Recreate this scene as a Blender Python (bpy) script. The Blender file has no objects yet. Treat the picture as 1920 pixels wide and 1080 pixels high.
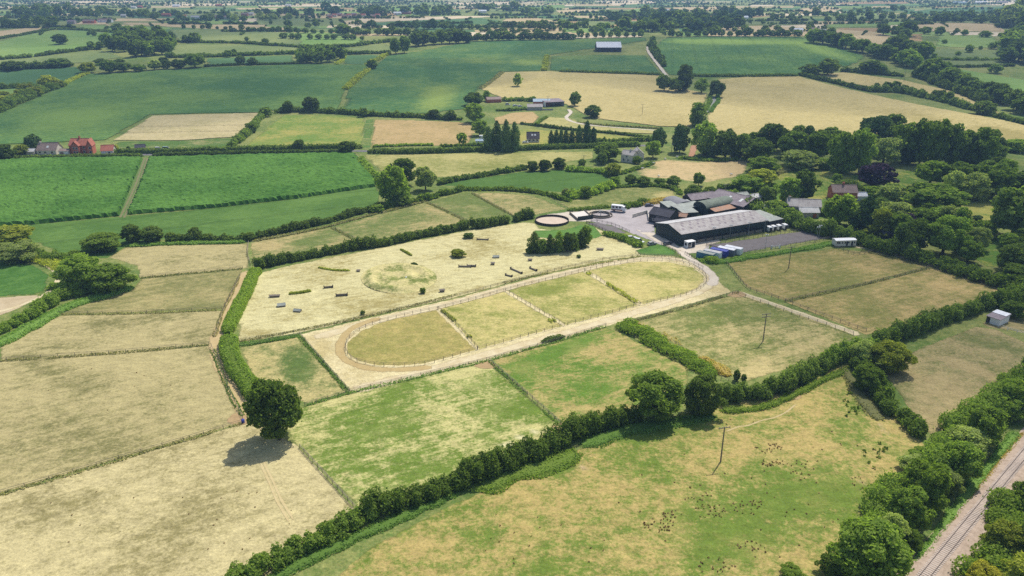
import bpy, math, random
import numpy as np
from mathutils import Vector, Matrix
from mathutils.geometry import delaunay_2d_cdt

sc = bpy.context.scene
COL = sc.collection
rng = np.random.default_rng(7)
R = math.radians

# ------------------------------------------------------------------ camera, sky, sun, exposure
CAM_H, FOC, HORIZON = 106.0, 1450.0, -35.0          # camera height (m), focal length and horizon row at 1920x1080
PITCH = math.atan((540 - HORIZON) / FOC)
cam_data = bpy.data.cameras.new('camera')
cam_data.sensor_width = 36.0
cam_data.lens = 36.0 * FOC / 1920
cam_data.clip_start = 1.0
cam_data.clip_end = 40000
cam = bpy.data.objects.new('camera', cam_data)
COL.objects.link(cam)
cam.location = (0, 0, CAM_H)
cam.rotation_euler = (math.pi / 2 - PITCH, 0, 0)
sc.camera = cam

SUN_ELEV, SUN_AZ = R(57), R(32)                      # azimuth measured from the view direction (+Y) towards +X
world = bpy.data.worlds.new('World')
sc.world = world
world.use_nodes = True
wn = world.node_tree
sky = wn.nodes.new('ShaderNodeTexSky')
sky.sky_type = 'NISHITA'
sky.sun_disc = False
sky.sun_elevation = SUN_ELEV
sky.sun_rotation = SUN_AZ
sky.air_density = 1.0
sky.dust_density = 1.5
wn.links.new(sky.outputs['Color'], wn.nodes['Background'].inputs['Color'])
wn.nodes['Background'].inputs['Strength'].default_value = 0.12
sun_data = bpy.data.lights.new('sun', 'SUN')
sun_data.energy = 3.6
sun_data.angle = R(0.6)
sun_data.color = (1.0, 0.965, 0.91)
sun = bpy.data.objects.new('sun', sun_data)
COL.objects.link(sun)
sd = Vector((math.sin(SUN_AZ) * math.cos(SUN_ELEV), math.cos(SUN_AZ) * math.cos(SUN_ELEV), math.sin(SUN_ELEV)))
sun.rotation_euler = sd.to_track_quat('Z', 'Y').to_euler()
sun.location = (120, 200, 300)
sc.view_settings.view_transform = 'Standard'
sc.view_settings.look = 'None'
sc.view_settings.exposure = 0.32
sc.view_settings.gamma = 1.0
sc.cycles.use_denoising = False
sc.cycles.max_bounces = 6
sc.cycles.diffuse_bounces = 3
sc.cycles.transparent_max_bounces = 12
sc.cycles.volume_bounces = 0

# ------------------------------------------------------------------ terrain and placing
RISE, R0, R1 = 28.0, 650.0, 1500.0                   # the land climbs gently to a plateau
def terrain(y):
    t = min(1.0, max(0.0, (y - R0) / (R1 - R0)))
    return RISE * t * t * (3 - 2 * t)
CP, SP = math.cos(PITCH), math.sin(PITCH)
def ray(px, py):
    a, b = (px - 960) / FOC, -(py - 540) / FOC
    return a, CP + b * SP, -SP + b * CP
def P(px, py, z=0.0):
    """ground point (at height z above the land) that stands at a place of the photograph"""
    a, f, d = ray(px, py)
    lo, hi = 0.0, 60000.0
    if d >= -1e-4: d = -1e-4
    for _ in range(46):
        m = (lo + hi) / 2
        if CAM_H + d * m > terrain(f * m) + z: lo = m
        else: hi = m
    y = f * lo
    return Vector((a * lo, y, terrain(y) + z))
def depth(v):
    return v[1] * CP - (v[2] - CAM_H) * SP
def proj(v):
    d = depth(v)
    u = v[1] * SP + (v[2] - CAM_H) * CP
    return 960 + FOC * v[0] / d, 540 - FOC * u / d
def mpp(v):                                          # metres per photograph pixel at a point
    return depth(v) / FOC
def resample(path, step):
    out = [path[0].copy()]
    for a, b in zip(path[:-1], path[1:]):
        n = max(1, int(math.ceil((b - a).length / step)))
        for i in range(1, n + 1):
            out.append(a.lerp(b, i / n))
    return out
def smooth_path(pts, n=6):                           # Catmull-Rom through points
    if len(pts) < 3: return [p.copy() for p in pts]
    q = [pts[0] * 2 - pts[1]] + pts + [pts[-1] * 2 - pts[-2]]
    out = []
    for i in range(1, len(q) - 2):
        p0, p1, p2, p3 = q[i - 1], q[i], q[i + 1], q[i + 2]
        for k in range(n):
            t = k / n
            out.append(0.5 * ((2 * p1) + (p2 - p0) * t + (2 * p0 - 5 * p1 + 4 * p2 - p3) * t * t + (3 * p1 - p0 - 3 * p2 + p3) * t ** 3))
    out.append(pts[-1].copy())
    return out
def GP(px_list, z=0.0, smooth=True):
    pts = [P(x, y, z) for x, y in px_list]
    return smooth_path(pts) if smooth else pts

# ------------------------------------------------------------------ objects
def tag(o, label=None, cat=None, group=None, kind=None):
    if label: o['label'] = label
    if cat: o['category'] = cat
    if group: o['group'] = group
    if kind: o['kind'] = kind
    return o
def link(name, data, parent=None, mat=None):
    o = bpy.data.objects.new(name, data)
    COL.objects.link(o)
    if parent is not None: o.parent = parent
    if mat is not None and data is not None and not data.materials: data.materials.append(mat)
    return o
def thing(name, label, cat, loc=(0, 0, 0), rz=0.0, group=None, scale=None):
    o = link(name, None)
    o.empty_display_size = 0.5
    o.location = loc
    o.rotation_euler = (0, 0, rz)
    if scale: o.scale = scale
    return tag(o, label, cat, group)
def mesh_py(name, verts, faces, mat=None):
    me = bpy.data.meshes.new(name)
    me.from_pydata([tuple(v) for v in verts], [], faces)
    if mat: me.materials.append(mat)
    me.update()
    return me
class MB:
    """collects boxes, bars, prisms into one mesh"""
    def __init__(s): s.v, s.f, s.smooth = [], [], False
    def add(s, vs, fs):
        n = len(s.v); s.v += [tuple(v) for v in vs]; s.f += [tuple(i + n for i in f) for f in fs]; return s
    def box(s, x0, x1, y0, y1, z0, z1, rz=0.0, c=(0, 0)):
        vs = [(x, y, z) for z in (z0, z1) for x, y in ((x0, y0), (x1, y0), (x1, y1), (x0, y1))]
        if rz:
            ca, sa = math.cos(rz), math.sin(rz)
            vs = [(c[0] + ca * (x - c[0]) - sa * (y - c[1]), c[1] + sa * (x - c[0]) + ca * (y - c[1]), z) for x, y, z in vs]
        return s.add(vs, [(3, 2, 1, 0), (4, 5, 6, 7), (0, 1, 5, 4), (1, 2, 6, 5), (2, 3, 7, 6), (3, 0, 4, 7)])
    def prism(s, prof, x0, x1):                      # profile in (y, z) swept along x
        n = len(prof)
        vs = [(x0, y, z) for y, z in prof] + [(x1, y, z) for y, z in prof]
        return s.add(vs, [tuple(range(n)), tuple(range(2 * n - 1, n - 1, -1))] + [((i + 1) % n, i, n + i, n + (i + 1) % n) for i in range(n)])
    def prism_y(s, prof, y0, y1):                    # profile in (x, z) swept along y
        n = len(prof)
        vs = [(x, y0, z) for x, z in prof] + [(x, y1, z) for x, z in prof]
        return s.add(vs, [tuple(range(n)), tuple(range(2 * n - 1, n - 1, -1))] + [((i + 1) % n, i, n + i, n + (i + 1) % n) for i in range(n)])
    def cyl(s, p, q, r0, r1=None, n=8):
        p, q = Vector(p), Vector(q); r1 = r0 if r1 is None else r1
        d = (q - p).normalized(); a = d.orthogonal().normalized(); b = d.cross(a)
        vs = []
        for c, r in ((p, r0), (q, r1)):
            vs += [c + (a * math.cos(2 * math.pi * i / n) + b * math.sin(2 * math.pi * i / n)) * r for i in range(n)]
        return s.add(vs, [tuple(range(n))[::-1], tuple(range(n, 2 * n))] + [(i, (i + 1) % n, n + (i + 1) % n, n + i) for i in range(n)])
    def quad(s, a, b, c, d): return s.add([a, b, c, d], [(0, 1, 2, 3)])
    def slab(s, a, b, c, d, t):                      # a thin plate with thickness t under the corners a b c d
        n = (Vector(b) - Vector(a)).cross(Vector(d) - Vector(a)).normalized() * t
        lo = [tuple(Vector(k) - n) for k in (a, b, c, d)]
        return s.add([a, b, c, d] + lo, [(0, 1, 2, 3), (7, 6, 5, 4), (0, 4, 5, 1), (1, 5, 6, 2), (2, 6, 7, 3), (3, 7, 4, 0)])
    def build(s, name, mat, parent=None):
        me = mesh_py(name, s.v, s.f, mat)
        if s.smooth:
            me.polygons.foreach_set('use_smooth', [True] * len(me.polygons))
        return link(name, me, parent)

# ------------------------------------------------------------------ materials
def new_mat(name):
    m = bpy.data.materials.new(name)
    m.use_nodes = True
    nt = m.node_tree
    b = nt.nodes['Principled BSDF']
    b.inputs['Roughness'].default_value = 0.9
    b.inputs['Specular IOR Level'].default_value = 0.15
    return m, nt, b
def N(nt, t, **kw):
    n = nt.nodes.new(t)
    for k, v in kw.items():
        if k in n.inputs: n.inputs[k].default_value = v
        else: setattr(n, k, v)
    return n
def math_node(nt, op, a, b=None, clamp=False):
    n = nt.nodes.new('ShaderNodeMath'); n.operation = op; n.use_clamp = clamp
    for i, v in enumerate((a, b)):
        if v is None: continue
        if isinstance(v, (int, float)): n.inputs[i].default_value = v
        else: nt.links.new(v, n.inputs[i])
    return n.outputs[0]
def mix_col(nt, fac, a, b, mode='MIX'):
    n = nt.nodes.new('ShaderNodeMix'); n.data_type = 'RGBA'; n.blend_type = mode
    for i, v in ((0, fac), (6, a), (7, b)):
        if isinstance(v, (int, float)): n.inputs[i].default_value = v
        elif isinstance(v, tuple): n.inputs[i].default_value = v if len(v) == 4 else v + (1,)
        else: nt.links.new(v, n.inputs[i])
    return n.outputs[2]
def ramp(nt, fac, lo, hi):
    n = nt.nodes.new('ShaderNodeMapRange'); n.interpolation_type = 'SMOOTHSTEP'
    n.inputs[1].default_value = lo; n.inputs[2].default_value = hi
    nt.links.new(fac, n.inputs[0])
    return n.outputs[0]
def noise_at(nt, vec, scale, detail=3.0, rough=0.55, sx=1.0, sy=1.0, rot=0.0, off=0.0):
    mp = nt.nodes.new('ShaderNodeMapping'); mp.vector_type = 'TEXTURE'
    mp.inputs['Rotation'].default_value = (0, 0, rot)
    mp.inputs['Scale'].default_value = (1 / sx, 1 / sy, 1)
    mp.inputs['Location'].default_value = (off, off * 0.7, 0)
    nt.links.new(vec, mp.inputs[0])
    n = nt.nodes.new('ShaderNodeTexNoise')
    n.inputs['Scale'].default_value = scale
    n.inputs['Detail'].default_value = detail
    n.inputs['Roughness'].default_value = rough
    nt.links.new(mp.outputs[0], n.inputs['Vector'])
    return n.outputs['Fac']
def srgb(r, g, b):
    f = lambda c: (c / 255 / 12.92) if c <= 10 else ((c / 255 + 0.055) / 1.055) ** 2.4
    return (f(r), f(g), f(b))
GAIN = 0.80                                          # albedo for a colour seen in full sun
def seen(r, g, b, k=1.0):
    return tuple(min(0.9, c * GAIN * k) for c in srgb(r, g, b))

FIELD_N = [0]
def soft_edge(nt, b, geo):
    """growth thins out raggedly over the last metre or so before a boundary ('edge' runs from 0 at the rim to 1 inside)"""
    e = nt.nodes.new('ShaderNodeAttribute'); e.attribute_name = 'edge'
    n = noise_at(nt, geo, 0.9, 3.0, 0.7)
    a = math_node(nt, 'ADD', e.outputs['Fac'], math_node(nt, 'MULTIPLY', math_node(nt, 'SUBTRACT', n, 0.5), 0.5))
    nt.links.new(ramp(nt, a, 0.02, 0.38), b.inputs['Alpha'])
def mat_field(name, dry, lush, bare=None, streak=None, contrast=1.0, grain=1.0, patch=0.035, tram=None, sbias=0.5):
    """grassland or crop: dry and lush growth mixed by the 'lush' attribute and noise; streak = direction (rad) of mowing or drilling"""
    m, nt, b = new_mat(name)
    FIELD_N[0] += 1
    o = FIELD_N[0] * 13.7
    geo = nt.nodes.new('ShaderNodeNewGeometry').outputs['Position']
    at = nt.nodes.new('ShaderNodeAttribute'); at.attribute_name = 'lush'
    at2 = nt.nodes.new('ShaderNodeAttribute'); at2.attribute_name = 'bare'
    n1 = noise_at(nt, geo, patch, 4.0, 0.6, off=o)
    n2 = noise_at(nt, geo, 0.28, 6.0, 0.72, off=o + 5)
    acc = math_node(nt, 'ADD', math_node(nt, 'MULTIPLY', math_node(nt, 'SUBTRACT', n1, 0.5), 2.2 * contrast),
                    math_node(nt, 'MULTIPLY', math_node(nt, 'SUBTRACT', n2, 0.5), 1.9 * contrast))
    n6 = noise_at(nt, geo, 1.1, 5.0, 0.75, off=o + 17)
    acc = math_node(nt, 'ADD', acc, math_node(nt, 'MULTIPLY', math_node(nt, 'SUBTRACT', n6, 0.5), 1.7 * contrast))
    st = None
    if streak is not None:
        st = noise_at(nt, geo, 0.55, 4.0, 0.68, sx=0.11, sy=1.0, rot=streak, off=o + 9)
        acc = math_node(nt, 'ADD', acc, math_node(nt, 'MULTIPLY', math_node(nt, 'SUBTRACT', st, 0.5), 1.3 * contrast))
    acc = math_node(nt, 'ADD', acc, at.outputs['Fac'])
    col = mix_col(nt, ramp(nt, acc, 0.05, 0.95), dry, lush)
    pale = tuple(min(0.85, c * 1.22) for c in dry)
    n3 = noise_at(nt, geo, 0.06, 5.0, 0.7, off=o + 31)
    col = mix_col(nt, math_node(nt, 'MULTIPLY', ramp(nt, n3, 0.5, 0.72), 0.55), col, mix_col(nt, 0.5, col, pale))
    if bare is not None:
        nb = noise_at(nt, geo, 0.15, 4.0, 0.65, off=o + 51)
        fb = math_node(nt, 'ADD', at2.outputs['Fac'], math_node(nt, 'MULTIPLY', math_node(nt, 'SUBTRACT', nb, 0.5), 0.9))
        col = mix_col(nt, ramp(nt, fb, 0.3, 0.75), col, bare)
    n4 = noise_at(nt, geo, 1.6, 3.0, 0.75, off=o + 71)
    n5 = noise_at(nt, geo, 0.5, 3.0, 0.7, sx=0.5, off=o + 91)
    g = math_node(nt, 'ADD', math_node(nt, 'MULTIPLY', math_node(nt, 'SUBTRACT', n4, 0.5), 1.15 * grain),
                  math_node(nt, 'MULTIPLY', math_node(nt, 'SUBTRACT', n5, 0.5), 0.85 * grain))
    g = math_node(nt, 'ADD', g, 1.0)
    if tram is not None:                             # wheelings: pairs of thin lines, spacing (m), direction (rad), strength
        sp, dr, k = tram
        mp = nt.nodes.new('ShaderNodeMapping'); mp.inputs['Rotation'].default_value = (0, 0, -dr)
        nt.links.new(geo, mp.inputs[0])
        sx = nt.nodes.new('ShaderNodeSeparateXYZ'); nt.links.new(mp.outputs[0], sx.inputs[0])
        fr = math_node(nt, 'FRACT', math_node(nt, 'DIVIDE', sx.outputs[1], sp))
        ln = math_node(nt, 'LESS_THAN', math_node(nt, 'ABSOLUTE', math_node(nt, 'SUBTRACT', fr, 0.5)), 0.07)
        g = math_node(nt, 'SUBTRACT', g, math_node(nt, 'MULTIPLY', ln, k))
    vm = nt.nodes.new('ShaderNodeVectorMath'); vm.operation = 'SCALE'
    nt.links.new(col, vm.inputs[0]); nt.links.new(g, vm.inputs['Scale'])
    nt.links.new(vm.outputs[0], b.inputs['Base Color'])
    bm = nt.nodes.new('ShaderNodeBump'); bm.inputs['Strength'].default_value = 0.6; bm.inputs['Distance'].default_value = 0.25
    nt.links.new(n4, bm.inputs['Height']); nt.links.new(bm.outputs[0], b.inputs['Normal'])
    b.inputs['Roughness'].default_value = 1.0
    b.inputs['Specular IOR Level'].default_value = 0.05
    soft_edge(nt, b, geo)
    return m
def mat_surface(name, col, col2=None, scale=0.4, grain=0.25, rough=0.9, spec=0.2, amount=0.6, soft=False):
    m, nt, b = new_mat(name)
    geo = nt.nodes.new('ShaderNodeNewGeometry').outputs['Position']
    FIELD_N[0] += 1
    o = FIELD_N[0] * 7.1
    n1 = noise_at(nt, geo, scale, 5.0, 0.65, off=o)
    n2 = noise_at(nt, geo, scale * 8, 3.0, 0.7, off=o + 3)
    c2 = col2 if col2 else tuple(c * 0.7 for c in col)
    c = mix_col(nt, math_node(nt, 'MULTIPLY', ramp(nt, n1, 0.35, 0.7), amount), col, c2)
    g = math_node(nt, 'ADD', math_node(nt, 'MULTIPLY', math_node(nt, 'SUBTRACT', n2, 0.5), grain * 2), 1.0)
    vm = nt.nodes.new('ShaderNodeVectorMath'); vm.operation = 'SCALE'
    nt.links.new(c, vm.inputs[0]); nt.links.new(g, vm.inputs['Scale'])
    nt.links.new(vm.outputs[0], b.inputs['Base Color'])
    b.inputs['Roughness'].default_value = rough
    b.inputs['Specular IOR Level'].default_value = spec
    if soft: soft_edge(nt, b, geo)
    return m
def mat_plain(name, col, rough=0.6, spec=0.3, metal=0.0, grain=0.12, scale=1.5):
    m = mat_surface(name, col, tuple(c * 0.82 for c in col), scale, grain, rough, spec, 0.5)
    m.node_tree.nodes['Principled BSDF'].inputs['Metallic'].default_value = metal
    return m
def mat_glass(name):
    m, nt, b = new_mat(name)
    b.inputs['Base Color'].default_value = (0.03, 0.035, 0.045, 1)
    b.inputs['Roughness'].default_value = 0.08
    b.inputs['Specular IOR Level'].default_value = 0.6
    return m
def mat_roof_sheet(name, col, col2, pitch=0.9, ax=0):
    """corrugated sheet: weathered colour, fine ridges"""
    m, nt, b = new_mat(name)
    tc = nt.nodes.new('ShaderNodeTexCoord').outputs['Object']
    FIELD_N[0] += 1
    o = FIELD_N[0] * 5.3
    n1 = noise_at(nt, tc, 0.35, 5.0, 0.7, off=o)
    n2 = noise_at(nt, tc, 1.2, 3.0, 0.7, sx=1.0 if ax == 0 else 0.15, sy=0.15 if ax == 0 else 1.0, off=o + 4)
    sep = nt.nodes.new('ShaderNodeSeparateXYZ'); nt.links.new(tc, sep.inputs[0])
    fr = math_node(nt, 'FRACT', math_node(nt, 'DIVIDE', sep.outputs[ax], pitch))
    seam = math_node(nt, 'LESS_THAN', fr, 0.10)
    c = mix_col(nt, ramp(nt, n1, 0.35, 0.68), col, col2)
    c = mix_col(nt, math_node(nt, 'MULTIPLY', ramp(nt, n2, 0.45, 0.7), 0.5), c, tuple(k * 0.72 for k in col2))
    c = mix_col(nt, math_node(nt, 'MULTIPLY', seam, 0.25), c, tuple(k * 0.5 for k in col2))
    nt.links.new(c, b.inputs['Base Color'])
    wv = math_node(nt, 'SINE', math_node(nt, 'MULTIPLY', sep.outputs[ax], 2 * math.pi / (pitch / 4)))
    bm = nt.nodes.new('ShaderNodeBump'); bm.inputs['Strength'].default_value = 0.35; bm.inputs['Distance'].default_value = 0.05
    nt.links.new(wv, bm.inputs['Height']); nt.links.new(bm.outputs[0], b.inputs['Normal'])
    b.inputs['Roughness'].default_value = 0.75
    return m
def mat_leaf(name, base, alt, trans=0.5, var=0.40, lift=2.4):
    """leaves: diffuse and light shining through, colour varying leaf by leaf and plant by plant"""
    m = bpy.data.materials.new(name); m.use_nodes = True
    nt = m.node_tree; nt.nodes.clear()
    out = nt.nodes.new('ShaderNodeOutputMaterial')
    at = nt.nodes.new('ShaderNodeAttribute'); at.attribute_name = 'tint'
    oi = nt.nodes.new('ShaderNodeObjectInfo')
    f = math_node(nt, 'ADD', math_node(nt, 'MULTIPLY', at.outputs['Fac'], 0.75), math_node(nt, 'MULTIPLY', oi.outputs['Random'], 0.45), True)
    warm = (1.12, 1.0, 0.62) if lift > 2 else (1, 1, 1)
    c = mix_col(nt, f, tuple(k * lift * w_ for k, w_ in zip(base, warm)), tuple(k * lift * w_ for k, w_ in zip(alt, warm)))
    g = math_node(nt, 'ADD', math_node(nt, 'MULTIPLY', math_node(nt, 'SUBTRACT', oi.outputs['Random'], 0.5), var), 1.0)
    vm = nt.nodes.new('ShaderNodeVectorMath'); vm.operation = 'SCALE'
    nt.links.new(c, vm.inputs[0]); nt.links.new(g, vm.inputs['Scale'])
    d = nt.nodes.new('ShaderNodeBsdfDiffuse'); t = nt.nodes.new('ShaderNodeBsdfTranslucent')
    tc = mix_col(nt, 1.0, vm.outputs[0], (1.25, 1.35, 0.6, 1), 'MULTIPLY')
    nt.links.new(vm.outputs[0], d.inputs[0]); nt.links.new(tc, t.inputs[0])
    mx = nt.nodes.new('ShaderNodeMixShader'); mx.inputs[0].default_value = trans
    nt.links.new(d.outputs[0], mx.inputs[1]); nt.links.new(t.outputs[0], mx.inputs[2])
    nt.links.new(mx.outputs[0], out.inputs[0])
    return m

M = {}
M['leaf_dark'] = mat_leaf('leaf_dark', (0.034, 0.058, 0.022), (0.080, 0.120, 0.042))
M['leaf_mid'] = mat_leaf('leaf_mid', (0.046, 0.080, 0.024), (0.105, 0.158, 0.046))
M['leaf_bright'] = mat_leaf('leaf_bright', (0.056, 0.096, 0.024), (0.120, 0.176, 0.046))
M['leaf_grey'] = mat_leaf('leaf_grey', (0.090, 0.130, 0.062), (0.170, 0.210, 0.115))
M['leaf_olive'] = mat_leaf('leaf_olive', (0.090, 0.125, 0.030), (0.190, 0.215, 0.058))
M['leaf_yellow'] = mat_leaf('leaf_yellow', (0.085, 0.105, 0.020), (0.170, 0.170, 0.040))
M['leaf_purple'] = mat_leaf('leaf_purple', (0.034, 0.022, 0.036), (0.070, 0.042, 0.066), 0.15, 0.3, 1.6)
M['leaf_conifer'] = mat_leaf('leaf_conifer', (0.026, 0.055, 0.024), (0.060, 0.100, 0.042), 0.15)
M['grass_verge'] = mat_leaf('grass_verge', (0.110, 0.200, 0.035), (0.210, 0.310, 0.075), 0.4, 0.3, 1.35)
M['grass_dull'] = mat_leaf('grass_dull', (0.16, 0.17, 0.065), (0.32, 0.29, 0.13), 0.4, 0.3, 1.35)
M['grass_gold'] = mat_leaf('grass_gold', (0.32, 0.24, 0.06), (0.56, 0.44, 0.15), 0.4, 0.3, 1.35)
M['dock'] = mat_leaf('dock', (0.17, 0.105, 0.052), (0.31, 0.20, 0.10), 0.3, 0.3, 1.2)
M['bark'] = mat_plain('bark', (0.085, 0.068, 0.050), 0.95, 0.1, grain=0.35)
M['bark_pale'] = mat_plain('bark_pale', (0.32, 0.29, 0.24), 0.95, 0.1, grain=0.35)

# ------------------------------------------------------------------ ground patches
def pip(poly, X, Y):
    ins = np.zeros(X.shape, bool)
    n = len(poly)
    for i in range(n):
        x0, y0 = poly[i]; x1, y1 = poly[(i + 1) % n]
        if y0 == y1: continue
        c = ((y0 > Y) != (y1 > Y)) & (X < (x1 - x0) * (Y - y0) / (y1 - y0) + x0)
        ins ^= c
    return ins
def patch_mesh(name, world_poly, step, zoff, lush=(), bare=(), base=0.3, zfun=None):
    bd = [Vector((p.x, p.y)) for p in resample(world_poly + [world_poly[0]], step)[:-1]]
    xs = [p.x for p in bd]; ys = [p.y for p in bd]
    gx, gy = np.meshgrid(np.arange(min(xs) + step * .5, max(xs), step), np.arange(min(ys) + step * .5, max(ys), step))
    ok = pip([(p.x, p.y) for p in bd], gx, gy)
    pts = bd + [Vector((float(a), float(b))) for a, b in zip(gx[ok], gy[ok])]
    n = len(bd)
    v, e, f, *_ = delaunay_2d_cdt(pts, [(i, (i + 1) % n) for i in range(n)], [list(range(n))], 1, 1e-4)
    # keep only faces inside
    poly = [(p.x, p.y) for p in bd]
    V = np.array([(p.x, p.y) for p in v])
    cen = np.array([V[list(t)].mean(0) for t in f]) if len(f) else np.zeros((0, 2))
    keep = pip(poly, cen[:, 0], cen[:, 1])
    f = [t for t, k in zip(f, keep) if k]
    f = [t if ((V[t[1]][0] - V[t[0]][0]) * (V[t[2]][1] - V[t[0]][1]) - (V[t[1]][1] - V[t[0]][1]) * (V[t[2]][0] - V[t[0]][0])) > 0 else t[::-1] for t in f]
    v3 = [(p[0], p[1], (zfun(p[0], p[1]) if zfun else terrain(p[1])) + zoff) for p in V]
    me = mesh_py(name, v3, [tuple(t) for t in f])
    for nm, blobs, b0 in (('lush', lush, base), ('bare', bare, 0.0)):
        val = np.full(len(v3), b0, np.float32)
        if blobs:
            pj = np.array([proj(Vector(q)) for q in v3])
            for b in blobs:
                cx, cy, rx, ry, k = b[:5]
                an = R(b[5]) if len(b) > 5 else 0.0
                dx, dy = pj[:, 0] - cx, pj[:, 1] - cy
                u = (dx * math.cos(an) + dy * math.sin(an)) / rx
                w = (-dx * math.sin(an) + dy * math.cos(an)) / ry
                d = np.clip(1.25 - np.sqrt(u * u + w * w), 0, 1)
                val += (k * d * d * (3 - 2 * d)).astype(np.float32)
        a = me.attributes.new(nm, 'FLOAT', 'POINT')
        a.data.foreach_set('value', val)
    a = me.attributes.new('edge', 'FLOAT', 'POINT')
    ev = np.ones(len(v3), np.float32); bset = set((round(p.x, 2), round(p.y, 2)) for p in bd)
    for i_, q in enumerate(V):
        if (round(float(q[0]), 2), round(float(q[1]), 2)) in bset: ev[i_] = 0.0
    a.data.foreach_set('value', ev)
    me.polygons.foreach_set('use_smooth', [True] * len(me.polygons))
    return me
FIELD_LEVEL = [0]
def field(name, poly, mat, label, zoff=None, step=None, lush=(), bare=(), base=0.3, smooth=False, cat='field'):
    w = [P(x, y) for x, y in poly]
    if smooth: w = smooth_path(w + [w[0]])[:-1]
    d = sum(p.y for p in w) / len(w)
    if step is None: step = 3.0 if d < 260 else (5.0 if d < 450 else (9.0 if d < 900 else 22.0))
    FIELD_LEVEL[0] += 1
    if zoff is None: zoff = 0.004 if d < 600 else 0.15
    zoff += 0.0008 * (FIELD_LEVEL[0] % 30) if d < 600 else 0.006 * (FIELD_LEVEL[0] % 60)
    me = patch_mesh(name, w, step, zoff, lush, bare, base)
    me.materials.append(mat)
    o = link(name, me)
    return tag(o, label, cat, None, 'structure')
def ribbon(name, path, width, mat, label, zoff=0.3, cat='track', step=4.0, widths=None, smooth=True):
    pts = resample(GP(path, 0, smooth), step)
    vs, fs = [], []
    for i, p in enumerate(pts):
        a, b = pts[max(0, i - 1)], pts[min(len(pts) - 1, i + 1)]
        t = (b - a); t.z = 0; t.normalize()
        nrm = Vector((-t.y, t.x, 0))
        w = width * (1 + 0.12 * math.sin(i * 1.7) + 0.08 * math.sin(i * 0.61)) / 2
        if widths: w *= widths[0] + (widths[1] - widths[0]) * i / (len(pts) - 1)
        for k in (-1, 0, 1):
            q = p + nrm * (w * k)
            vs.append((q.x, q.y, terrain(q.y) + zoff))
    for i in range(len(pts) - 1):
        for k in (0, 1):
            fs.append((i * 3 + k + 3, i * 3 + k + 4, i * 3 + k + 1, i * 3 + k))
    me = mesh_py(name, vs, fs, mat)
    ea = me.attributes.new('edge', 'FLOAT', 'POINT'); ea.data.foreach_set('value', np.array([0.0 if i % 3 != 1 else (1.0 if 0 < i // 3 < len(pts) - 1 else 0.2) for i in range(len(vs))], np.float32))
    o = link(name, me)
    return tag(o, label, cat, None, 'structure')

# ------------------------------------------------------------------ leaves, hedges, trees
def leaf_quads(c, n, size, seed=0, aspect=1.0):
    """arrays of quad corners for leaf clumps at c facing n"""
    r = np.random.default_rng(seed)
    k = len(c)
    n = n + r.normal(0, 0.75, (k, 3))
    n /= np.linalg.norm(n, axis=1, keepdims=True) + 1e-9
    h = r.normal(0, 1, (k, 3))
    u = np.cross(n, h); u /= np.linalg.norm(u, axis=1, keepdims=True) + 1e-9
    w = np.cross(n, u)
    s = (size * r.uniform(0.6, 1.35, k))[:, None] * 0.5
    q = np.stack([c - u * s - w * s * aspect, c + u * s * 0.9 - w * s * aspect, c + u * s * 0.7 + w * s * aspect * 1.1, c - u * s * 0.8 + w * s * aspect], 1)
    return q
def quads_to_mesh(name, q, mat, core=None, seed=0):
    """q: (k,4,3); core: optional (verts, faces) of solid inner growth"""
    k = len(q)
    vs = q.reshape(-1, 3)
    cv, cf = core if core else (np.zeros((0, 3)), [])
    nv = len(vs) + len(cv)
    me = bpy.data.meshes.new(name)
    me.vertices.add(nv)
    me.vertices.foreach_set('co', np.concatenate([vs, np.asarray(cv, float).reshape(-1, 3)]).astype(np.float32).ravel())
    idx = np.arange(4 * k)
    starts = list(np.arange(k) * 4); tot = [4] * k
    loops = list(idx)
    for f in cf:
        starts.append(len(loops)); tot.append(len(f)); loops += [i + 4 * k for i in f]
    me.loops.add(len(loops)); me.loops.foreach_set('vertex_index', np.array(loops, np.int32))
    me.polygons.add(len(starts)); me.polygons.foreach_set('loop_start', np.array(starts, np.int32)); me.polygons.foreach_set('loop_total', np.array(tot, np.int32))
    me.update(calc_edges=True)
    r = np.random.default_rng(seed + 99)
    a = me.attributes.new('tint', 'FLOAT', 'FACE')
    t = np.concatenate([np.clip(r.normal(0.42, 0.28, k), 0, 1), np.full(len(cf), 0.15)])  # core faces tinted darker, shade inside the growth put into colour
    a.data.foreach_set('value', t.astype(np.float32))
    me.materials.append(mat)
    return me
def hnoise(x, seed):
    i = np.floor(x).astype(int); f = x - i
    h = lambda k: np.modf(np.abs(np.sin((k + seed * 17.3) * 12.9898) * 43758.5453))[0]
    u = f * f * (3 - 2 * f)
    return h(i) * (1 - u) + h(i + 1) * u
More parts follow.
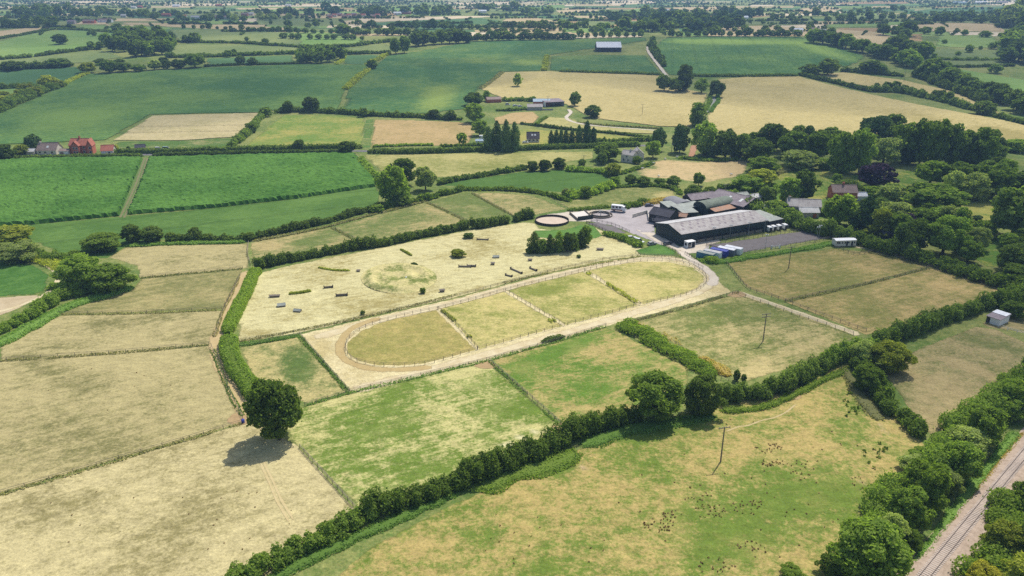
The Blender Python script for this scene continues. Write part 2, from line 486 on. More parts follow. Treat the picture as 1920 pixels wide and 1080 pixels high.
def hedge_mesh(name, pts, w, h, mat, leaf, seed, lump=0.25, dens=1.6, wobble=0.15, round_=0.55, lump_len=4.0, gaps=0.0):
    """pts: world polyline"""
    P3 = np.array([[p.x, p.y, p.z] for p in pts])
    seg = np.diff(P3, axis=0); L = np.linalg.norm(seg, axis=1); S = np.concatenate([[0], np.cumsum(L)])
    tot = S[-1]
    r = np.random.default_rng(seed)
    area = tot * (w + 2 * h) * 0.9
    k = int(max(30, min(90000, area * dens / (leaf * leaf))))
    s = r.uniform(0, tot, k)
    if gaps > 0: s = s[hnoise(s / 6.0, seed + 3) > gaps]; k = len(s)
    def at(s):
        j = np.clip(np.searchsorted(S, s, 'right') - 1, 0, len(L) - 1)
        t = (s - S[j]) / np.maximum(L[j], 1e-6)
        c = P3[j] + seg[j] * t[:, None]
        d = seg[j] / np.maximum(L[j], 1e-6)[:, None]
        return c, np.stack([-d[:, 1], d[:, 0], np.zeros(len(s))], 1)
    def prof(s):
        endf = np.clip(np.minimum(s, tot - s) / (0.6 * w + 0.01), 0.25, 1) ** 0.5
        hh = h * (1 - lump / 2 + lump * (0.65 * hnoise(s / lump_len, seed) + 0.35 * hnoise(s / (lump_len * 0.37), seed + 1))) * endf
        ww = w * (1 - lump / 2 + lump * hnoise(s / (lump_len * 0.8), seed + 2)) * endf
        off = (hnoise(s / (lump_len * 2.2), seed + 5) - 0.5) * wobble * w
        return hh, ww, off
    c, nrm = at(s)
    hh, ww, off = prof(s)
    th = r.uniform(-0.10, math.pi + 0.10, k)
    ct, st = np.cos(th), np.maximum(np.sin(th), 0.0)
    e = round_
    cx = np.sign(ct) * np.abs(ct) ** e; sz = st ** e
    sh = 1 - np.abs(r.normal(0, 0.10, k))
    jit = r.normal(0, leaf * 0.25, (k, 3))
    pos = c + nrm * (cx * ww / 2 * sh + off)[:, None] + jit
    zz = sz * hh * sh
    low = r.uniform(0, 1, k) < 0.25
    zz = np.where(low, r.uniform(0, 1, k) * zz, zz)
    pos[:, 2] = c[:, 2] + np.maximum(zz + jit[:, 2], leaf * 0.15)
    nn = nrm * (cx * 0.9)[:, None]; nn[:, 2] += 0.15 + sz * 0.9
    q = leaf_quads(pos, nn, leaf, seed)
    # solid inner growth
    st_ = max(leaf * 2.2, 1.2)
    m = max(2, int(tot / st_))
    ss = np.linspace(0.02 * tot, 0.98 * tot, m)
    if gaps > 0: core = None
    else:
        cc, nc = at(ss); h2, w2, o2 = prof(ss)
        cv = []
        for i in range(m):
            for a, b in ((-.32, 0.0), (-.32, .5), (-.2, .72), (.2, .72), (.32, .5), (.32, 0.0)):
                p = cc[i] + nc[i] * (a * w2[i] + o2[i]); cv.append((p[0], p[1], cc[i][2] + b * h2[i]))
        cf = [(i * 6 + j, (i + 1) * 6 + j, (i + 1) * 6 + j + 1, i * 6 + j + 1) for i in range(m - 1) for j in range(5)]
        cf += [tuple(range(6))[::-1], tuple(range((m - 1) * 6, m * 6))]
        core = (cv, cf)
    return quads_to_mesh(name, q, mat, core, seed)
def clump_hedge_mesh(name, pts, w, h, mat, leaf, seed, lump, dens):
    """a hedge of separate bushes grown together along a polyline"""
    P3 = np.array([[p.x, p.y, p.z] for p in pts])
    seg = np.diff(P3, axis=0); L = np.linalg.norm(seg, axis=1); S = np.concatenate([[0], np.cumsum(L)]); tot = S[-1]
    r = np.random.default_rng(seed)
    cl = []
    s = 0.2 * w
    while s < tot:
        j = min(max(np.searchsorted(S, s, 'right') - 1, 0), len(L) - 1)
        c = P3[j] + seg[j] * ((s - S[j]) / max(L[j], 1e-6)); d = seg[j] / max(L[j], 1e-6)
        nrm = np.array([-d[1], d[0], 0])
        for _ in range(3):
            k = 0.78 + 0.5 * float(hnoise(np.array([s / 9.0]), seed)[0]) + lump * r.normal(0, 0.5)
            k = float(np.clip(k, 0.45, 1.7))
            rad = w * r.uniform(0.17, 0.36) * (0.6 + 0.4 * k)
            off = r.uniform(-1, 1) * max(0.0, w * 0.5 - rad * 0.75) + (float(hnoise(np.array([s / 14.0]), seed + 7)[0]) - .5) * w * .35
            hh = h * k * r.uniform(0.75, 1.08)
            cc = c + nrm * off + d * r.uniform(-.5, .5) * w * 0.4
            cl.append((np.array([cc[0], cc[1], c[2] + hh * 0.46]), rad, hh * 0.54))
        s += w * r.uniform(0.18, 0.34)
    A = np.array([2 * math.pi * c[1] * (c[1] + c[2]) for c in cl])
    k = int(max(40, min(90000, A.sum() * 0.5 * dens / (leaf * leaf))))
    idx = r.choice(len(cl), k, p=A / A.sum())
    C = np.array([c[0] for c in cl])[idx]; ra = np.array([c[1] for c in cl])[idx]; rz = np.array([c[2] for c in cl])[idx]
    d = r.normal(0, 1, (k, 3)); d[:, 2] = d[:, 2] * 0.9 + 0.35
    d /= np.linalg.norm(d, axis=1, keepdims=True)
    sh = 1 - np.abs(r.normal(0, 0.12, k)) + np.maximum(0, r.normal(-0.10, 0.16, k))
    pos = C + d * np.stack([ra * sh, ra * sh, rz * sh], 1)
    gz = C[:, 2] - rz * 0.85
    pos[:, 2] = np.maximum(pos[:, 2], gz)
    q = leaf_quads(pos, d + np.array([0, 0, 0.2]), leaf, seed)
    cv, cf = [], []
    for c, a, b in cl:
        v, f = ico((0, 0, 0), 1.0)
        v = v * np.array([a * 0.62, a * 0.62, b * 0.66]) + c
        v[:, 2] = np.maximum(v[:, 2], c[2] - b * 0.84)
        n0 = len(cv); cv += list(v); cf += [tuple(i + n0 for i in t) for t in f]
    return quads_to_mesh(name, q, mat, (cv, cf), seed)
HSEED = [100]
def hedge(path, w, h, label, mat='leaf_mid', lump=0.25, leaf=None, name='hedge', cat='hedge', dens=1.6, kind=None, group=None, smooth=True, zoff=0.0, lump_len=4.0, gaps=0.0, round_=0.55):
    HSEED[0] += 1
    pts = resample(GP(path, zoff, smooth), 3.0)
    for p in pts: p.z = terrain(p.y) + zoff
    d = min(depth(p) for p in pts) * 0.6 + max(depth(p) for p in pts) * 0.4
    if leaf is None: leaf = max(0.34, d * 0.0016)
    if lump >= 0.29 and kind is None and gaps == 0 and h > 1.3: me = clump_hedge_mesh(name, pts, w, h, M[mat], leaf, HSEED[0], lump, dens)
    else: me = hedge_mesh(name, pts, w, h, M[mat], leaf, HSEED[0], lump, dens, lump_len=lump_len, gaps=gaps, round_=round_)
    o = link(name, me)
    return tag(o, label, cat, group, kind)

def ico(center, rad, sq=1.0):
    t = (1 + 5 ** 0.5) / 2
    v = np.array([(-1, t, 0), (1, t, 0), (-1, -t, 0), (1, -t, 0), (0, -1, t), (0, 1, t), (0, -1, -t), (0, 1, -t), (t, 0, -1), (t, 0, 1), (-t, 0, -1), (-t, 0, 1)], float)
    v /= np.linalg.norm(v[0])
    f = [(0, 11, 5), (0, 5, 1), (0, 1, 7), (0, 7, 10), (0, 10, 11), (1, 5, 9), (5, 11, 4), (11, 10, 2), (10, 7, 6), (7, 1, 8), (3, 9, 4), (3, 4, 2), (3, 2, 6), (3, 6, 8), (3, 8, 9), (4, 9, 5), (2, 4, 11), (6, 2, 10), (8, 6, 7), (9, 8, 1)]
    return v * np.array([rad, rad, rad * sq]) + np.array(center), f
PROTO = {}
def crown_points(kind, seed, n, leaf):
    r = np.random.default_rng(seed)
    cl = []                                          # clumps: centre, radius, squash
    if kind in ('oak', 'bush', 'ash'):
        cz, rz, lo = (0.53, 0.46, -0.92) if kind != 'bush' else (0.44, 0.48, -0.9)
        lob = r.uniform(0.78, 1.12, 7)
        m = 44 if kind != 'bush' else 34
        for i in range(m):
            z = lo + (1 - lo) * (i + 0.5) / m
            z = np.clip(z + r.normal(0, 0.08), -0.95, 0.98)
            a = i * 2.39996 + r.normal(0, 0.35)
            rr = math.sqrt(max(0, 1 - z * z))
            rr *= r.uniform(0.72, 1.08) * lob[int((a % 6.2832) / 6.2832 * 7) % 7]
            k = 0.36
            c = np.array([k * rr * math.cos(a), k * rr * math.sin(a), cz + rz * 0.76 * z])
            cl.append((c * np.array([1.0, 1.0, 1.0]) , r.uniform(0.07, 0.165), r.uniform(0.6, 0.9)))
        cl.append((np.array([0, 0, cz]), 0.28, rz / 0.40))
    elif kind == 'tall':
        for i in range(22):
            z = (i + 0.5) / 22
            a = i * 2.4 + r.normal(0, 0.4)
            k = 0.33 * (math.sin(math.pi * (0.12 + 0.83 * z)) ** 0.7) * r.uniform(0.7, 1.1)
            cl.append((np.array([k * math.cos(a), k * math.sin(a), 0.10 + 0.82 * z]), r.uniform(0.13, 0.20), r.uniform(0.55, 0.75)))
        for z in (0.3, 0.5, 0.7): cl.append((np.array([0, 0, z]), 0.28 - 0.1 * abs(z - 0.5), 0.7))
    elif kind == 'conifer':
        for i in range(34):
            z = (i + 0.5) / 34
            k = 0.42 * (1 - z) ** 0.75 * r.uniform(0.75, 1.1)
            a = i * 2.4
            cl.append((np.array([k * math.cos(a), k * math.sin(a), 0.07 + 0.88 * z]), 0.05 + 0.13 * (1 - z) ** 0.7, 0.62))
            if i % 3 == 0: cl.append((np.array([0, 0, 0.07 + 0.88 * z]), 0.04 + 0.30 * (1 - z), 0.6))
    elif kind == 'cypress':
        for i in range(26):
            z = (i + 0.5) / 26
            k = 0.27 * min(1, (1 - z) * 2.6) ** 0.8 * r.uniform(0.7, 1.15)
            a = i * 2.4
            cl.append((np.array([k * math.cos(a), k * math.sin(a), 0.04 + 0.90 * z]), (0.10 + 0.10 * (1 - z)), 0.75))
            if i % 4 == 0: cl.append((np.array([0, 0, 0.05 + 0.85 * z]), 0.28 * min(1, (1 - z) * 2.2), 0.6))
    elif kind == 'cedar':
        for i in range(30):
            lay = i % 6; z = 0.14 + 0.82 * lay / 6 + r.normal(0, 0.015)
            a = i * 2.4; k = (0.40 * (1 - 0.72 * (z - 0.1))) * r.uniform(0.45, 1.0)
            cl.append((np.array([k * math.cos(a), k * math.sin(a), z]), r.uniform(0.12, 0.19), 0.34))
        cl.append((np.array([0, 0, 0.5]), 0.2, 1.9))
    elif kind == 'willow':
        for i in range(26):
            z = -0.5 + 1.45 * (i + 0.5) / 26
            a = i * 2.4; rr = math.sqrt(max(0.05, 1 - z * z)) if z > 0 else 1.0
            k = 0.33 * rr * r.uniform(0.75, 1.1)
            cl.append((np.array([k * math.cos(a), k * math.sin(a), 0.50 + 0.42 * z]), r.uniform(0.12, 0.19), 1.15))
        cl.append((np.array([0, 0, 0.5]), 0.3, 1.2))
    w = np.array([c[1] ** 2 for c in cl]); w /= w.sum()
    idx = r.choice(len(cl), n, p=w)
    C = np.array([c[0] for c in cl])[idx]; rad = np.array([c[1] for c in cl])[idx]; sq = np.array([c[2] for c in cl])[idx]
    d = r.normal(0, 1, (n, 3)); d /= np.linalg.norm(d, axis=1, keepdims=True)
    mid = np.array([0, 0, 0.5])
    out = C - mid; ol = np.linalg.norm(out, axis=1, keepdims=True); out = out / (ol + 1e-6)
    d = d + out * 0.55; d[:, 2] += 0.12
    d /= np.linalg.norm(d, axis=1, keepdims=True)
    sh = (1 - np.abs(r.normal(0, 0.16, n))) + np.maximum(0, r.normal(-0.12, 0.20, n))
    pos = C + d * (rad * sh)[:, None] * np.stack([np.ones(n), np.ones(n), sq], 1)
    pos[:, 2] = np.maximum(pos[:, 2], 0.015)
    cores = []
    cf = []; cv = []
    for c, ra, s_ in cl:
        v, f = ico(c, ra * 0.42, s_)
        v[:, 2] = np.maximum(v[:, 2], 0.01)
        b = len(cv); cv += list(v); cf += [tuple(i + b for i in t) for t in f]
    return pos, d, (cv, cf), cl
LODS = {0: (9000, 0.031), 1: (3200, 0.050), 2: (800, 0.10)}
def trunk_mesh(kind, cl, seed, mat):
    mb = MB()
    top = 0.55 if kind in ('oak', 'ash', 'willow') else (0.2 if kind == 'bush' else 0.8)
    rb = {'oak': 0.034, 'ash': 0.028, 'willow': 0.035, 'bush': 0.02}.get(kind, 0.026)
    mb.cyl((0, 0, -0.01), (0.01, 0.0, top * 0.5), rb, rb * 0.75, 7)
    mb.cyl((0.01, 0, top * 0.5), (0, 0.01, top), rb * 0.75, rb * 0.35, 7)
    if kind in ('oak', 'ash', 'willow', 'bush'):
        for i in range(0, len(cl) - 1, 4):
            c = cl[i][0]
            mb.cyl((0, 0, top * (0.35 + 0.02 * i)), tuple(c * 0.9 + np.array([0, 0, 0.02])), rb * 0.4, rb * 0.12, 5)
    mb.smooth = True
    return mesh_py('trunk', mb.v, mb.f, mat)
def proto(kind, leafmat, lod, seed, bark='bark'):
    key = (kind, leafmat, lod, seed, bark)
    if key not in PROTO:
        n, lf = LODS[lod]
        if kind in ('conifer', 'cypress'): lf *= 0.85
        asp = 2.2 if kind == 'willow' else 1.0
        gk = (kind, lod, seed)
        if gk not in PROTO: PROTO[gk] = crown_points(kind, seed * 31 + 5, n, lf)
        pos, d, core, cl = PROTO[gk]
        q = leaf_quads(pos, d, lf, seed, asp)
        PROTO[key] = (quads_to_mesh('crown', q, M[leafmat], core, seed), trunk_mesh(kind, cl, seed, M[bark]))
    return PROTO[key]
TREE_N = [0]
trng = random.Random(11)
def T(x0, x1, yt, yb, kind='oak', leaf='leaf_mid', label=None, group=None, name=None, cat='tree', lod=None, bark='bark', h=None):
    """a tree whose crown fills columns x0..x1 and rows yt..yb of the photograph"""
    cx = (x0 + x1) / 2
    g0 = P(cx, yb)
    sinA = CAM_H / max(1.0, g0.y * 1.03) if g0.y < 700 else (CAM_H - g0.z) / g0.y
    sinA = math.sin(math.atan(sinA)); cosA = math.sqrt(1 - sinA * sinA)
    wpx = x1 - x0
    base = P(cx, yb - 0.30 * wpx * sinA)
    k = mpp(base)
    w = wpx * k * 1.03
    if h is None:
        h = ((yb - 0.30 * wpx * sinA - yt) * k - 0.22 * w * sinA) / max(0.35, cosA)
        h = max(h, 0.42 * w)
    d = depth(base)
    if lod is None: lod = 0 if d < 330 else (1 if d < 800 else 2)
    nm = name or {'bush': 'bush', 'conifer': 'conifer_tree', 'cypress': 'cypress_tree', 'cedar': 'cedar_tree', 'willow': 'willow_tree'}.get(kind, 'broadleaf_tree')
    if label and len(label.split()) > 16: label = label.replace(' from the left', ' from left').replace('dark tree', 'tree', 1)
    QUEUE.append((wpx * max(wpx * 0.5, yb - yt), nm, kind, leaf, label, group, cat, lod, bark, base, w, h, trng.uniform(0, 6.28)))
QUEUE = []
def plant_all(limit=290, extra=()):
    """the largest trees of a kind each as a thing with crown and trunk; the many small far ones as one mass"""
    count = {}
    rest = list(extra)
    for t in sorted(QUEUE, key=lambda t: -t[0]):
        count[t[1]] = count.get(t[1], 0) + 1
        if count[t[1]] > limit: rest.append(t); continue
        _, nm, kind, leaf, label, group, cat, lod, bark, base, w, h, rz = t
        TREE_N[0] += 1
        crown, trunk = proto(kind, leaf, lod, TREE_N[0] % (3 if lod < 2 else 4) + 1, bark)
        root = thing(nm, label, cat, base, rz, group, (w, w, h))
        link('crown', crown, root); link('trunk', trunk, root)
    if rest:
        co, tint, mi = [], [], []
        names = sorted(set(t[3] for t in rest))
        r = np.random.default_rng(3)
        for i, t in enumerate(rest):
            _, nm, kind, leaf, label, group, cat, lod, bark, base, w, h, rz = t
            key = ('far', kind, i % 4)
            if key not in PROTO:
                pos, d, core, cl = crown_points(kind, 50 + i % 4, 170, 0.16)
                PROTO[key] = leaf_quads(pos, d, 0.17, i % 4)
            q = PROTO[key]
            ca, sa = math.cos(rz), math.sin(rz)
            x = q[..., 0] * ca - q[..., 1] * sa; y = q[..., 0] * sa + q[..., 1] * ca
            co.append(np.stack([x * w + base.x, y * w + base.y, q[..., 2] * h + base.z], -1))
            b_ = r.uniform(-0.2, 0.2)
            tint.append(np.clip(r.normal(0.42 + b_, 0.25, len(q)), 0, 1)); mi.append(np.full(len(q), names.index(leaf)))
        q = np.concatenate(co)
        me = quads_to_mesh('distant_trees', q, M[names[0]])
        me.attributes['tint'].data.foreach_set('value', np.concatenate(tint).astype(np.float32))
        for n_ in names[1:]: me.materials.append(M[n_])
        me.polygons.foreach_set('material_index', np.concatenate(mi).astype(np.int32))
        tag(link('distant_trees', me), 'mass of small dark trees and hedgerows in the far country', 'trees', None, 'stuff')
ORD = ['first', 'second', 'third', 'fourth', 'fifth', 'sixth', 'seventh', 'eighth', 'ninth', 'tenth', 'eleventh', 'twelfth', 'thirteenth', 'fourteenth', 'fifteenth', 'sixteenth', 'seventeenth', 'eighteenth', 'nineteenth', 'twentieth']
def ordn(i):
    if i < 20: return ORD[i]
    return '%d%s' % (i + 1, {1: 'st', 2: 'nd', 3: 'rd'}.get((i + 1) % 10, 'th'))
def row(path, n, wr, desc, group, kinds=('oak',), leaves=('leaf_dark',), asp=(0.75, 1.05), cat='tree', adj='dark tree', jit=0.25, shared=False):
    """n trees standing along a line of the photograph, left to right"""
    pts = [Vector((a, b)) for a, b in path]
    L = [0]
    for a, b in zip(pts[:-1], pts[1:]): L.append(L[-1] + (b - a).length)
    out = []
    for i in range(n):
        s = (i + 0.5 + trng.uniform(-jit, jit)) / n * L[-1]
        j = max(k for k in range(len(L)) if L[k] <= s + 1e-9); j = min(j, len(pts) - 2)
        p = pts[j].lerp(pts[j + 1], (s - L[j]) / max(1e-6, L[j + 1] - L[j]))
        out.append(p)
    out.sort(key=lambda p: p.x)
    for i, p in enumerate(out):
        w = trng.uniform(*wr); a = trng.uniform(*asp)
        lab = ('%s in %s' % (adj, desc)) if shared else ('%s in %s, %s from the left' % (adj, desc, ordn(i)))
        k = kinds[trng.randrange(len(kinds))]
        T(p.x - w / 2, p.x + w / 2, p.y - w * a, p.y, k, leaves[trng.randrange(len(leaves))], lab, group, cat=cat)
def wood(box_or_poly, n, wr, desc, group, leaves=('leaf_dark',), asp=(0.75, 1.0), adj='dark tree', kinds=('oak',)):
    """n trees spread over an area of the photograph, far ones first"""
    r = random.Random(n * 7 + int(box_or_poly[0][0]))
    xs = [p[0] for p in box_or_poly]; ys = [p[1] for p in box_or_poly]
    pts = []
    tries = 0
    while len(pts) < n and tries < 5000:
        tries += 1
        x, y = r.uniform(min(xs), max(xs)), r.uniform(min(ys), max(ys))
        if not pip(box_or_poly, np.array([x]), np.array([y]))[0]: continue
        if any(abs(x - a) < wr[0] * 0.38 and abs(y - b) < wr[0] * 0.16 for a, b in pts): continue
        pts.append((x, y))
    for i, (x, y) in enumerate(sorted(pts)):
        w = r.uniform(*wr); a = r.uniform(*asp)
        T(x - w / 2, x + w / 2, y - w * a, y, kinds[r.randrange(len(kinds))], leaves[r.randrange(len(leaves))], adj + ' in ' + desc + ', ' + ordn(i) + ' from the left', group)

# ------------------------------------------------------------------ fences
POSTS = {}
def fence(path, label, h=1.25, rails=2, spacing=3.0, mat='wood_grey', smooth=True, thick=0.10, group=None, cat='fence', name='fence'):
    pts = resample(GP(path, 0, smooth), 1.0)
    S = [0.0]
    for a, b in zip(pts[:-1], pts[1:]): S.append(S[-1] + (b - a).length)
    tot = S[-1]
    n = max(1, round(tot / spacing)); n = min(n, 280)
    root = thing(name, label, cat, pts[0], 0, group)
    o0 = pts[0]
    key = (h, thick, mat)
    if key not in POSTS:
        mb = MB(); t = thick / 2
        mb.box(-t, t, -t, t, -0.1, h - 0.04)
        mb.add([(-t, -t, h - .04), (t, -t, h - .04), (t, t, h - .04), (-t, t, h - .04), (0, 0, h + .03)], [(0, 1, 4), (1, 2, 4), (2, 3, 4), (3, 0, 4)])
        POSTS[key] = mesh_py('post', mb.v, mb.f, M[mat])
    def at(s):
        j = 0
        import bisect
        j = min(max(bisect.bisect_right(S, s) - 1, 0), len(pts) - 2)
        return pts[j].lerp(pts[j + 1], (s - S[j]) / max(1e-6, S[j + 1] - S[j])), (pts[j + 1] - pts[j]).normalized()
    fr = random.Random(int(tot * 10))
    for i in range(n + 1):
        p, d = at(tot * i / n)
        o = link('post', POSTS[key], root)
        o.location = (p.x - o0.x, p.y - o0.y, terrain(p.y) - o0.z)
        o.rotation_euler = (fr.uniform(-.04, .04), fr.uniform(-.04, .04), math.atan2(d.y, d.x))
        o.scale = (1, 1, fr.uniform(0.92, 1.08))
    for k in range(rails):
        z = h * (0.92 - k * (0.75 / max(1, rails)))
        vs, fs = [], []
        m = max(2, n + 1)
        for i in range(m):
            p, d = at(tot * i / (m - 1))
            nr = Vector((-d.y, d.x, 0)) * 0.022
            q = p - o0; zz = terrain(p.y) - o0.z + z + fr.uniform(-0.03, 0.03)
            side = Vector((-d.y, d.x, 0)) * (thick / 2 + 0.036)
            for sgn, dz in ((-1, -.035), (1, -.035), (1, .035), (-1, .035)):
                a = q + side + nr * sgn; vs.append((a.x, a.y, zz + dz))
        for i in range(m - 1):
            for j in range(4):
                fs.append((i * 4 + j, i * 4 + (j + 1) % 4, i * 4 + 4 + (j + 1) % 4, i * 4 + 4 + j))
        fs += [(3, 2, 1, 0), tuple(range(m * 4 - 4, m * 4))]
        link('rail', mesh_py('rail', vs, fs, M[mat]), root)
    return root

# ------------------------------------------------------------------ the land
def ang(a, b):
    p, q = P(*a), P(*b)
    return math.atan2(q.y - p.y, q.x - p.x)
M['land'] = mat_field('land_grass', seen(150, 152, 88), seen(98, 122, 58), patch=0.02, contrast=1.1)
ys = [-400, 0, 200, 400, 600, 650] + list(range(670, 1521, 12)) + [1700, 2500, 4000, 7000, 14000]
xs = [-12000, -3000, -1000, -300, 0, 300, 1000, 3000, 12000]
vs = [(x, y, terrain(y)) for y in ys for x in xs]
nx = len(xs)
fs = [(j * nx + i, j * nx + i + 1, (j + 1) * nx + i + 1, (j + 1) * nx + i) for j in range(len(ys) - 1) for i in range(nx - 1)]
me = mesh_py('ground', vs, fs, M['land'])
at_ = me.attributes.new('lush', 'FLOAT', 'POINT'); at_.data.foreach_set('value', np.full(len(vs), 0.5, np.float32))
at_ = me.attributes.new('edge', 'FLOAT', 'POINT'); at_.data.foreach_set('value', np.full(len(vs), 2.0, np.float32))
tag(link('ground', me), 'rough grassland that the fields and hedges lie on, reaching to the horizon', 'ground', None, 'structure')

# ---- near paddocks
s1 = ang((0, 928), (455, 793))
M['f1'] = mat_field('dry_pasture_a', seen(206, 191, 138), seen(146, 136, 88), streak=s1, contrast=0.95, grain=1.0)
M['f2'] = mat_field('dry_pasture_b', seen(186, 172, 120), seen(128, 124, 76), streak=s1, contrast=1.0)
field('field', [(-160, 975), (0, 928), (455, 794), (480, 788), (562, 838), (672, 962), (590, 1030), (480, 1100), (380, 1160), (-260, 1160)], M['f1'],
      'pale dry paddock with tree shadow, nearest the bottom of the picture', base=0.25,
      lush=[(90, 960, 130, 50, 0.5, -15), (330, 850, 150, 30, 0.2, -15), (250, 1060, 120, 30, 0.25, -15), (60, 880, 60, 20, -.2)])
field('field', [(-120, 690), (0, 676), (395, 648), (410, 690), (452, 770), (455, 793), (0, 926), (-160, 972)], M['f2'],
      'dry brown paddock west of the trimmed hedge, above the nearest paddock', base=0.25,
      lush=[(180, 850, 120, 40, 0.35, -10), (60, 690, 90, 20, 0.4), (170, 720, 60, 30, 0.2)])
field('field', [(-60, 690), (0, 676), (0, 648), (60, 612), (105, 592), (416, 582), (418, 605), (394, 646)], M['f2'],
      'dry fawn paddock with faint green patches beside the curved bank', base=0.22,
      lush=[(190, 605, 60, 15, 0.45), (130, 650, 60, 14, 0.35), (320, 630, 80, 10, 0.25), (60, 672, 60, 10, 0.5)])
M['f4'] = mat_field('dry_pasture_c', seen(178, 164, 110), seen(128, 128, 76), streak=s1, contrast=0.8)
field('field', [(110, 590), (150, 572), (205, 555), (248, 542), (262, 522), (455, 505), (447, 528), (420, 580)], M['f4'],
      'olive dry paddock beside the big double-domed bush', base=0.5,
      lush=[(300, 545, 80, 14, 0.2), (410, 555, 40, 14, -0.45)])
field('field', [(262, 521), (258, 500), (204, 482), (238, 463), (300, 459), (466, 456), (468, 502), (455, 505)], M['f2'],
      'small tan paddock below the hedge with the dark bushes', base=0.2, lush=[(330, 490, 40, 8, 0.3)])
# strip of paddocks north of the long trimmed hedge
s2 = ang((480, 500), (876, 425))
M['strip'] = mat_field('strip_pasture', seen(186, 168, 114), seen(112, 126, 66), streak=s2, contrast=0.8)
field('field', [(472, 500), (470, 456), (500, 446), (622, 427), (676, 455), (560, 484)], M['strip'], 'narrow paddock north of the trimmed hedge, westernmost of four', base=0.5,
      lush=[(580, 455, 60, 14, 0.35, -15), (500, 460, 40, 12, -0.5)])
field('field', [(624, 427), (720, 399), (798, 380), (872, 414), (876, 420), (680, 455)], M['strip'], 'narrow paddock north of the trimmed hedge, second from the west', base=0.55,
      lush=[(720, 420, 50, 14, 0.2), (800, 410, 40, 14, 0.2)])
field('field', [(800, 379), (860, 364), (884, 362), (958, 404), (876, 414)], M['strip'], 'greenest narrow paddock north of the trimmed hedge, third from the west', base=0.95)
field('field', [(886, 362), (940, 362), (1000, 367), (1064, 392), (1000, 404), (960, 404)], M['strip'], 'narrow paddock north of the trimmed hedge, easternmost of four', base=0.35, lush=[(1010, 388, 60, 8, 0.3)])
# cross-country field
s3 = ang((448, 640), (860, 555))
M['cc'] = mat_field('cross_country_grass', seen(214, 203, 148), seen(168, 154, 96), bare=seen(122, 134, 62), streak=s3, contrast=0.95)
field('field', [(484, 512), (560, 494), (700, 467), (876, 432), (1000, 414), (1014, 428), (1062, 436), (1110, 424), (1150, 440), (1205, 466), (1262, 478), (1286, 490), (1200, 481), (1130, 490), (1000, 519),
                (860, 557), (700, 592), (560, 626), (446, 642), (448, 600), (462, 560)], M['cc'], 'bright dry field scattered with cross-country jumps', base=0.28,
      lush=[(560, 590, 90, 18, 0.3, -10), (700, 570, 120, 10, 0.25, -14), (540, 540, 80, 14, -0.5), (470, 620, 60, 10, .3)],
      bare=[(715, 538, 34, 7, 0.8), (760, 520, 50, 8, 0.4, -8), (700, 515, 14, 12, .4), (790, 524, 40, 5, 0.35, -12), (750, 495, 60, 3, .4, -8)])
# gallop track surround and infields
M['sand'] = mat_field('sandy_track', seen(228, 212, 162), seen(198, 180, 126), bare=seen(190, 166, 116), contrast=0.7, patch=0.05)
field('gallop_ground', [(562, 627), (700, 594), (860, 558), (1000, 520), (1130, 491), (1200, 483), (1290, 492), (1328, 508), (1352, 530), (1372, 548), (1250, 582), (1140, 612), (912, 678), (656, 735)],
      M['sand'], 'pale trodden ground and sandy gallop loop around the fenced infields', base=0.3, cat='track',
      lush=[(1350, 540, 40, 12, 0.4), (600, 650, 30, 30, 0.5)], bare=[(640, 660, 12, 24, .7, 20), (690, 690, 50, 8, .7, 10), (655, 632, 30, 6, 0.6, -40)])
M['inf1'] = mat_field('infield_brown', seen(192, 172, 106), seen(150, 146, 78), contrast=0.8)
M['inf2'] = mat_field('infield_pale', seen(206, 190, 122), seen(140, 146, 70), contrast=0.9)
field('infield', [(818, 581), (780, 588), (720, 601), (675, 621), (650, 643), (652, 664), (672, 678), (710, 685), (750, 686), (800, 681), (850, 668), (893, 656)], M['inf1'], 'browner fenced infield at the western round end of the gallop', base=0.5)
field('infield', [(824, 579), (944, 546), (1056, 611), (980, 632), (898, 655)], M['inf2'], 'pale fenced infield second from the western round end', base=0.35, lush=[(945, 590, 40, 14, 0.35), (850, 580, 20, 5, .5)])
field('infield', [(950, 544), (1000, 531), (1094, 509), (1198, 572), (1130, 592), (1062, 610)], M['inf2'], 'greener fenced infield third from the western round end', base=0.45, lush=[(1020, 545, 50, 12, 0.7, -10), (1110, 565, 40, 14, 0.15), (1060, 525, 40, 8, 0.3)])
field('infield', [(1100, 507), (1140, 498), (1200, 490), (1256, 491), (1298, 501), (1322, 518), (1318, 537), (1282, 553), (1206, 571)], M['inf2'], 'pale fenced infield at the eastern round end of the gallop', base=0.35, lush=[(1250, 518, 40, 8, 0.35), (1170, 550, 40, 8, 0.2)])
M['path'] = mat_surface('pale_dirt', seen(226, 210, 168), seen(196, 172, 122), 0.25, 0.2, soft=True)
ribbon('gallop_path', [(590, 634), (700, 603), (860, 565), (1000, 527), (1130, 497), (1200, 486), (1262, 486), (1302, 496), (1330, 514), (1328, 532), (1300, 551), (1210, 580), (1100, 613), (1000, 642), (905, 667), (800, 696), (700, 722), (665, 731)],
       5.2, M['path'], 'pale sandy path that loops round the fenced infields', 0.036)
ribbon('worn_path', [(712, 596), (660, 616), (638, 645), (645, 672), (690, 690), (750, 693), (810, 688)], 3.2, mat_surface('worn_earth', seen(198, 174, 118), seen(176, 150, 98), 0.4, 0.2, soft=True), 'worn brown curve round the western end of the infield', 0.038)
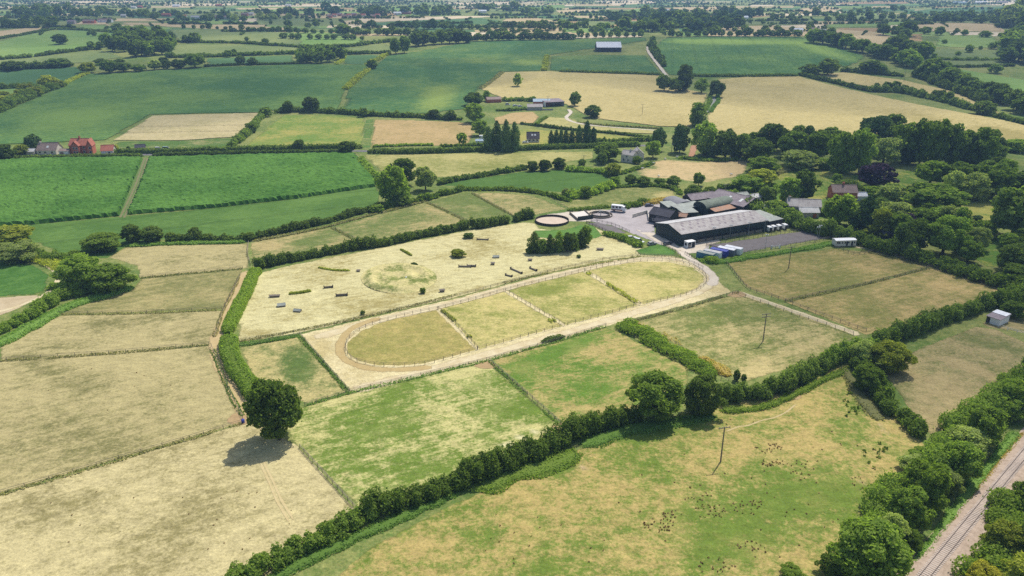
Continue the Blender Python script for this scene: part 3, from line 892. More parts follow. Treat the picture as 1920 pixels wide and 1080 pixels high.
# southern paddocks
s4 = ang((575, 762), (912, 678))
M['pa'] = mat_field('small_paddock', seen(196, 180, 120), seen(98, 118, 58), contrast=0.9)
field('field', [(450, 652), (556, 632), (652, 735), (584, 757), (500, 738), (470, 700)], M['pa'], 'small green and tan paddock beside the big oak', base=0.25, lush=[(560, 680, 40, 38, 0.75, 30), (500, 660, 20, 14, .3), (600, 742, 50, 10, -.2)])
M['pb'] = mat_field('lush_paddock', seen(206, 196, 130), seen(112, 134, 54), bare=seen(220, 210, 158), streak=s4, contrast=1.15)
field('field', [(556, 766), (656, 738), (912, 679), (1062, 806), (1010, 835), (850, 898), (680, 958), (556, 836), (530, 800)], M['pb'], 'bright green striped paddock in the middle foreground', base=0.55,
      lush=[(700, 790, 120, 50, 0.2, -12), (930, 770, 80, 25, 0.3, -12), (650, 880, 70, 40, 0.25, 20), (860, 700, 90, 12, -0.3, -12), (820, 870, 100, 14, 0.15, -18)],
      bare=[(980, 822, 100, 9, 0.85, -22), (880, 705, 50, 9, 0.3, -14)])
M['pc'] = mat_field('mixed_paddock', seen(188, 168, 106), seen(104, 134, 52), bare=seen(216, 196, 146), streak=s4, contrast=1.0)
field('field', [(918, 677), (1136, 614), (1160, 622), (1292, 690), (1290, 720), (1180, 772), (1066, 806)], M['pc'], 'paddock green along its top and tan below, by the shaggy hedge', base=0.5,
      lush=[(1010, 670, 90, 14, 0.6, -16), (1080, 645, 60, 16, 0.6, -16), (980, 710, 40, 22, .35), (1130, 690, 60, 12, 0.2)], bare=[(1115, 785, 60, 9, 0.7, -18), (1235, 680, 60, 6, .3, 28)])
M['pd'] = mat_field('dull_paddock', seen(198, 180, 122), seen(116, 126, 64), streak=s4, contrast=0.9)
field('field', [(1190, 603), (1384, 549), (1612, 628), (1560, 660), (1480, 690), (1400, 716), (1352, 692)], M['pd'], 'paddock with a power pole and dried bottom corner', base=0.58,
      lush=[(1400, 585, 100, 24, 0.45, 8), (1320, 600, 60, 20, 0.3), (1480, 660, 90, 16, -0.5, -14), (1420, 695, 60, 12, -0.5, -14)])
M['pe'] = mat_field('brown_paddock', seen(188, 164, 108), seen(130, 130, 70), streak=s4, contrast=0.9)  # brown carries some of the cloud shade in the colour itself
field('field', [(1362, 492), (1420, 484), (1560, 466), (1610, 470), (1650, 472), (1745, 501), (1610, 536), (1472, 565), (1400, 540)], M['pe'], 'upper brown paddock with a thin power pole below the sand school', base=0.62, lush=[(1560, 490, 70, 10, 0.25), (1680, 500, 50, 8, 0.25), (1440, 530, 60, 10, .1)])
field('field', [(1472, 566), (1610, 537), (1746, 502), (1892, 546), (1850, 562), (1750, 600), (1624, 628)], M['pe'], 'lower brown paddock between the two lanes', base=0.52, lush=[(1640, 580, 100, 14, 0.25, -8), (1780, 540, 60, 8, -0.4, 12), (1700, 600, 60, 8, -0.35, -14)])
# foreground field below the main hedge
M['g'] = mat_field('weedy_meadow', seen(190, 168, 104), seen(112, 132, 54), bare=seen(206, 178, 134), contrast=1.25, patch=0.03)
field('field', [(620, 1090), (700, 1022), (860, 940), (1020, 870), (1180, 800), (1400, 745), (1500, 718), (1600, 672), (1640, 730), (1735, 835), (1700, 930), (1560, 1060), (1480, 1160), (520, 1160)], M['g'],
      'weedy foreground meadow with a power pole and brown docks', base=0.52,
      lush=[(1400, 960, 150, 60, 0.55, -20), (1480, 1000, 130, 60, .35), (1250, 800, 110, 20, 0.7, -10), (1050, 880, 60, 24, 0.7, -25), (1590, 800, 90, 50, 0.35, 30), (1330, 1040, 60, 30, 0.35), (1420, 880, 60, 24, 0.5), (1600, 930, 60, 50, 0.4),
            (900, 1000, 60, 14, 0.3), (800, 1060, 60, 14, 0.3)],
      bare=[(1090, 875, 24, 8, 0.7), (1500, 735, 14, 8, 0.8), (1620, 900, 24, 9, 0.6), (1680, 870, 14, 8, 0.6), (1390, 800, 60, 3, 0.5, -20), (1640, 790, 70, 5, .5, 45), (1450, 900, 70, 2.5, .5, -38)])
M['gi'] = mat_field('grey_pasture', seen(176, 158, 110), seen(114, 120, 68), contrast=0.9)
field('field', [(1650, 690), (1720, 655), (1830, 612), (1870, 618), (1960, 660), (1960, 745), (1860, 790), (1760, 835), (1700, 760)], M['gi'], 'dull tan pasture right of the cross hedge', base=0.35,
      lush=[(1850, 640, 80, 18, 0.35, 14), (1680, 740, 30, 50, 0.4, 30), (1820, 690, 80, 8, -0.6, 20)])
field('field', [(1832, 610), (1870, 590), (1920, 580), (2000, 575), (2000, 640), (1905, 622)], M['gi'], 'small green pasture corner beside the white field shelter', base=0.6)

# ---- middle distance
crop1 = seen(84, 122, 54); crop2 = seen(62, 100, 44)
s5 = ang((240, 402), (707, 349))
M['smooth'] = mat_field('smooth_crop', seen(108, 138, 66), seen(84, 116, 52), streak=s5, contrast=0.7, grain=0.6, tram=(26.0, s5, 0.12))
field('field', [(-80, 430), (60, 421), (225, 406), (400, 390), (560, 372), (707, 349), (712, 362), (712, 392), (600, 419), (520, 436), (470, 446), (300, 450), (240, 460), (200, 485), (120, 480), (70, 455), (-80, 470)], M['smooth'],
      'smooth mown green strip below the maize', base=0.6, lush=[(600, 372, 90, 10, -0.5, -8), (200, 425, 90, 8, .2)])
M['young'] = mat_field('young_crop', seen(106, 142, 66), seen(70, 110, 46), streak=ang((0, 520), (90, 500)), contrast=0.7, grain=0.6)
field('field', [(-80, 485), (0, 488), (60, 496), (92, 515), (86, 545), (60, 553), (-80, 560)], M['young'], 'small green crop field at the left edge with curved end', base=0.6, smooth=False)
M['chalk'] = mat_surface('bare_pale_earth', seen(206, 186, 148), seen(178, 156, 116), 0.2, 0.2, soft=True)
field('field', [(-80, 562), (60, 554), (84, 552), (40, 576), (-80, 625)], M['chalk'], 'bare pale earth corner at the left edge', base=0.0)
s6 = ang((682, 290), (1113, 284))
M['hay'] = mat_field('hay_meadow', seen(188, 178, 114), seen(136, 140, 72), streak=s6, contrast=0.8)
field('field', [(682, 291), (860, 287), (1113, 284), (1112, 297), (985, 314), (850, 332), (740, 337), (712, 322)], M['hay'], 'pale mown hay meadow south of the road hedge', base=0.45, lush=[(720, 318, 30, 10, .4), (900, 315, 100, 6, .3, -8), (1060, 290, 50, 4, -.3)])
field('field', [(816, 346), (985, 321), (1080, 317), (1142, 330), (1138, 345), (1060, 361), (950, 354), (870, 351)], M['smooth'], 'dark smooth green field behind the strip paddocks', base=0.85)
M['slope'] = mat_field('slope_grass', seen(186, 172, 112), seen(112, 124, 64), contrast=0.8)
field('field', [(1044, 380), (1110, 368), (1150, 353), (1230, 350), (1262, 356), (1270, 372), (1200, 380), (1120, 390), (1070, 392)], M['slope'], 'green slope behind the round pens with a tan corner', base=0.75, lush=[(1250, 366, 14, 9, -.9), (1080, 384, 40, 5, -0.3)])
M['sheepf'] = mat_field('sheep_pasture', seen(206, 180, 130), seen(92, 120, 56), contrast=0.7)
field('field', [(1176, 322), (1230, 302), (1300, 290), (1402, 302), (1402, 318), (1385, 330), (1330, 342), (1210, 332)], M['sheepf'], 'tan pasture with white sheep and a green upper edge', base=0.1, lush=[(1290, 296, 110, 7, 1.1, 2), (1200, 318, 30, 7, 1.0, -20)])
M['rough'] = mat_field('rough_meadow', seen(176, 170, 88), seen(92, 126, 50), contrast=1.3, patch=0.05)
field('field', [(1402, 352), (1440, 330), (1470, 312), (1560, 318), (1620, 330), (1610, 365), (1560, 395), (1480, 385), (1420, 380)], M['rough'], 'rough yellow-green meadow behind the farm buildings', base=0.6)
field('field', [(1600, 330), (1720, 318), (1780, 330), (1700, 352), (1620, 352)], M['rough'], 'rough meadow behind the copper beech', base=0.8)
field('field', [(1798, 380), (1850, 372), (1890, 376), (1870, 412), (1800, 420)], M['rough'], 'mown clearing among the trees on the right', base=0.3)
field('field', [(1780, 430), (1920, 450), (1920, 500), (1850, 500), (1800, 470)], M['rough'], 'shaded garden lawn among the right-hand trees', base=0.9)
field('field', [(1490, 385), (1545, 372), (1600, 378), (1590, 402), (1530, 412)], mat_field('lawn', seen(120, 146, 70), seen(86, 122, 52), contrast=0.6), 'green garden lawn behind the grey roofed house', base=0.5)
# north of the road
s7 = ang((285, 216), (490, 212))
M['two'] = mat_field('pale_stubble', seen(198, 182, 134), seen(160, 152, 98), streak=s7, contrast=0.7)
field('field', [(286, 217), (400, 214), (490, 212), (482, 228), (460, 256), (340, 264), (210, 264)], M['two'], 'pale beige cropped field behind the red house', base=0.25)
field('field', [(210, 265), (340, 264), (460, 258), (430, 279), (330, 281), (226, 280)], M['sheepf'], 'green garden strip beside the houses', base=0.9)
M['n2'] = mat_field('rough_pasture', seen(172, 164, 88), seen(116, 142, 62), contrast=1.1)
field('field', [(532, 215), (620, 216), (686, 222), (678, 277), (456, 281), (472, 262)], M['n2'], 'green-brown pasture with a straight green edge', base=0.55, lush=[(560, 222, 60, 10, 0.4)])
field('field', [(686, 222), (701, 223), (694, 277), (678, 277)], M['smooth'], 'narrow dark green strip between two pastures', base=0.4)
M['n3'] = mat_field('scorched_pasture', seen(196, 168, 116), seen(164, 146, 92), contrast=0.9)
field('field', [(702, 224), (800, 226), (882, 230), (892, 246), (880, 272), (694, 277)], M['n3'], 'scorched tan pasture beside the dark conifers', base=0.4)
field('field', [(925, 222), (960, 212), (1000, 210), (1013, 220), (1000, 232), (930, 234)], M['n3'], 'small golden paddock below the far farm', base=0.2)
field('field', [(1005, 232), (1030, 220), (1070, 222), (1100, 236), (1240, 244), (1240, 252), (1100, 247), (1010, 238)], M['hay'], 'thin pale field along the farm drive', base=0.2)
field('field', [(970, 240), (1100, 250), (1240, 258), (1230, 266), (1100, 268), (975, 272)], M['n2'], 'tawny meadow around the dark roofed bungalow', base=0.2)
# large crops
M['k1'] = mat_field('beet_crop', seen(122, 150, 74), seen(74, 112, 62), streak=ang((0, 250), (600, 180)), contrast=0.75, grain=0.7, patch=0.012)
field('field', [(-200, 300), (0, 272), (200, 263), (284, 215), (490, 211), (530, 205), (600, 209), (634, 206), (648, 168), (690, 131), (690, 122), (555, 121), (385, 127), (165, 139), (118, 160), (0, 212), (-200, 235)], M['k1'],
      'broad green crop field sweeping across the left', base=0.55, lush=[(120, 225, 130, 24, -0.35, -15), (500, 160, 140, 20, 0.35), (400, 180, 100, 10, -.2, -6)])
M['k2'] = mat_field('beet_crop_dark', seen(138, 156, 76), seen(72, 112, 64), streak=ang((700, 200), (1000, 130)), contrast=0.7, grain=0.6, patch=0.01)
field('field', [(640, 206), (652, 168), (693, 130), (726, 105), (790, 95), (880, 78), (1050, 74), (1212, 70), (1216, 76), (1030, 104), (1024, 132), (940, 135), (902, 166), (872, 205), (800, 214), (700, 213)], M['k2'],
      'large dark green crop field running up to the black barn', base=0.75, lush=[(820, 185, 50, 20, -0.8, -25), (900, 115, 60, 6, -0.45), (1000, 118, 40, 8, -.5), (1000, 80, 100, 3, .3)])  # big paler blob: sun breaking through cloud, painted into the crop colour
field('field', [(1034, 106), (1120, 103), (1212, 104), (1242, 139), (1048, 133), (1028, 132)], M['k2'], 'small dark green crop field below the black barn', base=0.7, lush=[(1110, 108, 60, 4, -.4)])
M['k4'] = mat_field('barley_green', seen(150, 176, 82), seen(78, 118, 62), streak=ang((1400, 140), (1385, 90)), contrast=0.55, grain=0.6, patch=0.01, tram=(30.0, ang((1440, 138), (1405, 90)), 0.10))
field('field', [(1224, 100), (1228, 84), (1248, 71), (1340, 69), (1500, 70), (1530, 79), (1600, 96), (1626, 106), (1600, 122), (1500, 141), (1380, 142), (1252, 141)], M['k4'],
      'rounded green crop field on the far hill', base=0.75, lush=[(1400, 78, 160, 7, -0.6), (1560, 98, 70, 8, -0.6, 18), (1280, 78, 40, 5, -.2)])  # paler blobs at the top are sun patches painted into the crop
M['wheat'] = mat_field('ripe_corn', seen(200, 182, 122), seen(166, 152, 92), streak=ang((1350, 240), (1600, 160)), contrast=0.85, patch=0.012)
field('field', [(942, 136), (1030, 134), (1048, 135), (1240, 142), (1250, 160), (1326, 176), (1318, 208), (1296, 238), (1240, 238), (1110, 222), (1060, 196), (940, 184), (902, 168)], M['wheat'],
      'ripe golden field with a single green tree', base=0.2, lush=[(1200, 210, 60, 10, .2)])
field('field', [(1330, 205), (1355, 170), (1345, 150), (1400, 144), (1496, 143), (1560, 160), (1700, 192), (1862, 222), (1960, 245), (1960, 275), (1860, 262), (1600, 264), (1400, 258), (1318, 246)], M['wheat'],
      'wide ripe golden field above the wooded valley', base=0.25, lush=[(1880, 250, 60, 12, 1.1, 10), (1700, 215, 100, 10, .25, 10)])
field('field', [(1524, 141), (1580, 136), (1690, 150), (1790, 172), (1880, 215), (1850, 210), (1760, 182), (1690, 166), (1630, 164)], M['wheat'], 'golden wedge of corn between two hedges', base=0.15)

# ---- the far country
pal = {
    'g1': mat_field('far_green_bright', seen(150, 170, 92), seen(112, 146, 72), contrast=0.6, patch=0.008, grain=0.5),
    'g2': mat_field('far_green_dull', seen(154, 160, 96), seen(112, 130, 76), contrast=0.6, patch=0.008, grain=0.5),
    'g3': mat_field('far_green_dark', seen(104, 134, 80), seen(80, 116, 72), contrast=0.6, patch=0.008, grain=0.5),
    't1': mat_field('far_tan', seen(214, 190, 146), seen(186, 166, 120), contrast=0.6, patch=0.008, grain=0.5),
    't2': mat_field('far_brown', seen(190, 156, 112), seen(166, 140, 96), contrast=0.6, patch=0.008, grain=0.5),
    't3': mat_field('far_cream', seen(236, 216, 184), seen(216, 196, 156), contrast=0.5, patch=0.008, grain=0.4),
}
FAR = [
    ('g1', [(-100, 95), (0, 77), (98, 57), (150, 58), (236, 65), (190, 75), (186, 92), (70, 106), (-100, 112)], 'bright green hillside field with a lone round tree'),
    ('g2', [(-100, 122), (70, 107), (195, 95), (236, 108), (150, 119), (-100, 128)], 'thin green field below the copse'),
    ('g3', [(-100, 136), (70, 130), (150, 126), (160, 136), (118, 156), (-100, 166)], 'bluish green crop field at the left edge'),
    ('g1', [(-100, 172), (20, 166), (50, 168), (30, 184), (-100, 210)], 'small bright field in the left corner of the hedges'),
    ('t1', [(-100, 70), (0, 58), (50, 53), (100, 51), (78, 58), (0, 72), (-100, 84)], 'tan field at the far left under the trees'),
    ('g2', [(330, 84), (440, 84), (560, 89), (548, 101), (420, 105), (326, 107), (312, 96)], 'dull green field right of the dense copse'),
    ('g3', [(388, 110), (550, 104), (556, 119), (386, 124)], 'thin blue-green crop strip below the dull field'),
    ('g2', [(315, 56), (420, 55), (520, 64), (570, 78), (560, 86), (440, 80), (336, 78)], 'green field with two hedgerow trees, right of the copse'),
    ('g1', [(150, 47), (215, 48), (330, 52), (300, 60), (236, 63), (150, 57)], 'narrow bright green field behind the lone tree'),
    ('t1', [(222, 42), (300, 43), (420, 47), (545, 52), (540, 60), (420, 56), (330, 51), (240, 46)], 'long tan field before the far village'),
    ('g1', [(306, 36), (400, 38), (520, 43), (520, 47), (400, 45), (306, 41)], 'thin green field right at the far village'),
    ('g1', [(560, 68), (680, 72), (690, 80), (640, 90), (572, 89), (545, 78)], 'light green field with hedges on all sides'),
    ('g2', [(650, 92), (726, 80), (736, 98), (650, 101)], 'small olive field left of the twin trees'),
    ('g3', [(645, 104), (726, 102), (690, 122), (640, 120)], 'small blue-green field beside the second copse'),
    ('g2', [(480, 35), (560, 33), (640, 40), (656, 47), (560, 50), (480, 46)], 'green field before the red roofed village'),
    ('g1', [(520, 62), (600, 60), (660, 64), (640, 70), (540, 68)], 'thin light green strip among dark hedges'),
    ('g2', [(560, 53), (700, 56), (805, 60), (795, 65), (660, 63), (560, 57)], 'pale green strip behind the hedgerow oaks'),
    ('t3', [(630, 40), (730, 34), (860, 30), (940, 30), (900, 33), (760, 39), (660, 41)], 'long cream stubble field near the far village'),
    ('g3', [(670, 44), (760, 39), (900, 34), (965, 42), (930, 46), (800, 47), (690, 48)], 'dark green far field under the cream stubble'),
    ('t1', [(950, 35), (1000, 33), (1050, 40), (1084, 48), (1040, 55), (985, 52), (940, 40)], 'peach coloured stubble field on the far slope'),
    ('g2', [(845, 49), (900, 50), (918, 56), (850, 57)], 'small light field among dark woods'),
    ('g3', [(930, 25), (1040, 28), (1110, 36), (1050, 36), (950, 31)], 'green field over the peach stubble'),
    ('g2', [(1072, 38), (1120, 38), (1160, 44), (1130, 52), (1080, 50), (1090, 44)], 'dull green field right of the peach stubble'),
    ('g1', [(1070, 57), (1180, 56), (1180, 60), (1070, 62)], 'bright green strip behind the row of small trees'),
    ('t3', [(1000, 68), (1200, 66), (1210, 70), (1050, 73)], 'pale strip of stubble behind the big crop field'),
    ('g1', [(1140, 26), (1200, 15), (1230, 22), (1226, 28), (1140, 28)], 'green hill field far behind the barn'),
    ('t1', [(1330, 52), (1420, 48), (1520, 52), (1640, 60), (1700, 75), (1680, 82), (1580, 70), (1480, 66), (1330, 62)], 'brown-tan field above the rounded crop'),
    ('g2', [(1384, 36), (1450, 30), (1520, 36), (1540, 44), (1480, 48), (1386, 46)], 'pale green hump field on the far right'),
    ('t1', [(1480, 20), (1540, 10), (1580, 16), (1560, 24), (1500, 25)], 'tan hill field among far hedges'),
    ('g2', [(1560, 30), (1700, 26), (1700, 34), (1600, 40), (1555, 38)], 'thin green far field with hedgerow trees'),
    ('g3', [(1690, 22), (1790, 14), (1900, 12), (1880, 22), (1780, 28), (1700, 27)], 'dark green field near the far right skyline'),
    ('g1', [(1550, 46), (1640, 42), (1730, 38), (1720, 44), (1640, 50), (1550, 52)], 'light green field under the far right hedges'),
    ('t1', [(1690, 45), (1780, 43), (1870, 44), (1880, 58), (1790, 60), (1705, 57)], 'tan field beside the great dark trees'),
    ('t2', [(1700, 64), (1730, 64), (1730, 78), (1705, 82)], 'small brown field among the hedges'),
    ('t1', [(1590, 60), (1650, 62), (1700, 85), (1660, 90), (1610, 72)], 'long tan wedge beside the oak row'),
    ('g1', [(1760, 66), (1860, 66), (1872, 76), (1860, 90), (1750, 88)], 'pale green pasture among small trees'),
    ('g2', [(1720, 92), (1880, 94), (1880, 110), (1800, 112), (1740, 104)], 'green pasture with scattered bushes'),
    ('g2', [(1740, 112), (1900, 114), (1890, 122), (1760, 126)], 'narrow green pasture below the scattered bushes'),
    ('g1', [(1728, 128), (1800, 130), (1920, 150), (1960, 170), (1900, 190), (1820, 150)], 'light meadow above the band of big trees'),
    ('t3', [(1110, 2), (1230, 0), (1230, 6), (1150, 10)], 'white stubble field close to the skyline'),
    ('t1', [(1260, 14), (1330, 12), (1400, 16), (1330, 19), (1260, 18)], 'far pale field behind the dark wood'),
    ('t3', [(1790, 2), (2000, 0), (2000, 10), (1860, 10)], 'cream field on the far right skyline'),
    ('g2', [(0, 34), (60, 30), (100, 34), (60, 40), (0, 42)], 'far green field at the left behind the trees'),
    ('t1', [(20, 16), (160, 14), (150, 18), (20, 20)], 'far tan strip at the upper left'),
    ('t3', [(300, 8), (450, 6), (440, 10), (310, 12)], 'far cream strip behind the village'),
    ('g2', [(240, 20), (420, 18), (420, 23), (240, 25)], 'far green strip with a line of poplars'),
    ('t3', [(480, 10), (640, 8), (640, 12), (490, 13)], 'far pale strip left of centre'),
    ('g1', [(720, 14), (800, 13), (840, 20), (740, 22)], 'far green field beside a farm'),
    ('t3', [(850, 6), (960, 4), (960, 9), (860, 10)], 'far pale strip near the middle skyline'),
    ('g1', [(960, 12), (1060, 9), (1060, 16), (970, 19)], 'far bright green strip near the middle'),
    ('t1', [(1040, 20), (1110, 17), (1110, 22), (1050, 25)], 'far tan field right of the middle'),
    ('g2', [(1300, 5), (1500, 3), (1480, 9), (1320, 10)], 'far green ridge field on the right'),
    ('t2', [(1560, 4), (1720, 1), (1700, 7), (1580, 8)], 'far brown ridge field on the right'),
    ('g1', [(560, 2), (720, 0), (720, 4), (580, 5)], 'pale green field on the skyline left of centre'),
    ('t3', [(60, 3), (260, 1), (260, 5), (80, 7)], 'pale field on the left skyline'),
]
for k, poly, lab in FAR:
    field('far_field', poly, pal[k], lab, base=0.4 + 0.3 * trng.random())

# ---- farm surfaces
M['concrete'] = mat_surface('yard_concrete', seen(190, 180, 176), seen(160, 150, 146), 0.12, 0.12, soft=True)
M['gravel'] = mat_surface('pale_gravel', seen(222, 208, 186), seen(196, 180, 154), 0.2, 0.15, soft=True)
M['menage'] = mat_surface('grey_school_surface', seen(128, 120, 116), seen(108, 101, 98), 0.25, 0.12, soft=True)
field('yard', [(1110, 402), (1180, 382), (1260, 372), (1300, 378), (1290, 396), (1230, 402), (1228, 440), (1276, 462), (1330, 450), (1330, 472), (1305, 474), (1278, 470), (1240, 460), (1190, 440), (1150, 425), (1105, 415)], M['concrete'], 'grey concrete yard beside the large dark barn', zoff=0.030, cat='yard')
field('yard', [(1040, 400), (1100, 392), (1150, 393), (1165, 402), (1150, 412), (1105, 416), (1060, 415), (1008, 404)], M['gravel'], 'pale stony ground around the round pens', zoff=0.028, cat='yard')
field('yard', [(1230, 438), (1275, 462), (1330, 448), (1400, 436), (1330, 462), (1322, 474), (1290, 476), (1240, 460), (1215, 446), (1190, 430)], M['gravel'], 'pale gravel apron in front of the dark barn gable', zoff=0.055, cat='yard')
field('sand_school', [(1326, 459), (1420, 446), (1514, 431), (1530, 434), (1560, 446), (1480, 459), (1374, 477)], M['menage'], 'grey surfaced outdoor riding school', zoff=0.06, cat='riding school')
field('car_park', [(1099, 418), (1118, 417), (1150, 424), (1177, 436), (1165, 440), (1150, 441)], M['menage'], 'small grey fenced parking patch by the lane', zoff=0.06, cat='car park')
field('lawn', [(1190, 470), (1215, 462), (1240, 458), (1268, 470), (1272, 480), (1230, 480), (1200, 478)], M['young'], 'small green lawn inside the drive bend', zoff=0.05, base=0.5, cat='lawn')
field('lawn', [(1000, 432), (1062, 430), (1100, 418), (1118, 428), (1132, 442), (1105, 452), (1010, 446)], M['young'], 'mown green lawn behind the clump of cypress trees', zoff=0.04, base=0.4, cat='lawn')
ribbon('farm_drive', [(1240, 446), (1262, 460), (1280, 474), (1292, 484), (1322, 504), (1338, 520), (1334, 536)], 4.5, M['gravel'], 'pale gravel drive leaving the yard for the gallop', 0.044)
ribbon('dirt_lane', [(464, 508), (440, 550), (424, 588), (408, 628), (404, 655), (414, 685), (436, 730), (462, 778)], 4.6, mat_surface('lane_dirt', seen(206, 182, 130), seen(184, 156, 108), 0.3, 0.2, soft=True), 'brown dirt lane beside the trimmed hedge', 0.038)
ribbon('dirt_lane', [(1382, 548), (1440, 567), (1500, 588), (1560, 609), (1612, 628)], 3.6, M['path'], 'pale dirt lane between the two eastern paddocks', 0.038)
M['lane2'] = mat_surface('dry_lane', seen(190, 168, 116), seen(160, 142, 92), 0.2, 0.2, soft=True)
ribbon('dirt_lane', [(1590, 452), (1640, 462), (1720, 488), (1800, 512), (1900, 545), (1960, 562)], 9.0, M['lane2'], 'dry lane running under the trees on the right', 0.036)
ribbon('footpath', [(1600, 462), (1660, 474), (1740, 499), (1820, 522), (1890, 544)], 1.8, M['path'], 'thin pale path along the eastern fence', 0.041)
ribbon('farm_track', [(1066, 206), (1070, 212), (1062, 222), (1080, 231), (1130, 238), (1240, 246)], 4.0, M['gravel'], 'pale track curving down from the far farm', 0.45)
ribbon('road', [(-40, 301), (100, 296), (272, 290), (450, 286), (640, 283), (760, 284), (900, 279), (1100, 276), (1240, 272)], 5.5, mat_surface('asphalt', (0.16, 0.15, 0.15), (0.12, 0.11, 0.11)), 'narrow asphalt road between the two hedges', 0.035, cat='road')
ribbon('farm_track', [(1214, 88), (1216, 98), (1226, 112), (1240, 130), (1252, 146)], 5.0, M['gravel'], 'track leading past the far black barn', 0.7)
ribbon('farm_track', [(1338, 182), (1336, 196), (1322, 212)], 7.0, mat_surface('lane_grey', seen(150, 150, 140), soft=True), 'grey lane bending down between the golden fields', 0.7)
ribbon('dirt_track', [(1302, 272), (1296, 294)], 5.0, mat_surface('red_dirt', seen(188, 140, 104), soft=True), 'steep brown dirt track under the trees', 0.036)
ribbon('sheep_path', [(1362, 809), (1385, 800), (1402, 798), (1430, 788), (1452, 783), (1475, 772), (1492, 758)], 0.6, mat_surface('grey_path', seen(204, 184, 132), seen(180, 160, 106), 0.6, 0.3, soft=True), 'narrow trodden path past the foreground power pole', 0.038)
ribbon('crop_edge', [(-30, 592), (40, 572), (95, 545), (108, 520), (92, 500), (60, 490)], 2.2, M['path'], 'pale curved field margin at the left edge', 0.039)

M['tracks'] = mat_surface('track_green', seen(96, 122, 56), seen(126, 132, 78), 0.4, 0.2)
field('crop_gap', [(262, 298), (284, 298), (272, 325), (254, 372), (240, 404), (222, 406), (240, 365), (258, 322)], M['tracks'], 'green strip with tractor tracks between the two maize blocks', zoff=0.035)
for i_, dx in enumerate((-2.6, 2.6)):
    ribbon('tractor_track', [(274 + dx, 296), (258 + dx * 1.2, 345), (240 + dx * 1.3, 385), (229 + dx * 1.5, 408)], 0.9, mat_surface('wheel_rut', seen(140, 132, 90), seen(92, 100, 56), 0.5, 0.3), 'wheel rut between the maize blocks, %s one' % ('left', 'right')[i_], 0.068, step=6)
# patchwork of small fields towards the skyline
pr_ = random.Random(5)
vs_, fs_, mi_ = [], [], []
keys = ['g1', 'g2', 'g3', 't1', 't2', 't3', 'g2', 'g3', 't1']
yy = 1.0
rows_ = []
while yy < 62:
    hgt_ = 1.6 + yy * 0.11
    rows_.append((yy, yy + hgt_)); yy += hgt_
for (ya, yb_) in rows_:
    x = -120 - pr_.uniform(0, 60)
    sl_ = pr_.uniform(-6, 6)
    while x < 2040:
        w_ = pr_.uniform(45, 150)
        if pr_.random() < 0.8:
            q = [(x, yb_ - pr_.uniform(0, .5)), (x + w_, yb_ - pr_.uniform(0, .5)), (x + w_ + sl_ + pr_.uniform(-8, 8), ya + pr_.uniform(0, .6)), (x + sl_, ya + pr_.uniform(0, .6))]
            pts_ = [P(*c) for c in q]
            n0 = len(vs_); m_ = 8
            for i in range(m_ + 1):
                a_, b_ = pts_[0].lerp(pts_[3], i / m_), pts_[1].lerp(pts_[2], i / m_)
                for c in (a_, b_): vs_.append((c.x, c.y, terrain(c.y) + 0.06))
            k_ = pr_.randrange(len(keys)) if yb_ > 8 else pr_.choice([0, 1, 3, 5, 5])
            for i in range(m_): fs_.append((n0 + 2 * i, n0 + 2 * i + 1, n0 + 2 * i + 3, n0 + 2 * i + 2)); mi_.append(k_)
        x += w_
me = mesh_py('far_patchwork', vs_, fs_)
for k_ in keys: me.materials.append(pal[k_])
me.polygons.foreach_set('material_index', mi_)
for nm_, v_ in (('lush', 0.5), ('edge', 2.0)):
    a_ = me.attributes.new(nm_, 'FLOAT', 'POINT'); a_.data.foreach_set('value', np.full(len(vs_), v_, np.float32))
tag(link('far_patchwork', me), 'patchwork of tiny far fields reaching to the skyline', 'fields', None, 'structure')

# earth mound in the cross-country field
mc = P(748, 522)
def mound_z(x, y):
    kx = 74 * mpp(mc); ky = (P(748, 494).y - P(748, 552).y) / 2
    d = math.hypot((x - mc.x) / kx, (y - mc.y) / ky)
    e = max(0.0, 1 - d)
    rg = math.exp(-((d - 0.72) / 0.12) ** 2) * 1.5 + math.exp(-((d - 0.30) / 0.22) ** 2) * 1.1
    return rg * min(1.0, e * 6) + 0.02
M['mound'] = mat_field('mound_grass', seen(214, 200, 138), seen(122, 134, 66), contrast=1.2, patch=0.08)
mw = smooth_path([P(748 + 72 * math.cos(a), 522 + 29 * math.sin(a)) for a in [2 * math.pi * i / 16 for i in range(17)]])[:-1]
mme = patch_mesh('grass_mound', mw, 1.4, 0.03, lush=[(715, 538, 36, 8, 0.8, 6), (790, 526, 36, 5, 0.6, -14), (745, 505, 50, 4, .5, -6), (690, 520, 8, 14, .6), (820, 512, 6, 14, .5), (745, 522, 40, 5, .5, -6)], base=0.25, zfun=mound_z)
mme.materials.append(M['mound'])
tag(link('grass_mound', mme), 'low ringed grass mound in the cross-country field', 'mound', None, 'structure')

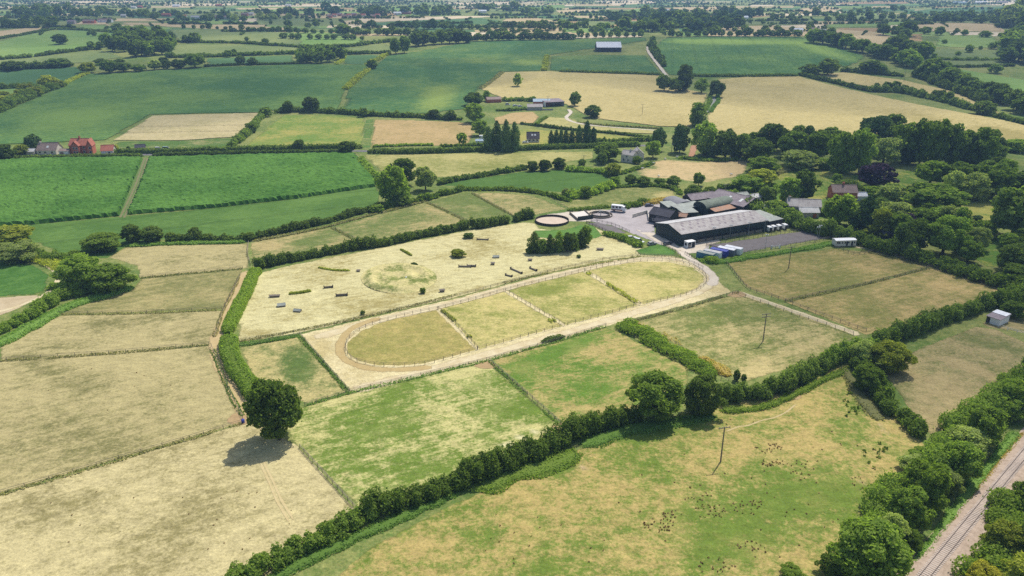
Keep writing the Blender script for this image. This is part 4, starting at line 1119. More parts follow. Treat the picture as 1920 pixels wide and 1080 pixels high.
M['trail'] = mat_surface('faint_trail', seen(214, 194, 142), seen(196, 176, 122), 0.5, 0.25, soft=True)
for i_, (pth_, w_, lab_) in enumerate([([(488, 868), (505, 905), (520, 940), (542, 978)], 0.7, 'faint tyre line in the nearest paddock, left one'), ([(494, 866), (512, 903), (528, 938), (550, 974)], 0.7, 'faint tyre line in the nearest paddock, right one')]):
    ribbon('trail', pth_, w_, M['trail'], lab_, 0.046 + 0.001 * i_, cat='trail')
M['mud'] = mat_surface('gateway_earth', seen(186, 158, 112), seen(160, 132, 92), 0.5, 0.25, soft=True)
for i_, (x_, y_, rx_, ry_, lab_) in enumerate([(448, 786, 22, 12, 'bare trodden earth at the lane corner by the blue drum'), (912, 684, 22, 8, 'bare trodden earth at the top of the green paddock fence'), (1488, 742, 16, 9, 'bare trodden earth at the gap in the eastern hedge'), (1382, 552, 18, 6, 'bare trodden earth where the lanes meet'), (1052, 800, 20, 7, 'bare trodden earth at the bottom of the paddock fence')]):
    field('bare_earth', [(x_ + rx_ * math.cos(a) * (1 + .2 * math.sin(3 * a)), y_ + ry_ * math.sin(a)) for a in [2 * math.pi * k / 12 for k in range(12)]], M['mud'], lab_, zoff=0.05, step=1.5, cat='earth')

# ------------------------------------------------------------------ hedges
# main hedge across the foreground
hedge([(440, 1110), (540, 1052), (640, 1000), (700, 968)], 5.8, 3.6, 'dense foreground hedge, its lowest stretch at the bottom of the picture', 'leaf_mid', 0.35, leaf=0.36)
hedge([(695, 970), (780, 938), (880, 900), (960, 868), (1040, 836), (1110, 810), (1185, 786)], 6.0, 4.1, 'dense foreground hedge below the bright green paddock', 'leaf_mid', 0.4, leaf=0.36)
hedge([(1345, 752), (1420, 745), (1490, 722), (1545, 690)], 5.4, 4.0, 'dense hedge between the weedy meadow and the power pole paddock', 'leaf_dark', 0.5, leaf=0.38)
hedge([(1540, 692), (1600, 668), (1640, 655)], 4.5, 4.2, 'tall ragged hedge left of the yellow-green bush', 'leaf_mid', 0.6, leaf=0.38)
hedge([(1640, 650), (1700, 632), (1760, 608), (1830, 585), (1868, 572)], 5.5, 4.4, 'tall ragged hedge below the lower brown paddock', 'leaf_dark', 0.55, leaf=0.4)
hedge([(1868, 575), (1920, 562), (2000, 535)], 7.0, 5.0, 'high green hedge running off the right edge', 'leaf_mid', 0.5, leaf=0.42)
hedge([(1612, 688), (1636, 730), (1668, 772), (1705, 800), (1728, 818)], 5.5, 3.6, 'bushy cross hedge leading down to the railway trees', 'leaf_mid', 0.5, leaf=0.36)
# verges of the main hedge
hedge([(470, 1110), (600, 1040), (720, 985), (860, 925)], 3.2, 0.5, 'lush green grass verge along the foreground hedge', 'grass_verge', 0.6, leaf=0.3, name='grass_verge', cat='grass', kind='stuff', dens=1.2)
hedge([(880, 915), (960, 893), (1040, 870), (1085, 848)], 7.0, 0.7, 'patch of nettles along the foreground hedge', 'leaf_mid', 0.8, leaf=0.3, name='nettle_patch', cat='nettles', kind='stuff', dens=1.2, lump_len=7)
hedge([(1090, 838), (1180, 806), (1280, 790), (1340, 778)], 5.5, 0.5, 'green verge below the two round trees', 'grass_verge', 0.8, leaf=0.3, name='grass_verge', cat='grass', kind='stuff', dens=0.9, lump_len=6)
hedge([(1350, 772), (1430, 765), (1500, 736), (1560, 706), (1600, 690)], 2.4, 0.8, 'bramble edge of the eastern hedge', 'leaf_bright', 0.9, leaf=0.3, name='bramble_edge', cat='brambles', kind='stuff', dens=1.0)
hedge([(1586, 686), (1600, 720), (1650, 790)], 5.0, 0.6, 'weedy strip beside the cross hedge', 'grass_dull', 0.9, leaf=0.3, name='weed_strip', cat='weeds', kind='stuff', dens=0.5)
# trimmed hedges round the cross-country field
hedge([(481, 508), (470, 535), (452, 572), (436, 606), (428, 628)], 4.6, 2.6, 'neat trimmed hedge beside the dirt lane, upper half', 'leaf_bright', 0.18, leaf=0.38)
hedge([(429, 634), (430, 662), (446, 698), (470, 732), (490, 752)], 5.6, 3.0, 'neat trimmed hedge beside the dirt lane, lower half to the oak', 'leaf_mid', 0.2, leaf=0.36)
hedge([(480, 504), (560, 488), (640, 473), (720, 459), (800, 443), (876, 429)], 4.6, 3.6, 'long clipped hedge above the cross-country field', 'leaf_dark', 0.3, leaf=0.45)
hedge([(886, 429), (920, 423), (953, 416)], 4.4, 3.6, 'short clipped hedge, middle piece above the cross-country field', 'leaf_dark', 0.3, leaf=0.48)
hedge([(960, 415), (978, 411), (997, 408)], 4.4, 3.6, 'short clipped hedge ending at the large round pen', 'leaf_dark', 0.35, leaf=0.48)
hedge([(446, 648), (500, 640), (560, 630)], 2.2, 0.6, 'grass bank below the cross-country field', 'grass_verge', 0.5, leaf=0.35, name='grass_verge', cat='grass', kind='stuff')
# shaggy hedge strip
hedge([(1160, 613), (1200, 625), (1250, 650), (1300, 677), (1338, 698)], 8.5, 1.6, 'shaggy wide green strip between two paddocks', 'leaf_bright', 0.5, leaf=0.36, lump_len=6)
hedge([(1196, 608), (1245, 632), (1275, 648)], 3.0, 1.3, 'golden dry weeds along the shaggy strip', 'grass_gold', 0.8, leaf=0.34, name='dry_weeds', cat='weeds', kind='stuff', dens=0.45, gaps=0.35)
hedge([(1312, 672), (1340, 688), (1368, 706)], 3.6, 1.3, 'golden dry weeds beside the dark square tree', 'grass_gold', 0.6, leaf=0.34, name='dry_weeds', cat='weeds', kind='stuff', dens=1.2)
hedge([(1015, 642), (1040, 636), (1058, 632)], 2.6, 1.0, 'small bramble clump on the gallop fence', 'leaf_dark', 0.5, leaf=0.36, name='bramble_clump', cat='brambles')
# hedges west
hedge([(-60, 640), (0, 622), (60, 596), (112, 566), (150, 552)], 5.5, 3.0, 'overgrown bank hedge at the left edge', 'leaf_mid', 0.5, leaf=0.42)
hedge([(-60, 668), (0, 646), (60, 612), (130, 576), (200, 554), (248, 538)], 6.0, 1.0, 'bright grassy bank curving round the tan paddock', 'grass_verge', 0.4, leaf=0.38, name='grass_bank', cat='grass', kind='stuff')
hedge([(100, 540), (130, 556), (170, 548)], 6.0, 2.2, 'scrub under the double-domed bush', 'leaf_mid', 0.5)
hedge([(70, 485), (110, 495), (130, 510)], 8.0, 1.4, 'pale scrub left of the double-domed bush', 'leaf_olive', 0.5)
hedge([(60, 478), (110, 486), (150, 480)], 7.0, 2.4, 'low green scrub between the left-edge bushes', 'leaf_mid', 0.4)
hedge([(235, 462), (300, 459), (380, 457), (460, 455)], 3.2, 1.0, 'bright grass verge above the small tan paddock', 'grass_verge', 0.3, name='grass_verge', cat='grass', kind='stuff')
hedge([(330, 452), (400, 452), (455, 450)], 4.5, 2.6, 'dark hedge above the small tan paddock', 'leaf_dark', 0.5)
hedge([(468, 449), (520, 438), (600, 421), (660, 405), (716, 390)], 4.6, 2.6, 'dark hedge below the smooth green strip', 'leaf_dark', 0.5)
hedge([(474, 453), (540, 441), (620, 424), (690, 405), (760, 388), (800, 377)], 2.2, 0.7, 'pale grass line along the strip paddocks', 'grass_dull', 0.4, name='grass_line', cat='grass', kind='stuff')
hedge([(720, 392), (760, 384), (800, 374), (830, 366), (868, 356)], 5.0, 2.2, 'mixed hedge east of the tall field trees', 'leaf_mid', 0.6)
hedge([(872, 357), (940, 357), (1000, 362), (1040, 370), (1070, 378)], 4.5, 1.6, 'low bright hedge behind the strip paddocks', 'leaf_bright', 0.4)
hedge([(1060, 372), (1100, 366), (1130, 356), (1150, 350)], 7.0, 3.2, 'bright scrub line below the dark smooth field', 'leaf_bright', 0.6)
hedge([(1150, 352), (1180, 350), (1230, 349), (1262, 355), (1276, 366)], 3.6, 1.4, 'low hedge over the green slope', 'leaf_mid', 0.5)
hedge([(820, 347), (860, 338), (920, 328), (985, 317)], 5.0, 2.4, 'hedge between the hay meadow and the dark smooth field', 'leaf_dark', 0.45)
hedge([(676, 300), (690, 318), (705, 333)], 5.5, 2.2, 'hedge between the maize and the hay meadow', 'leaf_mid', 0.5)
hedge([(705, 333), (716, 348), (724, 360)], 5.0, 1.4, 'tail of the hedge beside the maize corner', 'leaf_mid', 0.5)
# road hedges
hedge([(-40, 302), (30, 299), (150, 296), (268, 294)], 3.6, 2.4, 'roadside hedge in front of the houses', 'leaf_dark', 0.25)
hedge([(286, 293), (400, 290), (520, 288), (660, 286)], 3.6, 2.4, 'roadside hedge along the eastern maize', 'leaf_dark', 0.25)
hedge([(198, 288), (300, 287), (400, 284), (520, 281), (640, 278), (680, 278)], 4.2, 3.2, 'upper roadside hedge north of the road', 'leaf_dark', 0.2)
hedge([(690, 287), (760, 288), (860, 285), (980, 281), (1080, 278), (1200, 274)], 5.0, 3.4, 'thick roadside hedge above the hay meadow', 'leaf_dark', 0.25)
hedge([(700, 276), (760, 274), (812, 273)], 3.0, 1.6, 'light roadside hedge below the scorched pasture', 'leaf_bright', 0.3)
hedge([(828, 276), (870, 274), (905, 273)], 3.6, 2.0, 'garden hedge beside the white hut', 'leaf_mid', 0.3)
hedge([(1118, 270), (1180, 266), (1230, 264)], 4.5, 3.0, 'hedge north of the road, right of the conifers', 'leaf_dark', 0.4)
hedge([(975, 233), (1010, 237), (1060, 243), (1118, 248), (1190, 256), (1240, 263)], 3.2, 1.8, 'hedge across the tawny meadow', 'leaf_dark', 0.35)
hedge([(1003, 237), (1013, 228), (1026, 220)], 3.2, 1.6, 'short hedge beside the small golden paddock', 'leaf_mid', 0.4)
hedge([(1080, 230), (1130, 235), (1240, 242)], 2.2, 1.0, 'grassy verge along the farm drive', 'grass_dull', 0.4, name='grass_verge', cat='grass', kind='stuff')
# north
hedge([(432, 278), (452, 264), (468, 248), (482, 232), (494, 214)], 6.0, 3.6, 'overgrown hedge right of the pale beige field', 'leaf_dark', 0.6)
hedge([(515, 212), (560, 210), (620, 213), (700, 218), (780, 221), (866, 226)], 6.0, 3.8, 'dark hedge along the foot of the broad crop field', 'leaf_dark', 0.5)
hedge([(945, 190), (970, 189), (1000, 190)], 8.0, 3.0, 'dark hedge behind the far farm sheds', 'leaf_dark', 0.4)
hedge([(930, 208), (960, 208), (985, 206)], 4.0, 2.0, 'hedge in front of the far farm vehicles', 'leaf_mid', 0.4)
hedge([(648, 168), (668, 150), (690, 131)], 8.0, 2.2, 'low scrubby hedge between the two great crop fields', 'leaf_olive', 0.6)
hedge([(-60, 232), (0, 208), (40, 190), (80, 174), (116, 161)], 12.0, 5.5, 'thick wild hedge at the left of the broad crop field', 'leaf_dark', 0.55)
hedge([(118, 160), (140, 148), (163, 138)], 7.0, 2.0, 'low hedge climbing to the row of field trees', 'leaf_olive', 0.5)
hedge([(-40, 170), (20, 166), (62, 161)], 10.0, 4.0, 'dark hedge above the small bright field', 'leaf_dark', 0.6)
hedge([(-40, 133), (30, 131), (80, 128), (134, 124)], 13.0, 6.0, 'dark hedge over the bluish crop at the left', 'leaf_dark', 0.6)
hedge([(-20, 112), (30, 110), (62, 108)], 10.0, 4.0, 'short dark hedge at the left under the green hillside', 'leaf_dark', 0.5)
hedge([(70, 106), (120, 99), (160, 94), (190, 91)], 10.0, 4.0, 'dark hedge below the green hillside field', 'leaf_dark', 0.3)
hedge([(-20, 77), (40, 66), (98, 56)], 9.0, 2.5, 'hedge between tan field and green hillside', 'leaf_dark', 0.3)
hedge([(100, 55), (160, 57), (236, 63)], 9.0, 3.0, 'thin hedge along the top of the green hillside', 'leaf_dark', 0.3)
hedge([(385, 125), (460, 122), (555, 120)], 7.0, 2.2, 'thin hedge over the broad crop field', 'leaf_dark', 0.3)
hedge([(310, 108), (380, 107), (460, 104), (552, 101)], 10.0, 4.0, 'hedge below the dull field right of the copse', 'leaf_dark', 0.4)
hedge([(330, 79), (440, 81), (520, 86), (575, 90)], 10.0, 3.2, 'long thin hedge right of the dense copse', 'leaf_dark', 0.3)
hedge([(560, 90), (600, 90), (650, 88), (690, 83), (735, 78)], 10.0, 4.0, 'hedge rising to the twin trees', 'leaf_dark', 0.3)
hedge([(646, 102), (690, 101), (732, 100)], 9.0, 4.0, 'dark hedge beside the second copse', 'leaf_dark', 0.3)
hedge([(644, 104), (640, 114), (632, 121)], 7.0, 2.2, 'short hedge at the right of the second copse', 'leaf_olive', 0.4)
hedge([(690, 122), (712, 110), (728, 101)], 8.0, 2.2, 'pale scrub line running up to the twin trees', 'leaf_olive', 0.5)
hedge([(1025, 106), (1023, 120), (1021, 133)], 7.0, 2.2, 'rough strip left of the small crop field', 'leaf_olive', 0.5)
hedge([(1048, 135), (1120, 137), (1190, 139), (1244, 142)], 7.0, 2.8, 'straight dark hedge under the small crop field', 'leaf_dark', 0.2)
hedge([(1290, 143), (1380, 144), (1496, 143)], 7.0, 3.0, 'straight dark hedge under the rounded crop field', 'leaf_dark', 0.2)
hedge([(942, 136), (925, 150), (902, 167)], 5.0, 1.2, 'pale weedy edge of the golden field', 'grass_dull', 0.4, name='grass_edge', cat='grass', kind='stuff')
hedge([(1498, 141), (1540, 151), (1600, 165), (1630, 172)], 7.0, 3.5, 'hedge on the right shoulder of the wide golden field', 'leaf_dark', 0.45)
hedge([(1630, 172), (1690, 174), (1740, 185), (1800, 200), (1832, 208)], 8.0, 4.5, 'ragged hedge along the top of the wide golden field', 'leaf_dark', 0.7)
hedge([(1852, 216), (1880, 222), (1930, 236)], 7.0, 3.0, 'tail of the ragged hedge by the right edge', 'leaf_dark', 0.6)
hedge([(1574, 134), (1630, 138), (1692, 144)], 9.0, 4.0, 'dark hedge above the golden wedge', 'leaf_dark', 0.5)
hedge([(1712, 142), (1760, 160), (1800, 176), (1850, 196)], 10.0, 6.0, 'dark hedge to the right of the golden wedge', 'leaf_dark', 0.6)
hedge([(1745, 126), (1820, 126), (1900, 124)], 8.0, 2.5, 'thin hedge between two right-hand pastures', 'leaf_dark', 0.5)
hedge([(1720, 110), (1790, 113), (1900, 113)], 8.0, 2.5, 'thin dark hedge under the scattered bushes', 'leaf_dark', 0.5)
hedge([(1332, 180), (1330, 196), (1318, 214)], 4.0, 2.0, 'hedge on the outer side of the grey lane', 'leaf_mid', 0.4)
hedge([(1345, 180), (1346, 192), (1330, 212)], 4.0, 1.4, 'grassy bank on the inner side of the grey lane', 'grass_verge', 0.4)
hedge([(1216, 84), (1226, 102), (1236, 116), (1246, 126)], 6.0, 4.0, 'hedge along the track by the far black barn', 'leaf_dark', 0.7)
# around the farm
hedge([(1398, 392), (1430, 408), (1462, 418), (1500, 428), (1545, 440), (1600, 452)], 8.0, 5.0, 'tall dark hedge behind the horse trailers', 'leaf_dark', 0.5, leaf=0.6)
hedge([(1600, 453), (1660, 470), (1730, 490), (1800, 514), (1870, 534), (1930, 552)], 8.5, 4.4, 'dark hedge along the dry lane under the trees', 'leaf_mid', 0.5, leaf=0.55)
hedge([(1310, 486), (1330, 492), (1360, 491), (1420, 481), (1480, 472), (1540, 461), (1566, 455)], 4.0, 0.7, 'weedy green bank below the sand school', 'grass_verge', 0.7, leaf=0.42, name='weed_bank', cat='weeds', kind='stuff')
hedge([(1318, 489), (1336, 494)], 6.0, 2.2, 'bright bush clump beside the containers', 'leaf_bright', 0.5, leaf=0.42)
hedge([(1138, 440), (1158, 446), (1180, 456), (1200, 464)], 4.5, 2.0, 'shrubby hedge along the drive garden', 'leaf_mid', 0.6, leaf=0.45)
hedge([(1064, 396), (1090, 394), (1128, 390), (1146, 388)], 4.0, 1.3, 'rough weeds behind the round pens', 'leaf_mid', 0.7, name='weed_bank', cat='weeds', kind='stuff')
hedge([(1168, 390), (1190, 386), (1215, 380)], 6.0, 1.8, 'green scrub behind the parked lorry', 'leaf_mid', 0.6)
hedge([(1184, 386), (1220, 381), (1262, 374)], 6.0, 1.6, 'golden dry bank behind the yard', 'grass_gold', 0.6, name='dry_bank', cat='grass', kind='stuff')
hedge([(1282, 376), (1330, 372), (1380, 372)], 6.0, 2.0, 'scrub behind the stable roofs', 'leaf_mid', 0.6)
hedge([(1345, 352), (1390, 354), (1440, 348)], 5.0, 2.2, 'field hedge beyond the farm buildings', 'leaf_mid', 0.5)
hedge([(1398, 352), (1440, 334), (1480, 318)], 3.0, 1.0, 'rough grass line in the yellow-green meadow', 'grass_dull', 0.5, name='grass_line', cat='grass', kind='stuff')
hedge([(1506, 396), (1540, 402), (1560, 408)], 5.0, 2.6, 'dark garden hedge right of the grey roofed house', 'leaf_dark', 0.3, leaf=0.5)
hedge([(1142, 330), (1170, 325), (1210, 312), (1222, 306)], 4.0, 1.4, 'garden hedge below the white house', 'leaf_mid', 0.4)
hedge([(1062, 320), (1110, 322), (1150, 328)], 6.0, 2.5, 'scrub behind the dark smooth field', 'leaf_mid', 0.6)
hedge([(1276, 298), (1340, 302), (1396, 300)], 4.0, 1.5, 'shady scrub at the top of the sheep pasture', 'leaf_mid', 0.5)
hedge([(1330, 372), (1380, 362), (1440, 358)], 4.0, 2.0, 'thin hedge left of the dark garden trees', 'leaf_mid', 0.5)
# small scrub lines along fences
for pth, lab in (([(828, 582), (862, 610), (893, 650)], 'tufts of shrubs along the first infield fence'), ([(952, 548), (1000, 582), (1052, 612)], 'tufts of shrubs along the second infield fence'), ([(1100, 512), (1150, 540), (1196, 570)], 'tufts of shrubs along the third infield fence')):
    hedge(pth, 1.5, 0.9, lab, 'leaf_olive', 0.9, leaf=0.34, name='shrub_tufts', cat='shrubs', kind='stuff', gaps=0.45, dens=1.5)
for pth, lab in (([(0, 928), (150, 884), (300, 840), (455, 794)], 'dull grass line under the lowest left fence'), ([(0, 677), (200, 664), (392, 647)], 'dull grass line under the second left fence'),
                 ([(110, 590), (260, 588), (416, 581)], 'dull grass line under the third left fence'), ([(262, 522), (360, 513), (455, 504)], 'dull grass line under the fourth left fence'),
                 ([(560, 630), (600, 674), (652, 734)], 'green grass line left of the gallop ground'), ([(575, 760), (656, 737), (780, 708), (912, 677)], 'grass line over the bright green paddock'),
                 ([(918, 678), (990, 742), (1062, 806)], 'grass line between the two green paddocks'), ([(912, 677), (1030, 644), (1136, 612)], 'grass line over the tan and green paddock'),
                 ([(1190, 602), (1290, 576), (1384, 548)], 'grass line above the power pole paddock'), ([(1472, 566), (1600, 538), (1746, 502)], 'grass line between the two brown paddocks'),
                 ([(396, 650), (404, 672), (430, 735), (455, 780)], 'green weeds on the left side of the dirt lane'), ([(448, 520), (432, 556), (420, 580), (402, 632)], 'weeds on the left side of the upper lane'),
                 ([(622, 427), (650, 442), (678, 456)], 'grass line between the first strip paddocks'), ([(800, 380), (840, 398), (876, 416)], 'grass line between the middle strip paddocks'), ([(885, 363), (920, 382), (960, 404)], 'grass line between the last strip paddocks'),
                 ([(1610, 470), (1745, 500), (1892, 546)], 'grass line along the eastern path'), ([(448, 641), (700, 591), (1000, 518), (1200, 481)], 'grass line along the gallop rail')):
    g = 'grass_verge' if 'green' in lab else 'grass_dull'
    hedge(pth, 1.3, 0.45, lab, g, 0.8, leaf=0.32, name='grass_line', cat='grass', kind='stuff', dens=0.9, gaps=0.12)

# ------------------------------------------------------------------ trees and bushes, near
T(466, 582, 704, 842, 'oak', 'leaf_mid', 'big dark oak casting a shadow at the corner of the trimmed hedge', bark='bark')
T(1164, 1284, 690, 800, 'oak', 'leaf_mid', 'large rounded ash tree in the foreground hedge')
T(1276, 1358, 690, 788, 'bush', 'leaf_dark', 'dark square-cut tree beside the rounded ash', name='broadleaf_tree')
T(112, 205, 466, 552, 'bush', 'leaf_mid', 'left dome of the great double-domed bush')
T(160, 258, 484, 556, 'bush', 'leaf_mid', 'right dome of the great double-domed bush')
T(154, 236, 432, 476, 'bush', 'leaf_mid', 'bright rounded bush above the small tan paddock')
T(-20, 66, 422, 464, 'bush', 'leaf_olive', 'olive green bush at the left edge under the smooth strip')
T(-10, 80, 452, 496, 'bush', 'leaf_grey', 'grey-green willow bush at the left edge')
T(228, 272, 414, 458, 'bush', 'leaf_dark', 'dark bush over the small tan paddock, left of three')
T(262, 312, 418, 457, 'bush', 'leaf_dark', 'dark bush over the small tan paddock, middle of three')
T(308, 336, 432, 456, 'bush', 'leaf_dark', 'dark bush over the small tan paddock, right of three')
T(349, 382, 422, 452, 'bush', 'leaf_dark', 'single dark bush in the hedge under the smooth strip')
T(456, 482, 432, 452, 'bush', 'leaf_dark', 'small dark bush at the corner of the strip paddocks')
T(1626, 1712, 630, 706, 'bush', 'leaf_olive', 'big yellow-green bush at the top of the cross hedge')
T(1592, 1660, 676, 740, 'bush', 'leaf_bright', 'bright bush below the big yellow-green bush')
T(1590, 1645, 630, 690, 'bush', 'leaf_grey', 'greyish bush left of the big yellow-green bush')
T(1372, 1388, 690, 716, 'bush', 'leaf_dark', 'small sapling beside the golden weeds, left one')
T(1388, 1400, 698, 718, 'bush', 'leaf_dark', 'small sapling beside the golden weeds, right one')
T(1870, 1925, 558, 600, 'bush', 'leaf_mid', 'rounded bush in the high right-edge hedge')
# railway belt
belt = [(1905, 1965, 650, 720, 'leaf_dark'), (1856, 1936, 700, 785, 'leaf_bright'), (1862, 1930, 735, 795, 'leaf_mid'), (1790, 1880, 745, 848, 'leaf_mid'), (1768, 1850, 790, 862, 'leaf_grey'), (1748, 1834, 815, 912, 'leaf_mid'), (1730, 1800, 830, 890, 'leaf_grey'),
        (1682, 1780, 850, 964, 'leaf_bright'), (1732, 1802, 870, 938, 'leaf_grey'), (1646, 1740, 900, 1006, 'leaf_mid'), (1706, 1770, 900, 970, 'leaf_bright')]
for i, (a, b, c, d, l) in enumerate(belt):
    T(a, b, c, d, 'bush', l, '%s tree in the belt beside the railway, %s from the top' % ({'leaf_dark': 'dark', 'leaf_bright': 'bright green', 'leaf_mid': 'green', 'leaf_grey': 'grey-green'}[l], ordn(i)), 'trees in the belt beside the railway', name='broadleaf_tree')
hedge([(1930, 716), (1862, 772), (1796, 838), (1742, 892), (1698, 944), (1664, 990)], 11.0, 4.2, 'continuous thicket between the meadow and the railway', 'leaf_mid', 0.6, leaf=0.36)
hedge([(1700, 960), (1660, 1010), (1620, 1070)], 9.0, 3.0, 'low thicket behind the large round railway tree', 'leaf_bright', 0.6, leaf=0.36)
hedge([(1845, 1110), (1885, 1030), (1935, 960), (2000, 880)], 11.0, 3.2, 'scrubby thicket on the far side of the rails', 'leaf_bright', 0.6, leaf=0.34)
T(1538, 1696, 960, 1116, 'bush', 'leaf_mid', 'large round tree at the bottom right beside the railway', name='broadleaf_tree')
T(1640, 1700, 955, 1035, 'bush', 'leaf_grey', 'twiggy grey bush beside the large round railway tree')
T(1688, 1730, 990, 1038, 'bush', 'leaf_mid', 'glossy laurel bush close to the rails')
T(1528, 1590, 1035, 1090, 'bush', 'leaf_mid', 'low bush left of the large round railway tree')
T(1456, 1510, 1055, 1095, 'bush', 'leaf_bright', 'low bright bush at the bottom edge')
T(1892, 1995, 890, 980, 'bush', 'leaf_mid', 'spreading bush on the far side of the rails, upper', name='bush')
T(1836, 1930, 968, 1062, 'bush', 'leaf_olive', 'olive bush right of the rails at the bottom')
T(1900, 2005, 960, 1080, 'bush', 'leaf_mid', 'green bush in the bottom right corner')
T(1800, 1872, 1046, 1120, 'bush', 'leaf_yellow', 'yellowish bush at the bottom edge beside the rails')
T(1868, 1980, 1030, 1140, 'bush', 'leaf_olive', 'olive bush in the very bottom right corner')
T(1945, 2030, 832, 900, 'bush', 'leaf_bright', 'bright bush at the right edge beyond the rails')
# cypress clump in the cross-country field
for i, (a, b, c, d) in enumerate([(988, 1016, 432, 476), (1010, 1026, 446, 477), (1018, 1044, 434, 476), (1036, 1060, 428, 474), (1052, 1080, 434, 474), (1066, 1086, 432, 470), (1078, 1100, 426, 466), (1088, 1108, 418, 462)]):
    T(a - 2, b + 2, c + (i * 5 % 4), d, ('cypress', 'tall', 'conifer')[i % 3], ('leaf_dark', 'leaf_mid')[i % 2], 'dark tapering tree of the clump by the round pen, %s from the left' % ordn(i), 'tapering trees in the clump by the round pen', name='cypress_tree')
T(984, 998, 462, 477, 'bush', 'leaf_bright', 'small bright bush at the left end of the tapering clump')
T(866, 890, 434, 448, 'bush', 'leaf_dark', 'low bush in the cross-country field near the clipped hedge')
T(842, 876, 468, 484, 'bush', 'leaf_olive', 'mounded bush in the upper cross-country field')
T(768, 784, 490, 502, 'bush', 'leaf_dark', 'small bush on the grassy mound')
T(786, 800, 537, 551, 'bush', 'leaf_dark', 'small grey bush below the grassy mound')
T(675, 686, 580, 591, 'bush', 'leaf_dark', 'tiny tree beside the gallop rail')
T(1080, 1090, 476, 484, 'bush', 'leaf_dark', 'tiny bush right of the tapering clump')
T(1244, 1270, 390, 408, 'bush', 'leaf_dark', 'dark bush among the stable roofs')
# maize corner trees
T(706, 772, 308, 386, 'tall', 'leaf_mid', 'tall bright green tree at the maize corner')
T(724, 784, 294, 352, 'oak', 'leaf_dark', 'dark tree behind the tall tree at the maize corner')
T(776, 820, 310, 360, 'oak', 'leaf_grey', 'grey-green tree right of the tall tree at the maize corner')
T(735, 775, 362, 388, 'bush', 'leaf_dark', 'dark bush at the foot of the tall maize corner tree')
T(690, 722, 380, 400, 'bush', 'leaf_mid', 'low bush left of the tall maize corner tree')
T(784, 808, 362, 376, 'bush', 'leaf_mid', 'low bush right of the tall maize corner tree')
T(632, 672, 262, 290, 'oak', 'leaf_dark', 'round tree at the road gate by the maize')
T(546, 574, 261, 281, 'oak', 'leaf_dark', 'round tree on the upper roadside hedge')
T(856, 877, 248, 272, 'oak', 'leaf_bright', 'small bright tree in the scorched pasture')
# hay meadow bushes
for i, (a, b, c, d) in enumerate([(986, 1012, 298, 322), (1008, 1036, 296, 322), (1034, 1064, 293, 318), (1082, 1100, 296, 312)]):
    T(a, b, c, d, 'bush', 'leaf_dark', 'dark bush at the end of the hay meadow, %s from the left' % ordn(i), 'bushes at the end of the hay meadow')
# white house trees
T(1112, 1166, 266, 304, 'oak', 'leaf_dark', 'broad tree left of the white house')
T(1116, 1140, 285, 310, 'oak', 'leaf_dark', 'tree in front of the broad tree by the white house')
T(1132, 1166, 302, 332, 'bush', 'leaf_olive', 'brownish round bush below the white house')
T(1184, 1204, 290, 308, 'bush', 'leaf_mid', 'bush against the wall of the white house')
T(1208, 1240, 262, 298, 'oak', 'leaf_mid', 'tree right of the white house')
T(1084, 1112, 344, 372, 'bush', 'leaf_bright', 'bright round bush in the scrub line')
T(1050, 1072, 350, 372, 'bush', 'leaf_grey', 'pale bush in the scrub line')
T(1140, 1166, 328, 350, 'bush', 'leaf_mid', 'green bush at the right of the scrub line')
for i, (a, b, c, d, l) in enumerate([(1170, 1196, 324, 348, 'leaf_dark'), (1190, 1222, 328, 350, 'leaf_dark'), (1224, 1250, 332, 348, 'leaf_mid'), (1248, 1278, 326, 352, 'leaf_dark')]):
    T(a, b, c, d, 'bush', l, 'dark bush below the sheep pasture, %s from the left' % ordn(i), 'bushes below the sheep pasture')
T(1297, 1322, 322, 350, 'oak', 'leaf_dark', 'small round tree at the edge of the sheep pasture')
T(1280, 1318, 342, 376, 'bush', 'leaf_dark', 'dark tree behind the stables, left one', name='broadleaf_tree')
T(1312, 1348, 346, 376, 'bush', 'leaf_dark', 'dark tree behind the stables, right one', name='broadleaf_tree')
# conifers by the road
for i, (a, b, c, d) in enumerate([(903, 930, 236, 284), (918, 946, 226, 284), (936, 962, 224, 286), (952, 978, 228, 284)]):
    T(a, b, c, d, 'cypress', 'leaf_conifer', 'tall dark conifer left of the bungalow, %s from the left' % ordn(i), 'tall conifers left of the bungalow', name='conifer_tree')
for i, (a, b, c, d) in enumerate([(1026, 1040, 244, 272), (1036, 1050, 242, 272), (1046, 1058, 240, 272), (1054, 1068, 240, 272), (1064, 1080, 242, 273), (1076, 1094, 234, 273), (1088, 1112, 226, 274), (1104, 1120, 238, 272)]):
    T(a, b, c, d, 'cypress', 'leaf_conifer', 'dark conifer in the row right of the bungalow, %s from the left' % ordn(i), 'conifer row right of the bungalow', name='conifer_tree')
T(882, 916, 222, 256, 'oak', 'leaf_mid', 'green tree behind the tall conifers')
T(868, 910, 172, 200, 'oak', 'leaf_dark', 'upper dark tree left of the far farm')
T(868, 910, 192, 232, 'oak', 'leaf_mid', 'lower round tree left of the far farm')
T(904, 920, 170, 190, 'oak', 'leaf_bright', 'light green tree beside the far red shed')
T(1066, 1090, 171, 200, 'oak', 'leaf_dark', 'tree at the edge of the golden field by the far barn')
T(1094, 1130, 194, 222, 'bush', 'leaf_dark', 'spreading tree in the golden field corner', name='broadleaf_tree')
T(961, 980, 145, 163, 'oak', 'leaf_bright', 'single bright green tree in the golden field', h=13)
